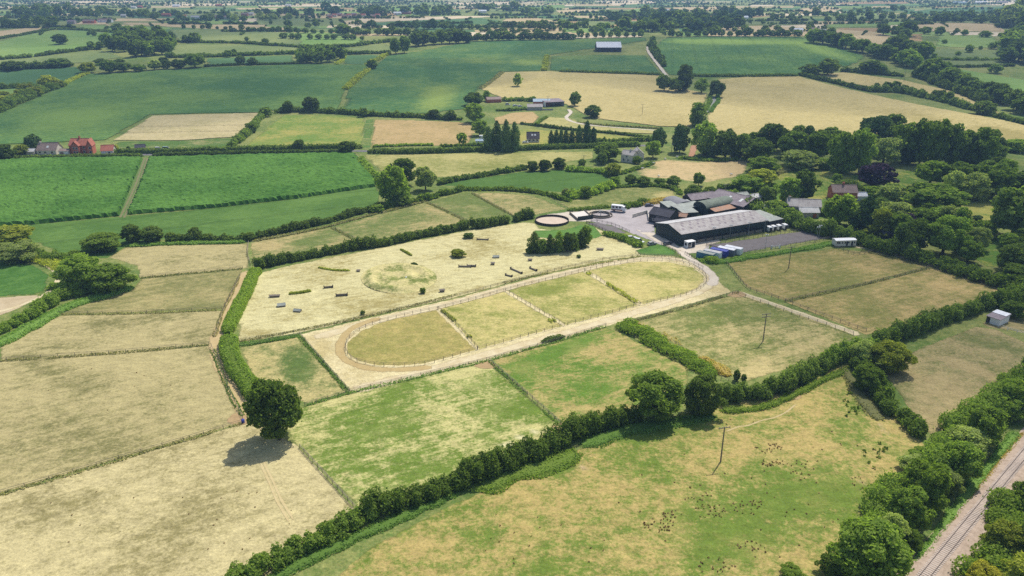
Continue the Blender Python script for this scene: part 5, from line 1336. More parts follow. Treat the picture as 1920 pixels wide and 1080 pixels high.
# road right trees
T(1219, 1250, 238, 284, 'oak', 'leaf_conifer', 'dark tree left of the twin-pole transformer')
T(1256, 1292, 232, 288, 'tall', 'leaf_conifer', 'dark pine behind the twin-pole transformer', name='pine_tree')
T(1286, 1326, 192, 238, 'tall', 'leaf_mid', 'leafy tree at the foot of the grey lane')
# valley wood, back to front
valley = [
    (1423, 1478, 230, 284, 'oak', 'leaf_dark', 'dark dome tree at the head of the valley wood'),
    (1392, 1430, 246, 280, 'oak', 'leaf_dark', 'dark tree left of the dome tree'),
    (1480, 1512, 234, 262, 'oak', 'leaf_dark', 'small dark tree over the valley wood, left'),
    (1504, 1528, 234, 264, 'oak', 'leaf_conifer', 'small very dark tree over the valley wood'),
    (1528, 1560, 240, 270, 'oak', 'leaf_dark', 'small dark tree over the valley wood, right'),
    (1296, 1342, 226, 292, 'oak', 'leaf_mid', 'broad tree above the steep dirt track'),
    (1338, 1382, 240, 296, 'oak', 'leaf_dark', 'broad tree above the sheep pasture'),
    (1372, 1402, 248, 296, 'oak', 'leaf_dark', 'narrow tree right of the broad sheep pasture tree'),
    (1390, 1448, 256, 304, 'oak', 'leaf_dark', 'spreading cedar-like tree in the valley wood'),
    (1456, 1510, 244, 296, 'oak', 'leaf_mid', 'light domed tree in the valley wood, left'),
    (1504, 1560, 244, 300, 'oak', 'leaf_mid', 'light domed tree in the valley wood, right'),
    (1612, 1664, 214, 272, 'oak', 'leaf_conifer', 'very dark broad tree at the back of the valley wood'),
    (1645, 1690, 212, 262, 'oak', 'leaf_dark', 'dark tree right of the very dark broad tree'),
    (1668, 1716, 228, 306, 'tall', 'leaf_mid', 'tall poplar in the valley wood, first of the group'),
    (1700, 1746, 222, 310, 'tall', 'leaf_mid', 'tall poplar in the valley wood, second of the group'),
    (1732, 1772, 222, 308, 'tall', 'leaf_mid', 'tall poplar in the valley wood, third of the group'),
    (1758, 1800, 232, 306, 'tall', 'leaf_dark', 'tall poplar in the valley wood, fourth of the group'),
    (1784, 1826, 242, 304, 'tall', 'leaf_mid', 'tall poplar in the valley wood, fifth of the group'),
    (1812, 1862, 238, 306, 'tall', 'leaf_mid', 'tall broad poplar at the right end of the group'),
    (1858, 1884, 256, 290, 'oak', 'leaf_dark', 'round tree at the right end of the poplars'),
    (1880, 1930, 262, 285, 'bush', 'leaf_mid', 'hedge bush at the right edge below the golden field'),
    (1552, 1596, 246, 326, 'tall', 'leaf_mid', 'tall pale trunked tree in the valley, left one'),
    (1588, 1630, 240, 326, 'tall', 'leaf_mid', 'tall pale trunked tree in the valley, right one'),
    (1626, 1684, 254, 310, 'oak', 'leaf_grey', 'pale willow tree in the valley'),
    (1462, 1534, 280, 318, 'bush', 'leaf_grey', 'wide grey willow scrub before the valley wood'),
    (1530, 1562, 292, 316, 'bush', 'leaf_mid', 'low bush right of the grey willow scrub'),
    (1402, 1460, 296, 324, 'bush', 'leaf_bright', 'bright bush at the right of the sheep pasture'),
    (1400, 1452, 312, 344, 'bush', 'leaf_olive', 'olive bush right of the sheep pasture'),
    (1374, 1426, 324, 358, 'bush', 'leaf_mid', 'green bush at the lower right of the sheep pasture'),
    (1610, 1674, 302, 354, 'oak', 'leaf_purple', 'large purple copper beech'),
    (1560, 1612, 332, 366, 'bush', 'leaf_dark', 'dark shrub left of the copper beech'),
    (1714, 1772, 298, 348, 'oak', 'leaf_bright', 'bright green tree right of the copper beech'),
    (1764, 1832, 300, 356, 'oak', 'leaf_mid', 'rounded tree right of the bright green tree'),
    (1826, 1896, 304, 374, 'oak', 'leaf_mid', 'big rounded tree on the right above the clearing'),
    (1858, 1900, 294, 330, 'oak', 'leaf_bright', 'bright tree at the right under the poplars'),
    (1768, 1802, 318, 372, 'tall', 'leaf_grey', 'slender grey birch by the clearing, left one'),
    (1800, 1848, 322, 378, 'tall', 'leaf_grey', 'slender grey birch by the clearing, right one'),
    (1884, 1950, 318, 372, 'oak', 'leaf_dark', 'dark tree at the right edge beyond the clearing'),
    (1698, 1800, 338, 404, 'oak', 'leaf_mid', 'huge round tree in the middle of the right-hand wood'),
    (1612, 1652, 344, 372, 'bush', 'leaf_bright', 'small bright tree above the red roofed house'),
    (1644, 1696, 340, 388, 'oak', 'leaf_grey', 'grey-green tree left of the huge round tree'),
    (1686, 1712, 346, 386, 'oak', 'leaf_mid', 'narrow green tree left of the huge round tree'),
    (1546, 1600, 366, 424, 'willow', 'leaf_bright', 'bright weeping willow beside the farm'),
    (1596, 1648, 362, 430, 'conifer', 'leaf_conifer', 'very dark conifer right of the weeping willow'),
    (1420, 1452, 346, 382, 'oak', 'leaf_dark', 'dark garden tree right of the stables, left'),
    (1458, 1496, 330, 380, 'tall', 'leaf_mid', 'tall garden tree behind the grey roofed house, left'),
    (1486, 1526, 316, 376, 'tall', 'leaf_dark', 'tall garden tree behind the grey roofed house, right'),
    (1432, 1480, 372, 402, 'bush', 'leaf_mid', 'round garden tree left of the grey roofed house'),
    (1468, 1492, 384, 404, 'bush', 'leaf_mid', 'bush at the corner of the grey roofed house'),
    (1648, 1702, 374, 418, 'oak', 'leaf_grey', 'grey-green tree in the right-hand wood'),
    (1660, 1706, 396, 446, 'oak', 'leaf_mid', 'green tree behind the black shed'),
    (1626, 1666, 384, 442, 'cedar', 'leaf_olive', 'layered pine beside the lane', ),
    (1688, 1714, 396, 424, 'bush', 'leaf_purple', 'small purple tree in the right-hand wood'),
    (1700, 1750, 386, 424, 'oak', 'leaf_mid', 'mid green tree behind the lane trees'),
    (1756, 1800, 382, 428, 'oak', 'leaf_grey', 'grey tree behind the lane trees'),
    (1784, 1812, 386, 432, 'tall', 'leaf_mid', 'birch at the end of the lane trees'),
    (1680, 1740, 406, 478, 'oak', 'leaf_mid', 'lane tree with a rounded crown, left one'),
    (1728, 1804, 398, 484, 'oak', 'leaf_mid', 'lane tree with a large rounded crown, right one'),
    (1816, 1842, 400, 422, 'bush', 'leaf_conifer', 'dark ball shaped tree in the lawn'),
    (1824, 1864, 410, 448, 'oak', 'leaf_bright', 'bright round tree above the lawn'),
    (1800, 1850, 420, 470, 'oak', 'leaf_grey', 'grey-green tree left of the lawn'),
    (1792, 1836, 446, 494, 'oak', 'leaf_mid', 'green tree at the end of the lane hedge'),
    (1854, 1940, 346, 450, 'oak', 'leaf_dark', 'great dark tree at the right edge'),
    (1866, 1940, 450, 518, 'oak', 'leaf_dark', 'dark round tree at the right edge above the lane'),
    (1880, 1960, 486, 542, 'bush', 'leaf_mid', 'bush at the right end of the lane hedge'),
    (1900, 1970, 420, 470, 'oak', 'leaf_mid', 'tree at the right edge behind the dark round tree'),
]
for v in valley:
    pale = 'birch' in v[6] or 'pale trunked' in v[6]
    ex = (v[1] - v[0]) * (0.10 if v[4] != 'tall' else 0.14)
    T(v[0] - ex, v[1] + ex, v[2], v[3] + 3, v[4], v[5], v[6], bark='bark_pale' if pale else 'bark')
wood([(1440, 276), (1560, 262), (1700, 268), (1860, 262), (1880, 300), (1700, 312), (1560, 314), (1440, 290)], 20, (34, 48), 'the shade behind the poplar group', 'trees behind the poplar group', ('leaf_dark', 'leaf_mid'))
wood([(1300, 282), (1400, 282), (1420, 298), (1330, 298)], 7, (26, 36), 'the shade above the sheep pasture', 'trees above the sheep pasture', ('leaf_dark', 'leaf_mid'), kinds=('bush',))
wood([(1600, 388), (1700, 380), (1760, 400), (1820, 430), (1860, 452), (1850, 480), (1790, 490), (1700, 462), (1620, 438)], 22, (30, 46), 'the thicket behind the lane hedge', 'trees of the thicket behind the lane hedge', ('leaf_dark', 'leaf_mid', 'leaf_mid', 'leaf_grey'), (0.7, 0.95))
wood([(1760, 330), (1880, 330), (1900, 360), (1780, 366)], 8, (34, 48), 'the wood above the clearing', 'trees of the wood above the clearing', ('leaf_mid', 'leaf_dark'))
wood([(1870, 390), (1950, 400), (1950, 540), (1890, 520)], 12, (40, 56), 'the mass of trees on the right edge of the lane', 'trees on the right edge of the lane', ('leaf_dark', 'leaf_mid'))
wood([(1725, 950), (1790, 860), (1870, 765), (1915, 725), (1880, 740), (1780, 830), (1700, 900), (1670, 950)], 16, (48, 70), 'the undergrowth of the railway belt', 'undergrowth bushes of the railway belt', ('leaf_mid', 'leaf_dark', 'leaf_grey'), (0.6, 0.8), adj='bush', kinds=('bush',))
wood([(1540, 330), (1600, 325), (1610, 340), (1560, 345)], 2, (18, 26), 'the meadow left of the copper beech', 'bushes left of the copper beech', ('leaf_mid',), adj='small bush', kinds=('bush',))

# ------------------------------------------------------------------ trees, far
T(99, 129, 64, 84, 'oak', 'leaf_dark', 'lone round tree on the green hillside at the left')
T(172, 182, 58, 68, 'oak', 'leaf_dark', 'small wind-bent tree on the green hillside')
T(163, 180, 78, 93, 'oak', 'leaf_mid', 'pale tree left of the dense copse')
T(181, 196, 78, 93, 'oak', 'leaf_dark', 'small tree touching the dense copse')
wood([(195, 84), (215, 76), (260, 74), (300, 78), (326, 90), (322, 104), (290, 108), (240, 108), (205, 100)], 34, (22, 30), 'the dense copse at the left', 'trees of the dense copse', ('leaf_dark', 'leaf_dark', 'leaf_mid'), (0.9, 1.15))
for i, (a, b, c, d) in enumerate([(210, 232, 44, 60), (241, 253, 59, 67), (254, 276, 53, 68), (274, 294, 56, 69), (310, 332, 60, 82), (340, 356, 66, 80), (353, 378, 61, 80)]):
    T(a, b, c, d, 'oak', 'leaf_dark', 'dark field tree around the dense copse, %s from the left' % ordn(i), 'dark field trees around the dense copse')
for i, (a, b, c, d, l) in enumerate([(148, 182, 116, 138, 'leaf_olive'), (186, 224, 112, 138, 'leaf_mid'), (214, 250, 116, 136, 'leaf_dark'), (246, 276, 120, 135, 'leaf_mid'), (276, 304, 112, 132, 'leaf_grey'), (298, 322, 112, 130, 'leaf_dark'), (318, 350, 111, 130, 'leaf_dark'), (346, 386, 100, 128, 'leaf_mid')]):
    T(a, b, c, d, 'oak', l, 'tree in the row at the head of the broad crop field, %s from the left' % ordn(i), 'tree row at the head of the broad crop field')
for i, (a, b, c, d) in enumerate([(6, 46, 112, 134), (90, 134, 112, 128), (176, 204, 112, 122), (214, 236, 110, 120), (296, 316, 106, 116)]):
    T(a, b, c, d, 'bush', 'leaf_dark', 'dark bush in the hedges over the bluish crop, %s from the left' % ordn(i), 'dark bushes over the bluish crop')
for i, (a, b, c, d) in enumerate([(420, 436, 94, 108), (433, 445, 92, 102), (441, 463, 104, 121), (463, 484, 108, 122), (458, 468, 69, 77), (490, 506, 72, 84)]):
    T(a, b, c, d, 'oak', 'leaf_dark', 'small tree in the fields right of the copse, %s in order' % ordn(i), 'small trees in the fields right of the copse')
wood([(556, 108), (580, 100), (630, 102), (648, 112), (640, 120), (556, 120)], 14, (20, 28), 'the second copse', 'trees of the second copse', ('leaf_dark', 'leaf_mid'), (0.85, 1.0))
T(556, 570, 106, 119, 'bush', 'leaf_bright', 'bright small tree at the left of the second copse')
T(686, 710, 110, 130, 'bush', 'leaf_dark', 'dark bush on the scrub line between the great crops')
T(731, 754, 72, 102, 'oak', 'leaf_dark', 'left one of the twin trees above the great crop')
T(746, 770, 68, 100, 'oak', 'leaf_mid', 'right one of the twin trees above the great crop')
row([(775, 88), (810, 84), (850, 82), (880, 81)], 7, (24, 32), 'the tall clump right of the twin trees', 'tall clump right of the twin trees', asp=(0.8, 1.0))
row([(880, 78), (960, 76), (1020, 75), (1078, 75)], 16, (16, 26), 'the dark belt behind the great crop', 'dark belt behind the great crop', leaves=('leaf_dark', 'leaf_conifer'), asp=(0.55, 0.8))
row([(1080, 72), (1140, 71), (1210, 70)], 9, (9, 16), 'the thin row behind the far barn', 'thin row behind the far barn', leaves=('leaf_mid', 'leaf_dark'), asp=(0.9, 1.2), adj='small tree')
row([(655, 66), (720, 66), (790, 68), (860, 68)], 14, (13, 22), 'the dark hedgerow left of the great crop head', 'hedgerow left of the great crop head', asp=(0.6, 0.85))
row([(672, 54), (760, 54), (850, 56), (960, 54), (1040, 58)], 22, (14, 26), 'the second dark hedgerow behind the great crop', 'second hedgerow behind the great crop', leaves=('leaf_dark', 'leaf_conifer'), asp=(0.5, 0.8))
row([(520, 72), (560, 74), (640, 74), (690, 76)], 10, (10, 18), 'the hedge behind the light green field', 'hedge behind the light green field', asp=(0.6, 0.8))
row([(535, 62), (600, 63), (690, 66)], 10, (9, 18), 'the hedgerow above the light green field', 'hedgerow above the light green field', asp=(0.6, 0.9))
for i, (a, b, c, d) in enumerate([(532, 550, 38, 51), (571, 585, 43, 52), (585, 600, 38, 51), (628, 658, 45, 66), (664, 680, 36, 48), (504, 512, 38, 46)]):
    T(a, b, c, d, 'oak', 'leaf_dark', 'hedgerow oak before the red roofed village, %s from the left' % ordn(i), 'hedgerow oaks before the red roofed village')
row([(340, 54), (430, 56), (545, 60)], 14, (7, 13), 'the line under the long tan field', 'line under the long tan field', asp=(0.6, 1.0), adj='small dark tree')
# village belts on the left
wood([(0, 46), (60, 42), (105, 44), (110, 54), (0, 56)], 10, (16, 24), 'the belt at the far left edge', 'trees of the far left belt', ('leaf_dark',), (0.7, 0.9))
wood([(28, 30), (80, 26), (110, 24), (120, 32), (30, 36)], 12, (16, 24), 'the tall trees behind the left farm', 'tall trees behind the left farm', ('leaf_dark', 'leaf_mid'), (0.8, 1.1))
T(118, 138, 6, 24, 'oak', 'leaf_dark', 'tall dark tree rising over the left farm')
wood([(140, 28), (200, 26), (300, 30), (300, 38), (200, 34), (140, 32)], 14, (14, 24), 'the village belt at the left', 'trees of the left village belt', ('leaf_dark', 'leaf_mid'), (0.6, 0.9))
wood([(330, 34), (460, 36), (520, 34), (560, 38), (450, 42), (340, 40)], 16, (12, 20), 'the village hedges left of centre', 'trees of the village hedges', ('leaf_dark', 'leaf_grey'), (0.6, 0.9))
wood([(470, 24), (560, 26), (640, 20), (720, 26), (730, 34), (650, 28), (560, 34), (480, 32)], 22, (12, 22), 'the trees around the red roofed village', 'trees around the red roofed village', ('leaf_dark', 'leaf_conifer'), (0.6, 0.9))
wood([(730, 28), (800, 22), (860, 26), (860, 30), (800, 30)], 10, (12, 22), 'the belt right of the red roofed village', 'trees right of the red roofed village', ('leaf_dark',), (0.6, 0.9))
wood([(860, 20), (930, 14), (1010, 22), (1060, 24), (1000, 30), (920, 24)], 14, (12, 22), 'the valley trees behind the dark green far field', 'valley trees in the far middle', ('leaf_dark', 'leaf_mid'), (0.6, 0.9))
# the great dark wood, right of centre
wood([(1160, 52), (1220, 44), (1300, 40), (1380, 42), (1400, 56), (1320, 62), (1240, 62), (1180, 60)], 44, (18, 30), 'the great dark wood right of centre', 'trees of the great dark wood', ('leaf_dark', 'leaf_conifer'), (0.65, 0.9))
wood([(1130, 34), (1220, 28), (1330, 28), (1420, 24), (1470, 30), (1400, 36), (1250, 38), (1150, 44)], 34, (14, 24), 'the back of the great dark wood', 'trees at the back of the dark wood', ('leaf_dark', 'leaf_conifer'), (0.6, 0.85))
wood([(1050, 50), (1110, 50), (1150, 56), (1100, 60), (1060, 58)], 9, (14, 22), 'the near end of the great dark wood', 'trees at the near end of the dark wood', ('leaf_dark', 'leaf_mid'), (0.6, 0.9))
row([(1252, 70), (1320, 68), (1400, 69), (1500, 70)], 16, (12, 22), 'the hedge on the crest of the rounded crop', 'hedge on the crest of the rounded crop', asp=(0.6, 0.9))
row([(1222, 78), (1226, 92), (1234, 108), (1246, 124)], 8, (10, 16), 'the track hedge by the far barn', 'track hedge by the far barn', asp=(0.8, 1.1), leaves=('leaf_dark', 'leaf_mid'), adj='small tree')
T(1228, 1262, 140, 172, 'oak', 'leaf_dark', 'dark tree in the lane clump, lower left')
T(1262, 1300, 122, 172, 'tall', 'leaf_dark', 'tall dark tree in the lane clump')
T(1250, 1284, 146, 174, 'oak', 'leaf_mid', 'green tree in the lane clump, front')
T(1300, 1330, 146, 176, 'oak', 'leaf_mid', 'round tree right of the lane clump')
T(1326, 1360, 150, 184, 'oak', 'leaf_dark', 'dark tree at the bend of the grey lane')
T(1498, 1540, 118, 142, 'bush', 'leaf_dark', 'dark thicket at the edge of the rounded crop, left', name='broadleaf_tree')
T(1528, 1574, 110, 142, 'oak', 'leaf_dark', 'dark thicket at the edge of the rounded crop, right')
T(1608, 1652, 112, 138, 'oak', 'leaf_dark', 'dark tree over the golden wedge, left')
T(1640, 1664, 120, 140, 'oak', 'leaf_mid', 'tree over the golden wedge, right')
row([(1515, 80), (1560, 86), (1600, 96), (1640, 106), (1680, 118), (1720, 132)], 13, (30, 44), 'the oak row falling to the right', 'oak row falling to the right', leaves=('leaf_dark', 'leaf_mid'), asp=(0.65, 0.8))
row([(1660, 92), (1690, 102), (1740, 112)], 5, (30, 42), 'the clump beyond the oak row', 'clump beyond the oak row', leaves=('leaf_dark', 'leaf_mid'), asp=(0.7, 0.85))
row([(1725, 140), (1770, 158), (1810, 172), (1850, 184), (1900, 206), (1930, 222)], 11, (36, 54), 'the band of big trees at the right', 'band of big trees at the right', leaves=('leaf_dark', 'leaf_mid'), asp=(0.65, 0.85))
T(1818, 1866, 186, 216, 'bush', 'leaf_dark', 'dark bush on the ragged golden field hedge', name='broadleaf_tree')
row([(1636, 170), (1690, 172), (1720, 178), (1790, 196)], 9, (14, 22), 'the ragged hedge over the wide golden field', 'ragged hedge over the wide golden field', asp=(0.8, 1.1), adj='small tree')
wood([(1870, 90), (1900, 70), (1950, 60), (1950, 130), (1880, 120)], 16, (40, 60), 'the great dark mass at the right edge', 'trees of the mass at the right edge', ('leaf_dark', 'leaf_mid'), (0.65, 0.85))
wood([(1870, 64), (1900, 40), (1950, 30), (1950, 60), (1890, 70)], 8, (30, 50), 'the upper mass at the right edge', 'trees of the upper mass at the right edge', ('leaf_grey', 'leaf_mid'), (0.65, 0.85))
wood([(1650, 62), (1700, 58), (1720, 70), (1700, 82), (1660, 80)], 8, (22, 34), 'the clump amid the tan wedges', 'clump amid the tan wedges', ('leaf_dark',), (0.7, 0.9))
row([(1690, 48), (1740, 44), (1790, 42), (1870, 46)], 10, (14, 26), 'the dark hedge over the tan field at the right', 'dark hedge over the right tan field', asp=(0.6, 0.8))
row([(1760, 40), (1820, 38), (1880, 34)], 7, (16, 26), 'the upper hedge at the right', 'upper hedge at the right', asp=(0.6, 0.8))
for i, (a, b, c, d) in enumerate([(1726, 1746, 50, 64), (1750, 1772, 50, 66), (1800, 1816, 56, 67), (1764, 1776, 74, 82), (1808, 1826, 84, 99), (1834, 1842, 86, 94), (1850, 1870, 80, 92), (1790, 1802, 96, 104), (1834, 1860, 62, 70), (1744, 1756, 100, 116), (1700, 1714, 84, 96), (1852, 1880, 120, 138), (1770, 1784, 122, 130)]):
    T(a, b, c, d, 'oak', 'leaf_mid', 'scattered tree in the right-hand pastures, %s in order' % ordn(i), 'scattered trees in the right-hand pastures')
row([(1440, 40), (1500, 30), (1560, 32), (1640, 24), (1700, 20)], 13, (10, 20), 'the far hedges on the right', 'far hedges on the right', asp=(0.6, 0.9))
row([(1540, 42), (1600, 40), (1680, 36), (1760, 30)], 11, (10, 20), 'the second far hedges on the right', 'second far hedges on the right', asp=(0.6, 0.9))
row([(1330, 62), (1380, 60), (1440, 60), (1560, 56)], 8, (12, 22), 'the hedge over the brown-tan field', 'hedge over the brown-tan field', asp=(0.6, 0.9))
T(1432, 1446, 54, 68, 'oak', 'leaf_dark', 'tree right of the hill farm sheds')
T(1546, 1568, 52, 70, 'oak', 'leaf_dark', 'tree right of the hill farm')
# remaining mid hedges' trees
for i, (a, b, c, d, l) in enumerate([(488, 512, 200, 220, 'leaf_mid'), (528, 554, 188, 212, 'leaf_mid'), (566, 602, 180, 212, 'leaf_dark'), (612, 630, 200, 212, 'leaf_dark'), (672, 692, 202, 220, 'leaf_dark'), (800, 826, 204, 224, 'leaf_dark'), (834, 856, 206, 226, 'leaf_dark')]):
    T(a, b, c, d, 'oak', l, 'tree on the hedge along the broad crop foot, %s from the left' % ordn(i), 'trees on the hedge along the broad crop foot')
T(458, 484, 226, 250, 'bush', 'leaf_mid', 'bush in the overgrown hedge by the beige field')
T(48, 82, 250, 286, 'oak', 'leaf_conifer', 'dark tree behind the brown bungalow')
T(-10, 32, 266, 302, 'bush', 'leaf_dark', 'dark bush at the left end of the road houses')
T(22, 60, 268, 292, 'bush', 'leaf_olive', 'olive bush beside the grey shed')
T(236, 246, 273, 283, 'bush', 'leaf_dark', 'tiny dark tree by the garden strip')
T(214, 224, 270, 282, 'bush', 'leaf_olive', 'tiny bush behind the red roofed bungalow')
wood([(0, 188), (50, 172), (110, 160), (112, 168), (60, 184), (0, 206)], 9, (26, 38), 'the thick wild hedge at the left', 'trees in the thick wild hedge', ('leaf_dark', 'leaf_olive'), (0.55, 0.75), kinds=('bush',), adj='bushy tree')

# hedgerow trees of the far country, too many and too small to tell apart
fr_ = random.Random(21)
FAR_EXTRA = []
def far_tree(px, py, w, a):
    b = P(px, py); k = mpp(b)
    wm = min(w * k, 26.0); hm = min(wm * a, 16.0)
    FAR_EXTRA.append((0, 'far', 'oak', ('leaf_dark', 'leaf_dark', 'leaf_conifer', 'leaf_mid')[fr_.randrange(4)], None, None, None, 2, 'bark', b, wm, hm, fr_.uniform(0, 6.28)))
for (ya, yb_) in rows_:
    x = -60
    while x < 1990:                                  # along the field edges
        ln = fr_.uniform(20, 160)
        if fr_.random() < (0.75 if yb_ < 40 else 0.35):
            y0 = ya + fr_.uniform(-.5, .8); y1 = y0 + fr_.uniform(-1.2, 1.2)
            n_ = int(ln / fr_.uniform(3.2, 6.5))
            for i in range(n_):
                t_ = (i + fr_.uniform(-.4, .4)) / max(1, n_)
                far_tree(x + ln * t_, max(0.2, y0 + (y1 - y0) * t_), fr_.uniform(3.5, 9) * (0.55 + ya * 0.014), fr_.uniform(.45, .9))
        x += ln * fr_.uniform(0.8, 1.5)
    x = -60
    while x < 1990:                                  # cross hedges and clumps
        if fr_.random() < 0.5:
            dx = fr_.uniform(-14, 14)
            for i in range(5):
                t_ = i / 5
                far_tree(x + dx * t_, max(.2, ya + (yb_ - ya) * t_), fr_.uniform(3, 7) * (0.55 + ya * 0.014), fr_.uniform(.5, .9))
        x += fr_.uniform(50, 150)

# ------------------------------------------------------------------ building materials
M['wood_grey'] = mat_plain('weathered_wood', (0.20, 0.17, 0.13), 0.9, 0.1)
M['wood_pale'] = mat_plain('pale_wood', (0.32, 0.27, 0.19), 0.9, 0.1)
M['wood_dark'] = mat_plain('dark_wood', (0.06, 0.05, 0.042), 0.9, 0.1)
M['clad_dark'] = mat_plain('dark_green_cladding', (0.022, 0.036, 0.034), 0.65, 0.3)
M['clad_black'] = mat_plain('black_boarding', (0.030, 0.028, 0.032), 0.7, 0.25)
M['white'] = mat_plain('white_paint', (0.78, 0.77, 0.74), 0.5, 0.3)
M['cream'] = mat_plain('cream_render', (0.66, 0.60, 0.50), 0.85, 0.2)
M['brick'] = mat_plain('red_brick', (0.46, 0.15, 0.09), 0.9, 0.15)
M['stone'] = mat_plain('grey_stone', (0.40, 0.37, 0.34), 0.9, 0.15)
M['glass'] = mat_glass('dark_glass')
M['rubber'] = mat_plain('black_rubber', (0.02, 0.02, 0.02), 0.8, 0.2)
M['steel'] = mat_plain('galvanised_steel', (0.40, 0.42, 0.44), 0.45, 0.4, 0.4)
M['rust'] = mat_plain('brown_rust', (0.24, 0.12, 0.07), 0.8, 0.2)
M['opening'] = mat_plain('painted_interior_shade', (0.02, 0.02, 0.022), 0.9, 0.1)  # near-black sheet standing in for the shade inside openings
M['roof_grey'] = mat_roof_sheet('grey_fibre_roof', (0.45, 0.41, 0.37), (0.33, 0.29, 0.265), 1.0)
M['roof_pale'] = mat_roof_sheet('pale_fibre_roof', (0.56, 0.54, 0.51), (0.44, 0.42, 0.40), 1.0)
M['roof_mauve'] = mat_roof_sheet('purplish_fibre_roof', (0.30, 0.25, 0.25), (0.22, 0.18, 0.19), 1.0)
M['roof_green'] = mat_roof_sheet('mossy_green_roof', (0.37, 0.39, 0.33), (0.29, 0.30, 0.26), 1.0)
M['roof_dutch'] = mat_roof_sheet('curved_grey_roof', (0.26, 0.25, 0.25), (0.19, 0.185, 0.19), 0.9)
M['roof_olive'] = mat_roof_sheet('curved_olive_roof', (0.20, 0.23, 0.17), (0.14, 0.16, 0.12), 0.9)
M['roof_rust'] = mat_roof_sheet('rusty_roof', (0.44, 0.22, 0.12), (0.34, 0.24, 0.18), 0.8)
M['roof_slate'] = mat_roof_sheet('slate_roof', (0.075, 0.072, 0.085), (0.055, 0.052, 0.062), 0.5)
M['roof_dark'] = mat_roof_sheet('dark_tile_roof', (0.10, 0.085, 0.085), (0.075, 0.062, 0.062), 0.5)
M['roof_red'] = mat_roof_sheet('red_tile_roof', (0.46, 0.16, 0.10), (0.36, 0.12, 0.08), 0.4)
M['roof_brown'] = mat_roof_sheet('brown_tile_roof', (0.32, 0.23, 0.19), (0.25, 0.18, 0.15), 0.4)
M['roof_white'] = mat_roof_sheet('white_metal_roof', (0.80, 0.80, 0.80), (0.70, 0.70, 0.71), 1.0)
M['roof_blue'] = mat_roof_sheet('pale_blue_roof', (0.40, 0.50, 0.56), (0.34, 0.42, 0.48), 1.0)
M['light'] = mat_plain('frosted_rooflight', (0.62, 0.62, 0.58), 0.4, 0.4)
M['steel_blue'] = mat_plain('blue_container_paint', (0.03, 0.045, 0.30), 0.5, 0.35)
M['steel_teal'] = mat_plain('teal_container_paint', (0.035, 0.16, 0.25), 0.5, 0.35)
M['steel_grey'] = mat_plain('grey_container_paint', (0.16, 0.17, 0.20), 0.5, 0.35)
M['sand'] = M['sand']
M['pen_sand'] = mat_surface('pen_sand', seen(222, 200, 176), seen(204, 180, 154), 0.3, 0.12)

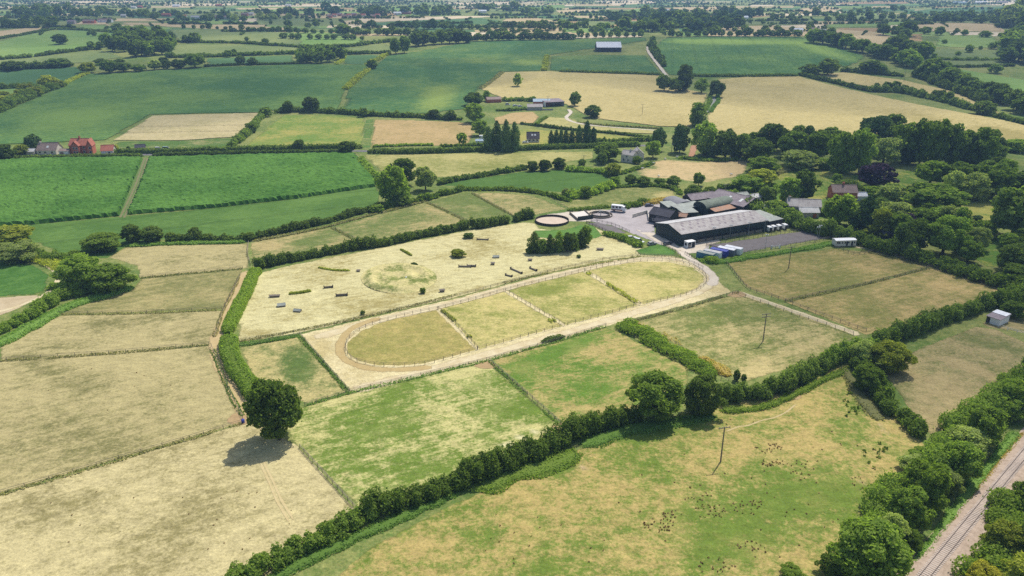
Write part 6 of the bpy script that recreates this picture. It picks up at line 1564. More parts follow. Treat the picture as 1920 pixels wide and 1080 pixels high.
def frame(p0, p1):
    """root at p0, local x towards p1, local y to the left of it (away from the camera when p0 is left of p1)"""
    a, b = P(*p0), P(*p1)
    return a, math.atan2(b.y - a.y, b.x - a.x), (b - a).length
def gable(name, label, cat, p0, p1, width, eave, ridge, wall, roof, L=None, roof2=None, over=0.35, windows=(), doors=(), chimneys=(), lights=(), axis='x', group=None, yaw=None, wall2=None, gwin=(), z0=0.0):
    """pitched building: front long side from p0 to p1, body behind it. windows/doors: (x, z, w, h, side) with side f, b, l, r"""
    o, rz, ll = frame(p0, p1)
    if L is None: L = ll
    if yaw is not None: rz = yaw
    root = thing(name, label, cat, o, rz, group)
    mb = MB()
    W = width
    if axis == 'x':
        mb.prism([(0, -0.3), (0, eave), (W / 2, ridge), (W, eave), (W, -0.3)], 0, L)
    else:
        mb.prism_y([(0, -0.3), (L, -0.3), (L, eave), (L / 2, ridge), (0, eave)], 0, W)
    w_ = mb.build('wall', wall, root)
    def slope(a, b, c, d, m=roof): return MB().slab(a, b, c, d, 0.14).build('roof', m, root)
    up = 0.16
    if axis == 'x':
        sl = (ridge - eave) / (W / 2)
        r1 = slope((-over, -over, eave - over * sl + up), (L + over, -over, eave - over * sl + up), (L + over, W / 2, ridge + up), (-over, W / 2, ridge + up))
        r2 = slope((L + over, W + over, eave - over * sl + up), (-over, W + over, eave - over * sl + up), (-over, W / 2, ridge + up + .002), (L + over, W / 2, ridge + up + .002), roof2 or roof)
    else:
        sl = (ridge - eave) / (L / 2)
        r1 = slope((-over, W + over, eave - over * sl + up), (-over, -over, eave - over * sl + up), (L / 2, -over, ridge + up), (L / 2, W + over, ridge + up))
        r2 = slope((L + over, -over, eave - over * sl + up), (L + over, W + over, eave - over * sl + up), (L / 2, W + over, ridge + up + .002), (L / 2, -over, ridge + up + .002))
    MBR = MB()
    if axis == 'x': MBR.box(-over, L + over, W / 2 - .18, W / 2 + .18, ridge + up - .02, ridge + up + .09)
    else: MBR.box(L / 2 - .18, L / 2 + .18, -over, W + over, ridge + up - .02, ridge + up + .09)
    MBR.build('ridge_cap', roof, root)
    def opening(nm, x, z, w, h, side, fm, pm):
        e = 0.05
        q = {'f': lambda u, v, t: (u, -t, v), 'b': lambda u, v, t: (u, W + t, v), 'l': lambda u, v, t: (-t, u, v), 'r': lambda u, v, t: (L + t, u, v)}[side]
        def bx(u0, u1, v0, v1, t0, t1):
            a, b = q(u0, v0, t0), q(u1, v1, t1)
            m = MB(); m.box(min(a[0], b[0]), max(a[0], b[0]), min(a[1], b[1]), max(a[1], b[1]), min(a[2], b[2]), max(a[2], b[2])); return m
        fr = bx(x - w / 2 - .1, x + w / 2 + .1, z - .1, z + h + .1, -0.05, e).build(nm, fm, root)
        bx(x - w / 2, x + w / 2, z, z + h, 0, e + .02).build('pane' if nm == 'window' else 'panel', pm, fr)
    for a in windows: opening('window', *a, M['white'], M['glass'])
    for a in doors: opening('door', *a[:5], a[5] if len(a) > 5 else M['wood_dark'], a[6] if len(a) > 6 else M['opening'])
    for (cx, cy, ch) in chimneys:
        c = MB().box(cx - .45, cx + .45, cy - .45, cy + .45, eave, ridge + ch).box(cx - .55, cx + .55, cy - .55, cy + .55, ridge + ch, ridge + ch + .15).build('chimney', wall2 or wall, r1)
        MB().cyl((cx - .2, cy, ridge + ch + .15), (cx - .2, cy, ridge + ch + .6), .13, .11, 8).cyl((cx + .2, cy, ridge + ch + .15), (cx + .2, cy, ridge + ch + .6), .13, .11, 8).build('chimney_pot', M['brick'], r1)
    for (u, v, lw, lh) in lights:                    # rooflights: along the ridge, fraction up the slope, size
        if axis == 'x':
            y0 = -over + v * (W / 2 + over); y1 = y0 + lh
            z = lambda y: eave + y * (ridge - eave) / (W / 2) + up + .03
            m = MB().slab((u, y0, z(y0)), (u + lw, y0, z(y0)), (u + lw, y1, z(y1)), (u, y1, z(y1)), .06)
        else:
            x0 = v * L / 2; x1 = x0 + lh
            z = lambda x: eave + x * (ridge - eave) / (L / 2) + up + .03
            m = MB().slab((x0, u + lw, z(x0)), (x0, u, z(x0)), (x1, u, z(x1)), (x1, u + lw, z(x1)), .06)
        m.build('rooflight', M['light'], r1)
    return root, L
def mono(name, label, cat, p0, p1, width, h0, h1, wall, roof, L=None, open_front=False, over=0.3, posts=0, group=None, yaw=None):
    """single-pitch building; h0 front height, h1 back height"""
    o, rz, ll = frame(p0, p1)
    L = L or ll
    if yaw is not None: rz = yaw
    root = thing(name, label, cat, o, rz, group)
    W = width
    if open_front:
        MB().box(0, .15, 0, W, -.2, min(h0, h1)).box(L - .15, L, 0, W, -.2, min(h0, h1)).box(.15, L - .15, W - .15, W, -.2, min(h0, h1)).build('wall', wall, root)
        for i in range(posts + 1):
            x = .15 + (L - .3) * i / max(1, posts)
            MB().box(x - .12, x + .12, .0, .24, -.2, h0 - .02).build('post', M['wood_dark'], root)
    else:
        MB().prism([(0, -.2), (0, h0), (W, h1), (W, -.2)], 0, L).build('wall', wall, root)
    sl = (h1 - h0) / W
    MB().slab((-over, -over, h0 - over * sl + .16), (L + over, -over, h0 - over * sl + .16), (L + over, W + over, h1 + over * sl + .16), (-over, W + over, h1 + over * sl + .16), .12).build('roof', roof, root)
    return root
def dutch(name, label, p0, p1, width, eave, rise, wall, roof):
    """barn with a curved roof, ridge along p0-p1"""
    o, rz, L = frame(p0, p1)
    root = thing(name, label, 'barn', o, rz)
    n = 12
    arc = [(width / 2 - width / 2 * math.cos(math.pi * i / n), eave + rise * math.sin(math.pi * i / n)) for i in range(n + 1)]
    MB().prism([(0, -.3)] + [(a, b) for a, b in arc] + [(width, -.3)], 0, L).build('wall', wall, root)
    out = [(width / 2 + (a - width / 2) * 1.03, b + .16 + 0.02) for a, b in arc]
    inn = [(width / 2 + (a - width / 2) * 1.01, b + .06) for a, b in arc]
    m = MB(); m.prism(out + inn[::-1], -.4, L + .4)
    m.build('roof', roof, root)
    return root, L

# ------------------------------------------------------------------ the large dark riding barn
root, L = gable('riding_barn', 'large dark green riding barn with a long grey corrugated roof', 'barn', (1276, 461), (1437, 434), 18.5, 5.2, 7.3, M['clad_dark'], M['roof_grey'], roof2=M['roof_pale'],  # sunlight on the back slope painted in as a paler roof colour
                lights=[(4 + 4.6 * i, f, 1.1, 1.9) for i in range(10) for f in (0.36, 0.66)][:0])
for i in range(11):                                   # darker replaced sheets of the roof
    for k, f in enumerate((0.30, 0.58, 0.80)):
        x = 3.0 + i * (L - 6) / 11 + k * 1.3 + (i * 7 % 3) * .4
        y0 = f * 9.25; y1 = y0 + 1.3
        z = lambda y: 5.2 + y * 2.1 / 9.25 + .16 + .02
        MB().slab((x, y0, z(y0)), (x + 1.0, y0, z(y0)), (x + 1.0, y1, z(y1)), (x, y1, z(y1)), .05).build('rooflight', M['roof_mauve'], root)
for i in range(8):                                    # bays along the school side, their inner shade painted as dark panels
    x = 9 + i * (L - 11) / 8
    MB().box(x, x + (L - 11) / 8 - .6, -.06, .10, 0.0, 1.5).build('kick_board', M['wood_grey'], root)
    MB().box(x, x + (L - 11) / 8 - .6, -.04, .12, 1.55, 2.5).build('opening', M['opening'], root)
    MB().box(x - .6, x, -.10, .16, 0.0, 3.0).build('post', M['clad_dark'], root)
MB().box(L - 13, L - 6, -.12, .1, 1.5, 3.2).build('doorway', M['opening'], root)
MB().box(-.42, -.30, -.1, 18.6, 5.05, 5.25).build('gable_trim', M['clad_dark'], root)
pr = thing('porch', 'small white glazed porch at the near corner of the riding barn', 'porch', P(1281, 462), frame((1276, 461), (1437, 434))[1])
MB().box(0, 4.2, -3.0, -.3, 2.5, 2.75).build('roof', M['white'], pr)
for x in (0.1, 2.1, 4.0): MB().box(x - .1, x + .1, -2.95, -2.75, -.1, 2.5).build('post', M['white'], pr)
MB().box(0.02, .14, -2.7, -.4, -.1, 2.5).build('side_wall', M['white'], pr)
MB().box(-.03, .03, -2.3, -.9, .9, 2.1).build('window', M['glass'], pr)
MB().box(2.2, 3.9, -2.72, -2.62, -.1, 2.4).build('doorway', M['opening'], pr)
# canopy at the end of the barn
mono('lean_to', 'pale green lean-to roof behind the horse trailers', 'shed', (1441, 431), (1460, 427), 14.0, 4.0, 4.6, M['clad_black'], M['roof_green'], L=8.5)
MB_ = None
# floodlight poles along the school
FL = None
def floodlight(px, py, label):
    t = thing('floodlight', label, 'floodlight', P(px, py), 0, 'floodlights of the outdoor school')
    MB().cyl((0, 0, -.1), (0, 0, 6.0), .09, .06, 8).build('pole', M['steel'], t)
    MB().box(-.6, .6, -.05, .05, 5.85, 5.98).build('crossbar', M['steel'], t)
    for s in (-.45, .45): MB().box(s - .25, s + .25, -.35, -.05, 5.75, 6.2).build('lamp', M['white'], t)
for i, (x, y) in enumerate([(1337, 450), (1368, 446), (1403, 441), (1433, 436)]):
    floodlight(x, y, 'floodlight on a steel pole in front of the riding barn, %s from the left' % ordn(i))
# lower white pole lights on the far side
for i, (x, y) in enumerate([(1435, 465), (1531, 450), (1535, 447)]):
    floodlight(x, y, 'thin floodlight pole on the southern side of the sand school, %s from the left' % ordn(i))

# ------------------------------------------------------------------ stables
def bxpart(root, name, mat, *b): return MB().box(*b).build(name, mat, root)
r_, l_ = gable('stable_block', 'black boarded stable with a dark slate roof at the yard corner', 'stable', (1216, 416), (1254, 424), 9.0, 4.2, 6.4, M['clad_black'], M['roof_slate'], windows=[(2.5, 1.2, 1.2, 1.0, 'f')], doors=[(5.5, 0.0, 1.4, 2.2, 'f', M['white'], M['opening'])])
gable('stable_block', 'small black stable with a brown gable in front of the dark slate one', 'stable', (1226, 424), (1244, 428), 4.5, 2.6, 4.0, M['clad_black'], M['roof_slate'], L=9.0, windows=[(1.5, 1.0, .8, 1.0, 'f')])
gable('shed', 'low shed with rusty red roof sheets beside the black stable', 'shed', (1256, 412), (1272, 414), 5.0, 2.2, 3.2, M['wood_dark'], M['roof_rust'], L=7.5)
dutch('curved_barn', 'small barn with a curved grey roof behind the stables', (1297, 391), (1271, 381), 9.5, 2.4, 1.7, M['clad_dark'], M['roof_dutch'])
mono('stable_block', 'low stable with a flat mossy green roof beside the dark bush', 'stable', (1252, 400), (1276, 398), 9.0, 3.0, 3.4, M['clad_dark'], M['roof_green'], L=15.0)
mono('stable_block', 'L-shaped stable, its long wing with a green roof', 'stable', (1274, 405), (1318, 396), 6.5, 3.2, 3.6, M['clad_dark'], M['roof_green'])
mono('stable_block', 'L-shaped stable, its short wing reaching to the yard', 'stable', (1280, 411), (1296, 410), 7.5, 3.0, 3.25, M['clad_dark'], M['roof_green'], L=7.5)
dutch('curved_barn', 'tall dutch barn with a curved olive green roof', (1324, 405), (1374, 394), 8.5, 3.4, 2.6, M['clad_dark'], M['roof_olive'])
mono('lean_to', 'lean-to with a rusty orange roof against the dutch barn', 'shed', (1340, 407), (1386, 398), 5.0, 2.6, 3.6, M['clad_black'], M['roof_rust'])
gable('barn', 'old barn with a purplish grey roof and two white rooflights', 'barn', (1392, 402), (1418, 395), 22.0, 3.8, 6.8, M['clad_black'], M['roof_mauve'], L=17.0, axis='y', lights=[(4, 0.35, 1.4, 2.6), (11, 0.35, 1.4, 2.6)])
gable('barn', 'long low barn with a dark mauve roof behind the dutch barn', 'barn', (1296, 386), (1344, 380), 8.0, 3.0, 5.0, M['clad_black'], M['roof_mauve'])
gable('barn', 'small barn with a pale green roof at the back of the farm', 'barn', (1388, 381), (1406, 379), 7.0, 3.0, 4.6, M['clad_black'], M['roof_green'])
gable('shed', 'white walled shed at the back of the farm', 'shed', (1411, 386), (1423, 384), 5.0, 4.2, 5.2, M['cream'], M['roof_pale'], L=6.0, windows=[(3, 1.6, 1.2, 1.2, 'f')])
gable('shed', 'tiny brick hut with a green roof at the end of the riding barn', 'shed', (1424, 402), (1436, 401), 5.0, 2.6, 3.8, M['brick'], M['roof_green'], L=6.0)
# white wall by the yard
w = thing('yard_wall', 'pale painted yard wall with fence posts left of the black stable', 'wall', P(1186, 408), 0)
w0 = P(1186, 408)
for k, ((a, b), (c, d)) in enumerate([((1186, 408), (1214, 400)), ((1214, 400), (1216, 414))]):
    p, q = P(a, b) - w0, P(c, d) - w0
    n = Vector((-(q - p).y, (q - p).x, 0)).normalized() * .12
    MB().add([p - n, q - n, q + n, p + n] + [v + Vector((0, 0, 1.7)) for v in (p - n, q - n, q + n, p + n)], [(3, 2, 1, 0), (4, 5, 6, 7), (0, 1, 5, 4), (1, 2, 6, 5), (2, 3, 7, 6), (3, 0, 4, 7)]).build('wall_panel', M['cream'], w)

# ------------------------------------------------------------------ round pens
def ring(name, label, px, rx_m, h, t, wallmat, floormat, n=40, ry=None):
    c = P(*px)
    root = thing(name, label, 'round pen', c)
    ry = ry or rx_m
    for i in range(n):
        a0, a1 = 2 * math.pi * i / n, 2 * math.pi * (i + 1) / n
        p = lambda a, k: (math.cos(a) * (rx_m + k), math.sin(a) * (ry + k))
        q = [p(a0, 0), p(a1, 0), p(a1, t), p(a0, t)]
        MB().add([(x, y, -.1) for x, y in q] + [(x, y, h) for x, y in q], [(3, 2, 1, 0), (4, 5, 6, 7), (0, 1, 5, 4), (1, 2, 6, 5), (2, 3, 7, 6), (3, 0, 4, 7)]).build('wall_panel', wallmat, root)
    vs = [(math.cos(2 * math.pi * i / n) * rx_m, math.sin(2 * math.pi * i / n) * ry, 0.22) for i in range(n)]
    link('floor', mesh_py('floor', vs, [tuple(range(n))], floormat), root)
    return root
k = mpp(P(1035, 414))
ring('lunge_pen', 'large round lunging pen with dark wall and pale sand floor', (1035, 415.5), 31 * k, 1.2, .15, M['wood_dark'], M['pen_sand'], 36)
k = mpp(P(1126, 404))
rr_ = ring('horse_walker', 'small round horse walker with weathered low walls', (1126, 404), 17 * k, 1.2, .22, M['wood_grey'], M['gravel'], 28)
for i in range(28):
    a0, a1 = 2 * math.pi * i / 28, 2 * math.pi * (i + 1) / 28
    q = [(math.cos(a) * r, math.sin(a) * r) for a, r in ((a0, 21.5 * k), (a1, 21.5 * k), (a1, 21.5 * k + .25), (a0, 21.5 * k + .25))]
    MB().add([(x, y, -.1) for x, y in q] + [(x, y, .7) for x, y in q], [(3, 2, 1, 0), (4, 5, 6, 7), (0, 1, 5, 4), (1, 2, 6, 5), (2, 3, 7, 6), (3, 0, 4, 7)]).build('outer_panel', M['wood_grey'], rr_)
MB().cyl((0, 0, 0), (0, 0, 2.6), .18, .14, 8).build('centre_post', M['steel'], rr_)
for i in range(6):
    a = i * math.pi / 3
    MB().cyl((0, 0, 2.4), (math.cos(a) * 15 * k, math.sin(a) * 15 * k, 2.2), .06, .05, 6).build('arm', M['steel'], rr_)
sp_ = thing('sand_pen', 'square pen of pale sand with a dark green boarded front', 'pen', P(1068, 401))
o0 = P(1068, 401)
cs = [P(1068, 401) - o0, P(1083, 414) - o0, P(1112, 410) - o0, P(1096, 396) - o0]
link('floor', mesh_py('floor', [(c.x, c.y, .25) for c in cs], [(0, 1, 2, 3)], mat_plain('white_sand', (0.66, 0.60, 0.52), 0.9)), sp_)
for i, (a, b, hh, mt) in enumerate([(0, 1, 1.2, 'wood_grey'), (1, 2, 2.0, 'clad_dark'), (2, 3, .9, 'wood_grey')]):
    p, q = cs[a], cs[b]; n = Vector((-(q - p).y, (q - p).x, 0)).normalized() * .1
    MB().add([v + Vector((0, 0, z)) for z in (-.1, hh) for v in (p - n, q - n, q + n, p + n)], [(3, 2, 1, 0), (4, 5, 6, 7), (0, 1, 5, 4), (1, 2, 6, 5), (2, 3, 7, 6), (3, 0, 4, 7)]).build('side_panel', M[mt], sp_)

# ------------------------------------------------------------------ vehicles, containers, mobile home
WHEEL = None
def wheel(root, x, y, r, w=.22):
    t = MB().cyl((x, y - w / 2, r), (x, y + w / 2, r), r, r, 12).build('wheel', M['rubber'], root)
    MB().cyl((x, y - w / 2 - .01, r), (x, y + w / 2 + .01, r), r * .55, r * .55, 10).build('rim', M['steel'], t)
def car(px, py, yaw, col, label, L=4.3, group=None, van=False):
    t = thing('van' if van else 'car', label, 'van' if van else 'car', P(px, py), yaw, group)
    m = mat_plain('car_paint', col, 0.3, 0.5)
    h = 1.9 if van else 1.42
    prof = [(-L / 2, .35), (-L / 2, .85), (-L / 2 + .1, .95), (L / 2 - .1, .85), (L / 2, .7), (L / 2, .35)]
    MB().prism_y(prof, -.85, .85).build('body', m, t)
    cab = [(-L / 2 + .25, .93), (-L / 2 + .55, h), (L / 2 - 1.9, h), (L / 2 - 1.05, .86)]
    c = MB().prism_y(cab, -.74, .74).build('cabin', M['glass'], t)
    MB().box(-L / 2 + .6, L / 2 - 1.95, -.72, .72, h - .01, h + .06).build('roof', m, c)
    for x in (-L / 2 + .75, L / 2 - .8):
        for y in (-.8, .8): wheel(t, x, y, .32)
    for y in (-.6, .6): MB().box(L / 2 - .02, L / 2 + .03, y - .16, y + .16, .62, .76).build('headlight', M['light'], t)
    return t
car(1217, 387, 0.25, (0.05, 0.06, 0.10), 'dark blue car on the yard by the golden bank')
car(1253, 379, 0.5, (0.5, 0.5, 0.5), 'silver car at the back corner of the yard')
car(1252, 458.5, 0.6, (0.10, 0.10, 0.11), 'dark car parked at the end of the drive garden')
car(1222, 459, 0.5, (0.35, 0.33, 0.30), 'grey car beside the drive garden, nearest the lawn')
car(1198, 455, -0.6, (0.70, 0.70, 0.68), 'white car in the drive garden', van=True, L=4.6)
car(1184, 448, 0.2, (0.62, 0.60, 0.56), 'pale car under the shrubby drive hedge')
car(985, 268.5, 0.1, (0.75, 0.75, 0.75), 'white car beside the dark roofed bungalow')
car(312, 280, 0.0, (0.30, 0.40, 0.36), 'green van parked behind the roadside hedge', van=True, L=5.5)
car(297, 281, 0.0, (0.7, 0.7, 0.68), 'white van parked behind the roadside hedge', van=True, L=5.0)
for i, (x, y) in enumerate([(952, 197), (966, 199), (975, 200)]):
    car(x, y, 0.4 * i, (0.7, 0.7, 0.7), 'pale car among the far farm vehicles, %s from the left' % ordn(i), L=4.6, van=(i == 0), group='pale vehicles at the far farm')
# horse lorry
t = thing('horse_lorry', 'white topped horse lorry with red lower panels parked on the yard', 'lorry', P(1160, 397), -0.35)
MB().box(-3.6, 2.0, -1.2, 1.2, .9, 3.4).build('body', M['white'], t)
MB().box(-3.58, 1.98, -1.23, 1.23, .88, 1.5).build('lower_panel', M['rust'], t)
for i in range(3): MB().box(-3.1 + i * 1.7, -2.0 + i * 1.7, -1.25, -1.18, 2.1, 3.0).build('window', M['glass'], t)
cb = MB().prism_y([(2.0, .7), (2.0, 3.0), (2.9, 3.0), (3.5, 1.9), (3.6, .7)], -1.15, 1.15).build('cab', M['white'], t)
MB().prism_y([(2.92, 2.9), (2.98, 2.92), (3.52, 1.98), (3.46, 1.95)], -1.0, 1.0).build('windscreen', M['glass'], cb)
for x in (-2.4, 2.7):
    for y in (-1.05, 1.05): wheel(t, x, y, .45, .3)
# horse trailers
def trailer(px, py, yaw, label):
    t = thing('horse_trailer', label, 'horse trailer', P(px, py), yaw, 'horse trailers beside the riding barn')
    prof = [(-1.5, .5), (-1.5, 2.1), (-1.2, 2.45), (1.0, 2.5), (1.6, 2.1), (1.75, 1.3), (1.6, .5)]
    MB().prism_y(prof, -.85, .85).build('body', M['white'], t)
    MB().box(-1.56, -1.5, -.75, .75, .5, 1.7).build('ramp', M['wood_dark'], t)
    MB().box(-1.55, -1.49, -.7, .7, 1.75, 2.25).build('rear_opening', M['opening'], t)
    MB().box(1.2, 1.45, -.86, .86, 1.5, 2.0).build('window', M['glass'], t)
    MB().box(1.6, 2.9, -.06, .06, .45, .55).build('drawbar', M['steel'], t)
    for y in (-.95, .95):
        for x in (-.35, .4): wheel(t, x, y, .3, .2)
for i, (x, y) in enumerate([(1441, 434), (1449, 432.5), (1459, 431), (1470, 429.5)]):
    trailer(x, y, 1.9, 'white horse trailer beside the riding barn, %s from the left' % ordn(i))
# containers
def container(p0, p1, w, h, mats, label):
    o, rz, L = frame(p0, p1)
    t = thing('container', label, 'container', o, rz, 'storage containers beside the gallop')
    MB().box(0, L, 0, w, .05, h).build('body', M[mats[0]], t)
    MB().box(-.05, L + .05, -.05, w + .05, h, h + .08).build('roof', M[mats[1]], t)
    n = max(3, int(L / .9))
    for i in range(n):
        x = (i + .3) * L / n
        MB().box(x, x + .4 * L / n, -.06, .0, .15, h - .1).build('rib', M[mats[0]], t)
    for i in range(2): MB().box(L, L + .05, .1 + i * w / 2, w / 2 - .1 + i * w / 2, .2, h - .2).build('door', M[mats[0]], t)
yc = frame((1304, 484), (1333, 491))
def cont(px, mats, label, L=6.6, w=2.6, h=2.6):
    o = P(*px); t = thing('container', label, 'container', o, R(-38), 'storage containers beside the gallop')
    MB().box(0, L, 0, w, .05, h).build('body', M[mats[0]], t)
    MB().box(-.04, L + .04, -.04, w + .04, h, h + .08).build('roof', M[mats[1]], t)
    n = 7
    for i in range(n):
        x = (i + .3) * L / n
        MB().box(x, x + .45 * L / n, -.07, -.001, .15, h - .1).build('rib', M[mats[0]], t)
    for i in range(2): MB().box(L + .001, L + .06, .1 + i * w / 2, w / 2 - .05 + i * w / 2, .2, h - .2).build('door', M[mats[0]], t)
cont((1305, 483), ('steel_teal', 'roof_green'), 'teal container at the left end of the container row', 7.2)
cont((1317.5, 480), ('white', 'roof_pale'), 'white container between the teal and the blue one', 7.2)
cont((1330, 477), ('steel_blue', 'steel_blue'), 'blue container with a pale roof', 7.2)
cont((1344, 474.5), ('steel_grey', 'roof_white'), 'grey ended container with a white roof', 7.2)
cont((1357, 472.5), ('white', 'roof_white'), 'white container at the right end of the container row', 7.2)
# mobile home
o, rz, L = frame((1566, 463), (1592, 464.5))
t = thing('mobile_home', 'long white mobile home beside the upper brown paddock', 'mobile home', P(1566, 463.5), R(6))
L = 9.2
MB().box(0, L, 0, 3.4, .35, 2.9).build('body', M['cream'], t)
MB().prism([(-.12, 2.85), (1.7, 3.2), (3.52, 2.85), (3.52, 2.95), (1.7, 3.32), (-.12, 2.95)], -.15, L + .15).build('roof', M['white'], t)
for x, w in ((.5, 1.6), (2.7, .6), (3.9, .6), (5.4, .7), (8.2, .5)): MB().box(x, x + w, -.05, .02, 1.5, 2.3).build('window', M['glass'], t)
for x in (4.7, 7.0): MB().box(x, x + .75, -.06, .02, .5, 2.4).build('door', M['opening'], t)
MB().box(.2, L - .2, .2, 3.2, -.1, .35).build('skirt', M['wood_dark'], t)
t = thing('stove_box', 'small black upright box in the mobile home garden', 'box', P(1621, 462))
MB().box(-.6, .6, -.5, .5, 0, 1.5).build('body', M['clad_black'], t); MB().box(-.7, .7, -.6, .6, 1.5, 1.62).build('lid', M['clad_black'], t)

# ------------------------------------------------------------------ houses
gable('house', 'grey roofed stone house beside the farm', 'house', (1476, 403), (1503, 404), 8.0, 4.6, 7.2, M['stone'], M['roof_grey'], L=15.5, windows=[(3, 1.0, 1.2, 1.3, 'f'), (8, 1.0, 1.2, 1.3, 'f'), (12, 2.8, 1.1, 1.1, 'f')], chimneys=[(1.0, 4, 1.0)], wall2=M['stone'])
gable('house_annexe', 'low annexe with a brown door in front of the grey roofed house', 'house', (1500, 409), (1525, 409), 6.0, 2.8, 4.6, M['stone'], M['roof_pale'], L=9.0, doors=[(7, 0, 1.6, 2.1, 'f', M['wood_dark'], M['brick'])])
gable('house', 'house with orange and dark roof half hidden by the willow', 'house', (1560, 376), (1606, 377), 9.0, 4.4, 7.4, M['brick'], M['roof_brown'], windows=[(3, 1.5, 1.2, 1.2, 'f')], chimneys=[(6, 4.5, 1.1)])
gable('conservatory', 'white conservatory at the end of the house behind the willow', 'house', (1607, 376), (1614, 376), 4.0, 2.4, 3.8, M['white'], M['roof_white'], L=5)
gable('shed', 'black roofed shed under the lane trees', 'shed', (1655, 448), (1684, 448), 4.5, 2.2, 3.2, M['clad_black'], M['roof_slate'])
gable('house', 'white rendered house with a grey roof beside the road', 'house', (1164, 303), (1186, 306), 7.0, 4.8, 7.0, M['cream'], M['roof_grey'], windows=[(2, 1.0, 1.0, 1.2, 'f'), (5, 1.0, 1.0, 1.2, 'f'), (4, 3.2, 1.0, 1.0, 'f')], chimneys=[(5, 3.5, .9)])
gable('house_wing', 'gabled wing of the white roadside house', 'house', (1187, 302), (1207, 302), 8.0, 4.4, 7.4, M['cream'], M['roof_grey'], axis='y', windows=[(2.5, 2.6, 1.0, 1.1, 'f'), (5.5, .8, 1.2, 1.2, 'f')])
gable('bungalow', 'bungalow with a steep dark roof between the two conifer groups', 'house', (988, 267), (1011, 267), 8.0, 2.7, 6.6, M['cream'], M['roof_dark'], windows=[(1.8, .9, 1.3, 1.2, 'f'), (4.6, .9, 1.3, 1.2, 'f'), (7.2, .9, 1.0, 1.2, 'f')], lights=[(3.2, .45, 1.2, 1.0), (5.2, .45, 1.2, 1.0)])
gable('hut', 'small white hut with a blue-grey roof by the tall conifers', 'hut', (892, 270), (907, 270), 4.0, 2.2, 3.0, M['white'], M['roof_blue'], windows=[(2, .9, 1.0, .8, 'f')])
t = thing('utility_box', 'white boxy trailer behind the small hut', 'trailer', P(902, 262)); MB().box(-1.3, 1.3, -1, 1, .5, 3.2).build('body', M['white'], t); MB().box(-1.35, -.2, -1.06, -1.0, 1.6, 2.6).build('window', M['glass'], t); MB().box(-1.2, 1.2, -.9, .9, 0, .5).build('base', M['wood_dark'], t)
# roadside houses on the left
r_, l_ = gable('house', 'tall red brick house with red tiled roof beside the road', 'house', (132, 289.5), (164, 289.5), 9.5, 6.0, 9.6, M['brick'], M['roof_red'],
               windows=[(2.4, 1.0, 1.3, 1.6, 'f'), (6.2, 1.0, 1.5, 1.6, 'f'), (9.6, 1.0, 1.3, 1.6, 'f'), (2.4, 3.8, 1.1, 1.3, 'f'), (6.2, 3.9, 1.1, 1.3, 'f'), (9.6, 3.8, 1.1, 1.3, 'f')], chimneys=[(5.5, 4.7, 1.3)])
gable('house_wing', 'front gable of the tall red brick house', 'house', (136.5, 291), (150, 291), 2.4, 6.2, 9.0, M['brick'], M['roof_red'], axis='y', windows=[(1.6, 1.0, 1.1, 1.5, 'f'), (3.4, 1.0, 1.1, 1.5, 'f'), (1.6, 3.8, 1.0, 1.3, 'f'), (3.4, 3.8, 1.0, 1.3, 'f')])
gable('house_wing', 'right gable of the tall red brick house', 'house', (164.6, 290.5), (175, 290.0), 9.5, 6.0, 9.4, M['brick'], M['roof_red'], axis='y', windows=[(2.0, 3.8, 1.1, 1.3, 'f'), (2.0, 1.0, 1.1, 1.4, 'f')])
gable('garage', 'white double garage left of the red brick house', 'garage', (111, 291), (129, 291), 5.5, 2.7, 3.6, M['white'], M['roof_brown'], doors=[(2.0, 0, 2.2, 2.1, 'f', M['white'], M['roof_brown'])])
gable('bungalow', 'brown roofed bungalow with dormer left of the red house', 'house', (70, 290), (106, 290), 9.0, 2.9, 7.0, M['cream'], M['roof_brown'], windows=[(2, .9, 1.4, 1.2, 'f'), (5.5, .9, 1.4, 1.2, 'f'), (10, .9, 1.4, 1.2, 'f')], lights=[(6, .35, 1.4, 1.2)], chimneys=[(1, 4.5, .6)])
gable('shed', 'grey roofed shed left of the brown bungalow', 'shed', (50, 291), (64, 291), 5.0, 2.4, 3.8, M['stone'], M['roof_pale'])
gable('bungalow', 'white bungalow with red tiled roof and solar panels', 'house', (190, 291), (213, 290), 8.0, 2.8, 5.8, M['cream'], M['roof_red'], windows=[(5, 1.0, 1.0, 1.0, 'f')], doors=[(1.6, 0, 2.0, 2.1, 'f', M['white'], M['white'])])
gable('shed', 'shed with a black roof right of the white bungalow', 'shed', (254, 284), (272, 283), 6.0, 2.2, 4.0, M['wood_grey'], M['roof_slate'])
# far farm
gable('shed', 'rusty red shed among trees at the far farm', 'shed', (914, 193), (940, 192), 10.0, 3.0, 4.6, M['brick'], M['roof_brown'])
gable('barn', 'barn with a pale blue roof at the far farm', 'barn', (1000, 199), (1024, 199), 10.0, 4.0, 5.8, M['brick'], M['roof_blue'], L=15)
gable('barn', 'stone building with mottled grey roof at the far farm', 'barn', (989, 207), (1017, 207), 9.0, 3.0, 5.0, M['stone'], M['roof_grey'])
mono('open_barn', 'open fronted barn with dark posts at the far farm', 'barn', (1023, 201), (1058, 199), 14.0, 4.2, 5.2, M['white'], M['roof_mauve'], open_front=True, posts=6)
MB().box(0, 10, -.05, .05, 0, 1.4).build('gate_wall', M['stone'], thing('low_wall', 'low stone wall below the open fronted far barn', 'wall', P(1016, 207), 0.05))
# far black barn
gable('far_barn', 'black barn with a gleaming white roof in the dark green crop', 'barn', (1119, 97.5), (1165, 97.5), 26.0, 6.0, 12.5, M['clad_black'], M['roof_white'])
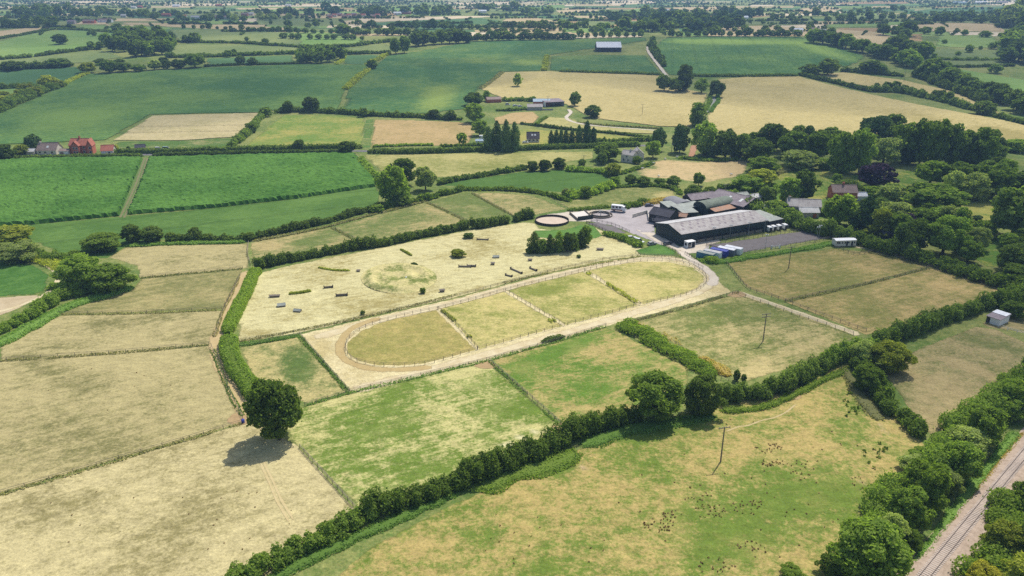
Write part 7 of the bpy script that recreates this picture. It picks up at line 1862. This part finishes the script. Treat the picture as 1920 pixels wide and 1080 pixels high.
# hill farm on the right
for i, (a, b, y, wl, rf) in enumerate([(1395, 1403, 36, 'white', 'roof_white'), (1522, 1536, 60, 'cream', 'roof_brown'), (1538, 1550, 63, 'white', 'roof_pale'), (1490, 1506, 61, 'white', 'roof_white'), (1336, 1344, 52.5, 'cream', 'roof_pale')]):
    gable('farm_building', 'small farm building on the far right hill, %s from the left' % ordn([1395, 1522, 1538, 1490, 1336].index(a) if False else {1336: 0, 1395: 1, 1490: 2, 1522: 3, 1538: 4}[a]), 'farm building', (a, y), (b, y), 9, 4, 7, M[wl], M[rf], group='buildings of the far right hill farm', windows=[(4, 1.2, 1.4, 1.4, 'f')])
# field shelter on the right
o, rz, L = frame((1848, 606), (1872, 613))
r_ = mono('field_shelter', 'white painted field shelter with grey and white roof', 'shed', (1848, 604), (1872, 612), 6.5, 2.3, 2.7, M['white'], M['roof_mauve'])
MB().box(-.02, 1.2, -.04, .0, .1, 2.1).build('door', M['wood_dark'], r_)
Lr = L
MB().slab((-.3, 3.6, 2.80), (Lr + .3, 3.6, 2.80), (Lr + .3, 6.75, 2.98), (-.3, 6.75, 2.98), .05).build('roof_panel', M['roof_white'], r_)
for y in (1.6, 4.2, 6.1): MB().box(Lr - .01, Lr + .06, y, y + .5, 0, 2.2).build('post', M['wood_dark'], r_)

# villages in the far country
def cottage(px, py, wpx, wall, roof, label, group, ridge=1.0):
    k = mpp(P(px, py)); Lm = wpx * k
    W = min(9.0, Lm * .8)
    gable('cottage', label, 'house', (px - wpx / 2, py), (px + wpx / 2, py), W, 4.6, 7.4 * ridge, M[wall], M[roof], L=Lm, group=group,
          windows=[(Lm * .25, 1.0, 1.3, 1.4, 'f'), (Lm * .7, 1.0, 1.3, 1.4, 'f'), (Lm * .25, 3.0, 1.2, 1.2, 'f'), (Lm * .7, 3.0, 1.2, 1.2, 'f')])
vl = [(92, 47, 12, 'stone', 'roof_brown'), (133, 45, 14, 'stone', 'roof_mauve'), (166, 44, 22, 'brick', 'roof_brown'), (196, 42, 26, 'white', 'roof_brown'), (231, 33, 10, 'cream', 'roof_pale'), (311, 31, 16, 'brick', 'roof_red'), (342, 34, 14, 'cream', 'roof_red'), (370, 36, 24, 'white', 'roof_pale'), (408, 35, 14, 'brick', 'roof_brown'), (424, 36, 14, 'cream', 'roof_brown'), (458, 30, 12, 'brick', 'roof_brown'), (470, 29, 10, 'cream', 'roof_pale')]
for i, v in enumerate(vl): cottage(*v, 'cottage of the far left village, %s from the left' % ordn(i), 'cottages of the far left village')
v2 = [(618 + i * 9, 33.5 - (i % 3) * 1.6, 8.5, ('brick', 'cream', 'brick')[i % 3], ('roof_brown', 'roof_red', 'roof_mauve')[i % 3]) for i in range(11)]
for i, v in enumerate(v2): cottage(*v, 'cottage of the red roofed far village, %s from the left' % ordn(i), 'cottages of the red roofed far village')
v3 = [(745, 28, 14, 'white', 'roof_white'), (762, 27, 16, 'brick', 'roof_mauve'), (782, 27, 14, 'white', 'roof_pale'), (798, 26, 12, 'brick', 'roof_mauve'), (250, 16, 9, 'white', 'roof_pale'), (262, 15, 8, 'brick', 'roof_red'), (330, 13, 14, 'white', 'roof_white'), (410, 12, 10, 'brick', 'roof_red'), (540, 12, 10, 'white', 'roof_pale'), (905, 24, 14, 'white', 'roof_white'), (1250, 22, 8, 'white', 'roof_pale'), (1800, 7, 24, 'white', 'roof_blue'), (1840, 6.5, 22, 'white', 'roof_white'), (1880, 6, 20, 'cream', 'roof_mauve')]
for i, v in enumerate(sorted(v3)): cottage(*v, 'far scattered pale building near the skyline, %s from the left' % ordn(i), 'scattered pale buildings near the skyline')

# ------------------------------------------------------------------ power poles
def pole(px, py, h, label, arms=1, double=False, group=None):
    t = thing('power_pole', label, 'power pole', P(px, py), 0.25, group)
    for s in ((-1.1, 1.1) if double else (0,)):
        MB().cyl((s, 0, -.3), (s, 0, h), .19, .13, 8).build('post', M['wood_grey'], t)
    for k in range(arms):
        z = h - .25 - k * .9
        bar = MB().box(-1.5, 1.5, -.08, .08, z - .08, z + .08).build('crossarm', M['wood_grey'], t)
        for x in (-1.35, -.5, .5, 1.35): MB().cyl((x, 0, z + .08), (x, 0, z + .38), .07, .05, 6).build('insulator', M['steel'], bar)
    if double: MB().box(-1.2, 1.2, -.5, .5, h * .45, h * .45 + 1.0).build('transformer', M['steel'], t)
    return t
pole(1351, 866, 9.6, 'weathered power pole with crossarm standing in the weedy meadow')
pole(1430.5, 640, 9.6, 'power pole with crossarm in the dried corner paddock', 2)
pole(1478.5, 503, 9.0, 'thin power pole in the upper brown paddock')
pole(1262, 285, 11, 'twin wooden pole with a transformer under the pines', 1, True)
pole(1358, 377, 9, 'power pole behind the dutch barn')
pole(1204, 216, 9, 'power pole in the golden field near the far farm')
pole(1027, 200, 9, 'power pole beside the far farm barns')
pole(1695, 152, 10, 'power pole in the golden wedge')
pole(1094, 316, 8, 'power pole at the end of the hay meadow')

# ------------------------------------------------------------------ railway
ra, rb = P(1726, 1080), P(1920, 844)
td = (rb - ra).normalized(); tn = Vector((-td.y, td.x, 0))
ra = ra - td * 30; RL = (rb - ra).length + 70
# centre line sits half a gauge to the right of the left rail
c0 = ra - tn * 0.75
M['ballast'] = mat_surface('pink_ballast', seen(198, 176, 154), seen(160, 138, 116), 0.9, 0.35, amount=0.8)
M['ballast2'] = mat_surface('brown_ballast', seen(150, 128, 118), seen(118, 98, 90), 1.2, 0.4, amount=0.8)
mb = MB()
prof = [(-4.8, .02), (-3.6, .2), (-1.9, .55), (0, .6), (1.9, .6), (3.0, .3), (3.7, .1), (4.1, .02)]
n = 60
for i in range(n + 1):
    p = c0 + td * (RL * i / n)
    for j, (u, z) in enumerate(prof):
        q = p - tn * (u if u < 0 else u) * -1
        mb.v.append((q.x, q.y, z + .04 * math.sin(i * 1.3 + j)))
m_ = len(prof)
mb.f = [(i * m_ + j, i * m_ + j + 1, (i + 1) * m_ + j + 1, (i + 1) * m_ + j) for i in range(n) for j in range(m_ - 1)]
tag(mb.build('ballast', M['ballast'], None), 'pinkish stone ballast bed of the railway', 'ballast', None, 'structure')
tr = thing('railway_track', 'single railway track with steel rails and concrete sleepers', 'railway', c0, math.atan2(td.y, td.x))
M['sleeper'] = mat_plain('concrete_sleeper', (0.50, 0.43, 0.37), 0.9, 0.1)
sl = MB().box(-.13, .13, -1.28, 1.28, .50, .645); sm = mesh_py('sleeper', sl.v, sl.f, M['sleeper'])
for i in range(min(290, int(RL / .65))):
    o = link('sleeper', sm, tr); o.location = (i * .65, 0, 0)
for s in (-.75, .75):
    MB().box(0, RL, s - .07, s + .07, .70, .74).box(0, RL, s - .02, s + .02, .74, .83).box(0, RL, s - .036, s + .036, .83, .88).build('rail', mat_plain('rail_steel', (0.20, 0.15, 0.12), 0.5, 0.4, 0.2), tr)
hedge([(1720, 1060), (1790, 960), (1850, 880), (1905, 812)], 2.6, 0.5, 'yellow-green grass verge along the ballast', 'grass_verge', 0.6, leaf=0.28, name='grass_verge', cat='grass', kind='stuff')
hedge([(1735, 1062), (1800, 968), (1862, 884), (1920, 812)], 1.2, 0.4, 'golden dry grass edge of the ballast', 'grass_gold', 0.6, leaf=0.26, name='dry_grass', cat='grass', kind='stuff')

# ------------------------------------------------------------------ fences
FN = [
    ([(0, 928), (150, 884), (300, 840), (455, 794)], 'wire fence with posts, lowest on the left', 5.0, 2, 'wood_grey'),
    ([(-20, 678), (200, 664), (392, 647)], 'wire fence with posts, second from the bottom on the left', 5.0, 2, 'wood_grey'),
    ([(110, 590), (260, 588), (416, 581)], 'wire fence with posts, third from the bottom on the left', 5.0, 2, 'wood_grey'),
    ([(262, 522), (360, 513), (455, 504)], 'wire fence with posts, highest on the left', 5.0, 2, 'wood_grey'),
    ([(396, 650), (404, 672), (430, 735), (455, 785)], 'post fence along the lower dirt lane', 5.0, 2, 'wood_grey'),
    ([(449, 520), (432, 556), (420, 580), (402, 632)], 'post fence along the upper dirt lane', 5.0, 2, 'wood_grey'),
    ([(562, 840), (600, 882), (635, 920), (672, 962)], 'pale post and rail fence beside the bright green paddock', 2.6, 3, 'wood_pale'),
    ([(572, 762), (612, 750), (656, 737)], 'rail fence running right from the big oak', 3.0, 3, 'wood_grey'),
    ([(656, 736), (780, 708), (912, 677)], 'post and rail fence over the bright green paddock', 3.0, 3, 'wood_grey'),
    ([(912, 677), (1030, 644), (1136, 612)], 'post and rail fence over the tan and green paddock', 3.0, 3, 'wood_grey'),
    ([(1190, 603), (1290, 577), (1384, 549)], 'post and rail fence over the dried corner paddock', 3.0, 3, 'wood_grey'),
    ([(918, 678), (990, 742), (1062, 806)], 'pale rail fence between the two green paddocks', 2.8, 3, 'wood_pale'),
    ([(562, 628), (606, 680), (655, 735)], 'post fence at the western end of the gallop ground', 3.0, 3, 'wood_pale'),
    ([(448, 641), (560, 624), (700, 592), (860, 556), (1000, 518), (1130, 489), (1200, 481)], 'long rail fence between the gallop and the cross-country field', 3.4, 3, 'wood_grey'),
    ([(450, 652), (510, 640), (560, 630)], 'short rail fence at the corner of the gallop ground', 3.0, 2, 'wood_grey'),
    ([(1200, 481), (1250, 484), (1290, 491), (1318, 504)], 'rail fence round the eastern bend of the gallop', 3.0, 3, 'wood_grey'),
    ([(820, 580), (760, 592), (700, 608), (660, 630), (648, 652), (660, 674), (700, 685), (750, 687), (810, 681), (895, 656)], 'curved rail fence round the western infield', 3.0, 2, 'wood_grey'),
    ([(895, 656), (980, 633), (1058, 611), (1130, 592), (1200, 572)], 'rail fence along the southern side of the infields', 3.2, 2, 'wood_grey'),
    ([(820, 580), (890, 562), (948, 545), (1020, 527), (1096, 508)], 'rail fence along the northern side of the infields', 3.2, 3, 'wood_grey'),
    ([(1096, 508), (1150, 496), (1205, 489), (1258, 490), (1300, 501), (1324, 519), (1318, 538), (1282, 554), (1200, 572)], 'curved rail fence round the eastern infield', 3.0, 2, 'wood_grey'),
    ([(822, 580), (858, 612), (896, 655)], 'dividing fence of the infields, westernmost', 2.8, 2, 'wood_grey'),
    ([(948, 546), (1000, 578), (1058, 611)], 'dividing fence of the infields, middle', 2.8, 2, 'wood_grey'),
    ([(1097, 509), (1146, 540), (1200, 572)], 'dividing fence of the infields, easternmost', 2.8, 2, 'wood_grey'),
    ([(1362, 494), (1400, 540), (1440, 554), (1472, 566)], 'rail fence on the left of the upper brown paddock', 3.0, 3, 'wood_grey'),
    ([(1472, 566), (1520, 584), (1570, 602), (1624, 622)], 'rail fence between the lane and the lower brown paddock', 3.0, 3, 'wood_grey'),
    ([(1384, 552), (1440, 572), (1500, 594), (1560, 614), (1600, 628)], 'rail fence on the near side of the pale lane', 3.2, 3, 'wood_grey'),
    ([(1472, 566), (1540, 551), (1610, 537), (1680, 520), (1746, 502)], 'pale fence between the two brown paddocks', 3.2, 3, 'wood_grey'),
    ([(1632, 470), (1690, 485), (1746, 502), (1820, 524), (1892, 547)], 'rail fence along the eastern thin path', 3.4, 3, 'wood_grey'),
    ([(1158, 616), (1200, 640), (1260, 672), (1320, 700)], 'dark wire fence on the left of the shaggy strip', 3.0, 3, 'wood_dark'),
    ([(466, 456), (464, 476), (470, 498)], 'rail fence between the small tan paddock and the strip paddocks', 2.6, 3, 'wood_pale'),
    ([(622, 427), (650, 441), (678, 455)], 'thin fence dividing the first strip paddocks', 4.0, 2, 'wood_grey'),
    ([(800, 380), (840, 398), (876, 416)], 'thin fence dividing the middle strip paddocks', 4.0, 2, 'wood_grey'),
    ([(885, 363), (920, 382), (960, 404)], 'thin fence dividing the last strip paddocks', 4.0, 2, 'wood_grey'),
    ([(1030, 372), (1046, 382), (1064, 392)], 'thin fence below the scrub line', 4.0, 2, 'wood_grey'),
    ([(1099, 418), (1122, 428), (1148, 440)], 'dark fence on the field side of the parking patch', 2.6, 3, 'wood_dark'),
    ([(1120, 416), (1150, 423), (1180, 436)], 'dark fence on the yard side of the parking patch', 2.6, 3, 'wood_dark'),
    ([(1100, 419), (1119, 416)], 'short dark fence at the end of the parking patch', 2.6, 3, 'wood_dark'),
    ([(1240, 459), (1262, 470), (1276, 481)], 'fence between the lawn and the drive', 2.6, 3, 'wood_grey'),
    ([(1192, 474), (1200, 479), (1230, 481), (1272, 482)], 'low rail fence round the small lawn', 2.8, 3, 'wood_pale'),
    ([(1284, 476), (1294, 482), (1302, 486)], 'short fence beside the teal container', 2.0, 3, 'wood_dark'),
    ([(1324, 461), (1380, 452), (1450, 441), (1512, 431)], 'rail fence between the riding barn and the sand school', 2.6, 3, 'wood_grey'),
    ([(1324, 461), (1345, 468), (1372, 478)], 'dark fence at the near end of the sand school', 2.4, 3, 'wood_dark'),
    ([(1376, 479), (1430, 470), (1490, 460), (1562, 447)], 'low white edged fence below the sand school', 2.8, 2, 'wood_pale'),
    ([(1518, 430), (1540, 438), (1564, 446)], 'pale fence at the far end of the sand school', 2.2, 3, 'wood_pale'),
    ([(1516, 426), (1546, 436), (1576, 446)], 'tall steel barrier behind the sand school', 3.0, 2, 'steel'),
    ([(1564, 464), (1585, 472), (1606, 478), (1640, 472), (1648, 468), (1628, 462)], 'rail fence round the mobile home garden', 2.6, 3, 'wood_grey'),
    ([(1872, 614), (1890, 620), (1925, 630)], 'white tape fence beside the field shelter', 3.0, 2, 'white'),
    ([(1352, 712), (1368, 718), (1392, 712)], 'curved white rail beside the golden weeds', 2.4, 2, 'wood_pale'),
    ([(1100, 238), (1160, 241), (1240, 245)], 'far fence along the drive of the far farm', 6.0, 2, 'wood_grey'),
    ([(214, 252), (340, 249), (464, 247)], 'thin fence across the pale beige field', 7.0, 2, 'wood_grey'),
    ([(252, 239), (360, 238), (470, 236)], 'upper thin fence across the pale beige field', 7.0, 2, 'wood_grey'),
]
for pth, lab, spc, nr, mt in FN:
    fence(pth, lab, rails=nr, spacing=spc, mat=mt, thick=0.11, h=1.25)

# ------------------------------------------------------------------ cross-country jumps
def log_jump(px, py, L, h, yaw, label, n=1, mat='wood_grey'):
    t = thing('log_jump', label, 'horse jump', P(px, py), yaw, 'cross-country jumps')
    for i in range(n):
        MB().cyl((-L / 2, 0, h * (i + .5) / n), (L / 2, 0, h * (i + .5) / n), h / n * .55, h / n * .5, 9).build('log', M[mat], t)
    for s in (-1, 1): MB().box(s * L / 2 - .12, s * L / 2 + .12, -.35, .35, 0, h + .3).build('support', M['wood_dark'], t)
def table_jump(px, py, L, w, h, yaw, label, roof=False, mat='wood_grey'):
    L, w, h = L * .85, w * .85, h * .85
    t = thing('table_jump', label, 'horse jump', P(px, py), yaw, 'cross-country jumps')
    if roof:
        MB().prism([(-w / 2, 0), (-w / 2, h * .55), (0, h), (w / 2, h * .55), (w / 2, 0)], -L / 2, L / 2).build('house_body', M[mat], t)
        for s in (-1, 1): MB().slab((-L / 2 - .1, s * (w / 2 + .1), h * .5), (L / 2 + .1, s * (w / 2 + .1), h * .5), (L / 2 + .1, 0, h + .08), (-L / 2 - .1, 0, h + .08), .06).build('roof', M['roof_green'], t)
    else:
        MB().prism([(-w / 2, h * .8), (w / 2, h), (w / 2, h - .15), (-w / 2, h * .8 - .15)], -L / 2, L / 2).build('top', M['wood_grey'], t)
        MB().prism([(-w / 2 + .15, 0), (-w / 2 + .15, h * .8 - .15), (w / 2 - .15, h - .2), (w / 2 - .15, 0)], -L / 2 + .2, L / 2 - .2).build('base', M[mat], t)
def brush_jump(path, label, h=0.9):
    hedge(path, 1.1, h, label, 'leaf_olive', 0.25, leaf=0.3, name='brush_jump', cat='horse jump', group='cross-country jumps')
table_jump(515, 557, 4.6, 1.2, 1.0, 0.15, 'dark two-part table jump near the trimmed hedge')
brush_jump([(541, 552), (562, 550), (584, 546)], 'long brush jump near the trimmed hedge', 0.9)
log_jump(616, 540, 3.2, .8, 0.3, 'small log jump above the bright patch', 2)
log_jump(641, 555, 4.0, .9, 0.2, 'log jump with rails right of the long brush jump', 2)
table_jump(528, 574, 3.2, 2.2, 1.3, 0.3, 'house-shaped jump below the dark table', True)
table_jump(558, 584, 3.0, 1.6, 1.1, -0.2, 'small peaked jump near the gallop rail', True, 'wood_grey')
brush_jump([(597, 502), (625, 507), (656, 508)], 'long low brush line above the mound', 0.6)
table_jump(672, 509, 1.8, 1.2, .9, 0.0, 'tiny dark jump left of the mound')
brush_jump([(751, 468), (762, 474), (772, 480)], 'slanting brush fence below the clipped hedge', 0.7)
log_jump(872, 501, 5.0, .7, -0.05, 'log rail right of the mound, left piece', 1)
log_jump(884, 500, 3.5, .8, -0.05, 'log rail right of the mound, right piece', 1)
table_jump(930, 483, 3.0, 1.8, 1.1, 0.1, 'green topped jump left of the tapering trees', True)
table_jump(924, 496, 2.0, 1.4, 1.1, 0.0, 'small dark box jump left of the tapering trees')
table_jump(994, 489, 2.2, 1.2, 1.0, 0.0, 'small blue-grey jump below the tapering trees')
table_jump(1125, 469, 3.6, 1.4, 1.0, -0.1, 'long box jump right of the tapering trees')
log_jump(968, 509, 7.0, .6, -0.9, 'slanting rail jump near the gallop, left one', 1)
log_jump(1000, 506, 4.0, .6, -0.9, 'slanting rail jump near the gallop, right one', 1)
log_jump(954, 518, 3.0, .6, -0.6, 'short rail jump beside the gallop fence', 1)
table_jump(829, 547, 2.4, 1.4, 1.2, 0.2, 'small brown jump by the gallop rail below the mound')
log_jump(905, 450, 5.0, .6, -0.1, 'low log beside the bush near the clipped hedge', 1)
t = thing('white_drum', 'small white drum on the grassy mound', 'drum', P(762, 524)); MB().cyl((0, 0, 0), (0, 0, 1.0), .35, .35, 12).build('body', M['white'], t); MB().cyl((0, 0, 1.0), (0, 0, 1.04), .37, .37, 12).build('lid', M['white'], t)
t = thing('water_trough', 'blue water drum at the corner of the lane', 'drum', P(456, 793)); MB().cyl((0, 0, 0), (0, 0, .95), .42, .42, 12).build('body', M['steel_blue'], t); MB().cyl((0, 0, .95), (0, 0, 1.0), .45, .45, 12).build('rim', M['steel_blue'], t)
t = thing('show_jump', 'white show jump wings on the sand school edge', 'horse jump', P(1454, 466), 0.15)
for x in (-1.8, 1.8): MB().box(x - .3, x + .3, -.08, .08, 0, 1.5).build('wing', M['white'], t)
for z in (.5, .9, 1.3): MB().cyl((-1.6, 0, z), (1.6, 0, z), .06, .06, 6).build('pole', M['white'], t)

# ------------------------------------------------------------------ sheep
SH = None
def sheep(px, py, yaw, label):
    global SH
    t = thing('sheep', label, 'sheep', P(px, py), yaw, 'white sheep in the tan pasture')
    if SH is None:
        prof = [(-.62, .62, .10, .12), (-.50, .68, .25, .26), (-.2, .70, .30, .31), (.15, .70, .29, .30), (.42, .72, .24, .26), (.58, .80, .15, .18), (.72, .92, .11, .14), (.86, .95, .10, .12), (1.0, .86, .055, .06)]
        mb = MB(); n = 10
        for x, z, ry, rz in prof:
            for i in range(n):
                a = 2 * math.pi * i / n; mb.v.append((x, math.cos(a) * ry, z + math.sin(a) * rz))
        for j in range(len(prof) - 1):
            for i in range(n): mb.f.append((j * n + i, j * n + (i + 1) % n, (j + 1) * n + (i + 1) % n, (j + 1) * n + i))
        mb.f += [tuple(range(n))[::-1], tuple(range((len(prof) - 1) * n, len(prof) * n))]
        for x in (-.42, .36):
            for y in (-.15, .15): mb.cyl((x, y, .62), (x + .02, y, 0), .075, .045, 6)
        for y in (-1, 1): mb.cyl((.80, y * .08, 1.0), (.76, y * .20, .98), .035, .02, 5)
        mb.cyl((-.60, 0, .66), (-.70, 0, .42), .05, .03, 5)
        SH = mesh_py('body', mb.v, mb.f, mat_plain('fleece', (0.74, 0.70, 0.62), 0.95, 0.05))
        SH.polygons.foreach_set('use_smooth', [True] * len(SH.polygons))
    o = link('body', SH, t); o.scale = (1.25, 1.35, 1.3)
for i, (x, y) in enumerate(sorted([(1204, 318), (1206, 313), (1225, 308), (1247, 300), (1269, 296), (1369, 298), (1388, 301), (1371, 329), (1235, 332)])):
    sheep(x, y, i * 1.3, 'white sheep in the tan pasture, %s from the left' % ordn(i))

# ------------------------------------------------------------------ maize
M['maize'] = mat_field('maize_leaves', seen(98, 138, 58), seen(66, 106, 40), streak=s5, contrast=0.8, grain=1.2, patch=0.02)
def maize(poly, label, seed):
    w = [P(x, y) for x, y in poly]
    me = patch_mesh('maize_crop', w, 1.5, 0.0, base=0.45)
    r = np.random.default_rng(seed)
    n = len(me.vertices)
    co = np.empty(n * 3, np.float32); me.vertices.foreach_get('co', co); co = co.reshape(-1, 3)
    ed = np.empty(n, np.float32); me.attributes['edge'].data.foreach_get('value', ed)
    co[:, 2] = np.where(ed > .5, 1.9 + r.normal(0, .17, n), 0.1)
    co[:, :2] += r.normal(0, .22, (n, 2)) * (ed > .5)[:, None]
    me.vertices.foreach_set('co', co.ravel())
    me.attributes['edge'].data.foreach_set('value', np.ones(n, np.float32))
    me.polygons.foreach_set('use_smooth', [False] * len(me.polygons))
    me.materials.append(M['maize'])
    tag(link('maize_crop', me), label, 'maize', None, 'stuff')
maize([(-80, 310), (0, 304), (60, 300), (268, 298), (258, 322), (240, 365), (224, 405), (60, 421), (-80, 432)], 'dense green maize left of the tractor tracks', 1)
maize([(279, 298), (450, 294), (640, 290), (666, 291), (682, 312), (704, 340), (704, 350), (560, 372), (400, 390), (238, 403), (252, 372), (270, 325)], 'dense green maize right of the tractor tracks', 2)

# ------------------------------------------------------------------ docks and droppings
def scatter(name, label, cat, mat, spots, size, hgt, seed):
    r = np.random.default_rng(seed)
    qs = []
    for (cx, cy, rx, ry, k) in spots:
        for _ in range(max(2, int(k * .6))):
            a = r.uniform(0, 6.28); d = math.sqrt(r.uniform(0, 1))
            p = P(cx + rx * d * math.cos(a), cy + ry * d * math.sin(a))
            n = 5
            c = np.array([[p.x, p.y, p.z + .05]] * n) + r.normal(0, size * .35, (n, 3)) * np.array([1, 1, 0]); c[:, 2] += r.uniform(.1, 1, n) * hgt
            qs.append(leaf_quads(c, r.normal(0, 1, (n, 3)), size, int(r.integers(1e6))))
    me = quads_to_mesh(name, np.concatenate(qs), M[mat])
    tag(link(name, me), label, cat, None, 'stuff')
scatter('dock_weeds', 'rusty brown dock plants scattered over the weedy meadow', 'weeds', 'dock',
        [(1235, 985, 30, 14, 60), (1260, 965, 18, 8, 30), (1330, 960, 30, 16, 50), (1400, 950, 30, 14, 40), (1440, 840, 26, 10, 45), (1450, 868, 24, 9, 45), (1500, 880, 30, 20, 25), (1310, 930, 30, 20, 25), (1340, 1060, 40, 16, 35), (1410, 1030, 30, 20, 30), (1100, 1000, 180, 70, 16),
         (1440, 920, 100, 60, 30), (1560, 850, 60, 50, 16), (1380, 795, 40, 10, 6), (1250, 870, 60, 40, 8), (1500, 1000, 80, 60, 14), (1610, 905, 20, 12, 15)], 0.22, 0.14, 5)
scatter('droppings', 'dark droppings dotted over the dry paddocks', 'droppings', 'dock', [(430, 980, 130, 70, 26), (150, 960, 120, 60, 10), (1000, 1010, 160, 50, 20), (200, 730, 150, 40, 14)], 0.22, 0.05, 7)
scatter('thistles', 'small green weeds dotted along the eastern meadow edge', 'weeds', 'leaf_mid', [(1600, 690, 10, 14, 16), (1600, 760, 20, 30, 30), (1640, 850, 30, 30, 20)], 0.5, 0.5, 8)

plant_all(290, FAR_EXTRA)

# ------------------------------------------------------------------ the air
hz = MB().box(-9000, 9000, -450, 13500, -1.0, 112.0)
hm, hnt, hb = new_mat('thin_haze')
hnt.nodes.remove(hb)
pv = hnt.nodes.new('ShaderNodeVolumePrincipled')
pv.inputs['Color'].default_value = (0.42, 0.66, 1.0, 1)
pv.inputs['Density'].default_value = 0.00013
pv.inputs['Anisotropy'].default_value = 0.1
hnt.links.new(pv.outputs[0], hnt.nodes['Material Output'].inputs['Volume'])
tag(hz.build('haze', hm), 'thin bluish haze filling the air over the far country', 'haze', None, 'stuff')

# ------------------------------------------------------------------ drifting cumulus overhead, above the air box; their shade dapples the land
cs_ = MB()
cr = random.Random(9)
ALT = 720.0
def cloud_over(px, py, rx, ry, rz=60.0):
    g = P(px, py)
    t = (ALT - g.z) / sd.z
    c = g + sd * t
    for k in range(3):
        o = Vector((cr.uniform(-.35, .35) * rx, cr.uniform(-.35, .35) * ry, cr.uniform(0, .4) * rz)) if k else Vector((0, 0, 0))
        f = 1.0 if k == 0 else cr.uniform(.5, .7)
        n, m = 14, 24
        vs = []
        for i in range(n + 1):
            for j in range(m):
                a, b = math.pi * i / n, 2 * math.pi * j / m
                w_ = 1 + .10 * math.sin(3 * b + k) * math.sin(a) + .06 * math.sin(5 * b + 2 * a + k)
                vs.append(c + o + Vector((rx * f * w_ * math.sin(a) * math.cos(b), ry * f * w_ * math.sin(a) * math.sin(b), rz * f * math.cos(a))))
        cs_.add(vs, [(i * m + j, (i + 1) * m + j, (i + 1) * m + (j + 1) % m, i * m + (j + 1) % m) for i in range(n) for j in range(m)])
cloud_over(330, 165, 260, 230); cloud_over(1430, 112, 340, 330); cloud_over(760, 140, 160, 150)
cloud_over(1780, 560, 90, 90); cloud_over(1700, 330, 110, 90); cloud_over(1700, 50, 400, 400); cloud_over(300, 40, 600, 500)
cm, cnt, cb_ = new_mat('cloud_vapour')
cnt.nodes.remove(cb_)
cv_ = cnt.nodes.new('ShaderNodeVolumeScatter')
cv_.inputs['Color'].default_value = (1, 1, 1, 1)
cv_.inputs['Density'].default_value = 0.0055
cnt.links.new(cv_.outputs[0], cnt.nodes['Material Output'].inputs['Volume'])
tag(cs_.build('clouds', cm), 'thin drifting cumulus clouds above the land', 'clouds', None, 'stuff')
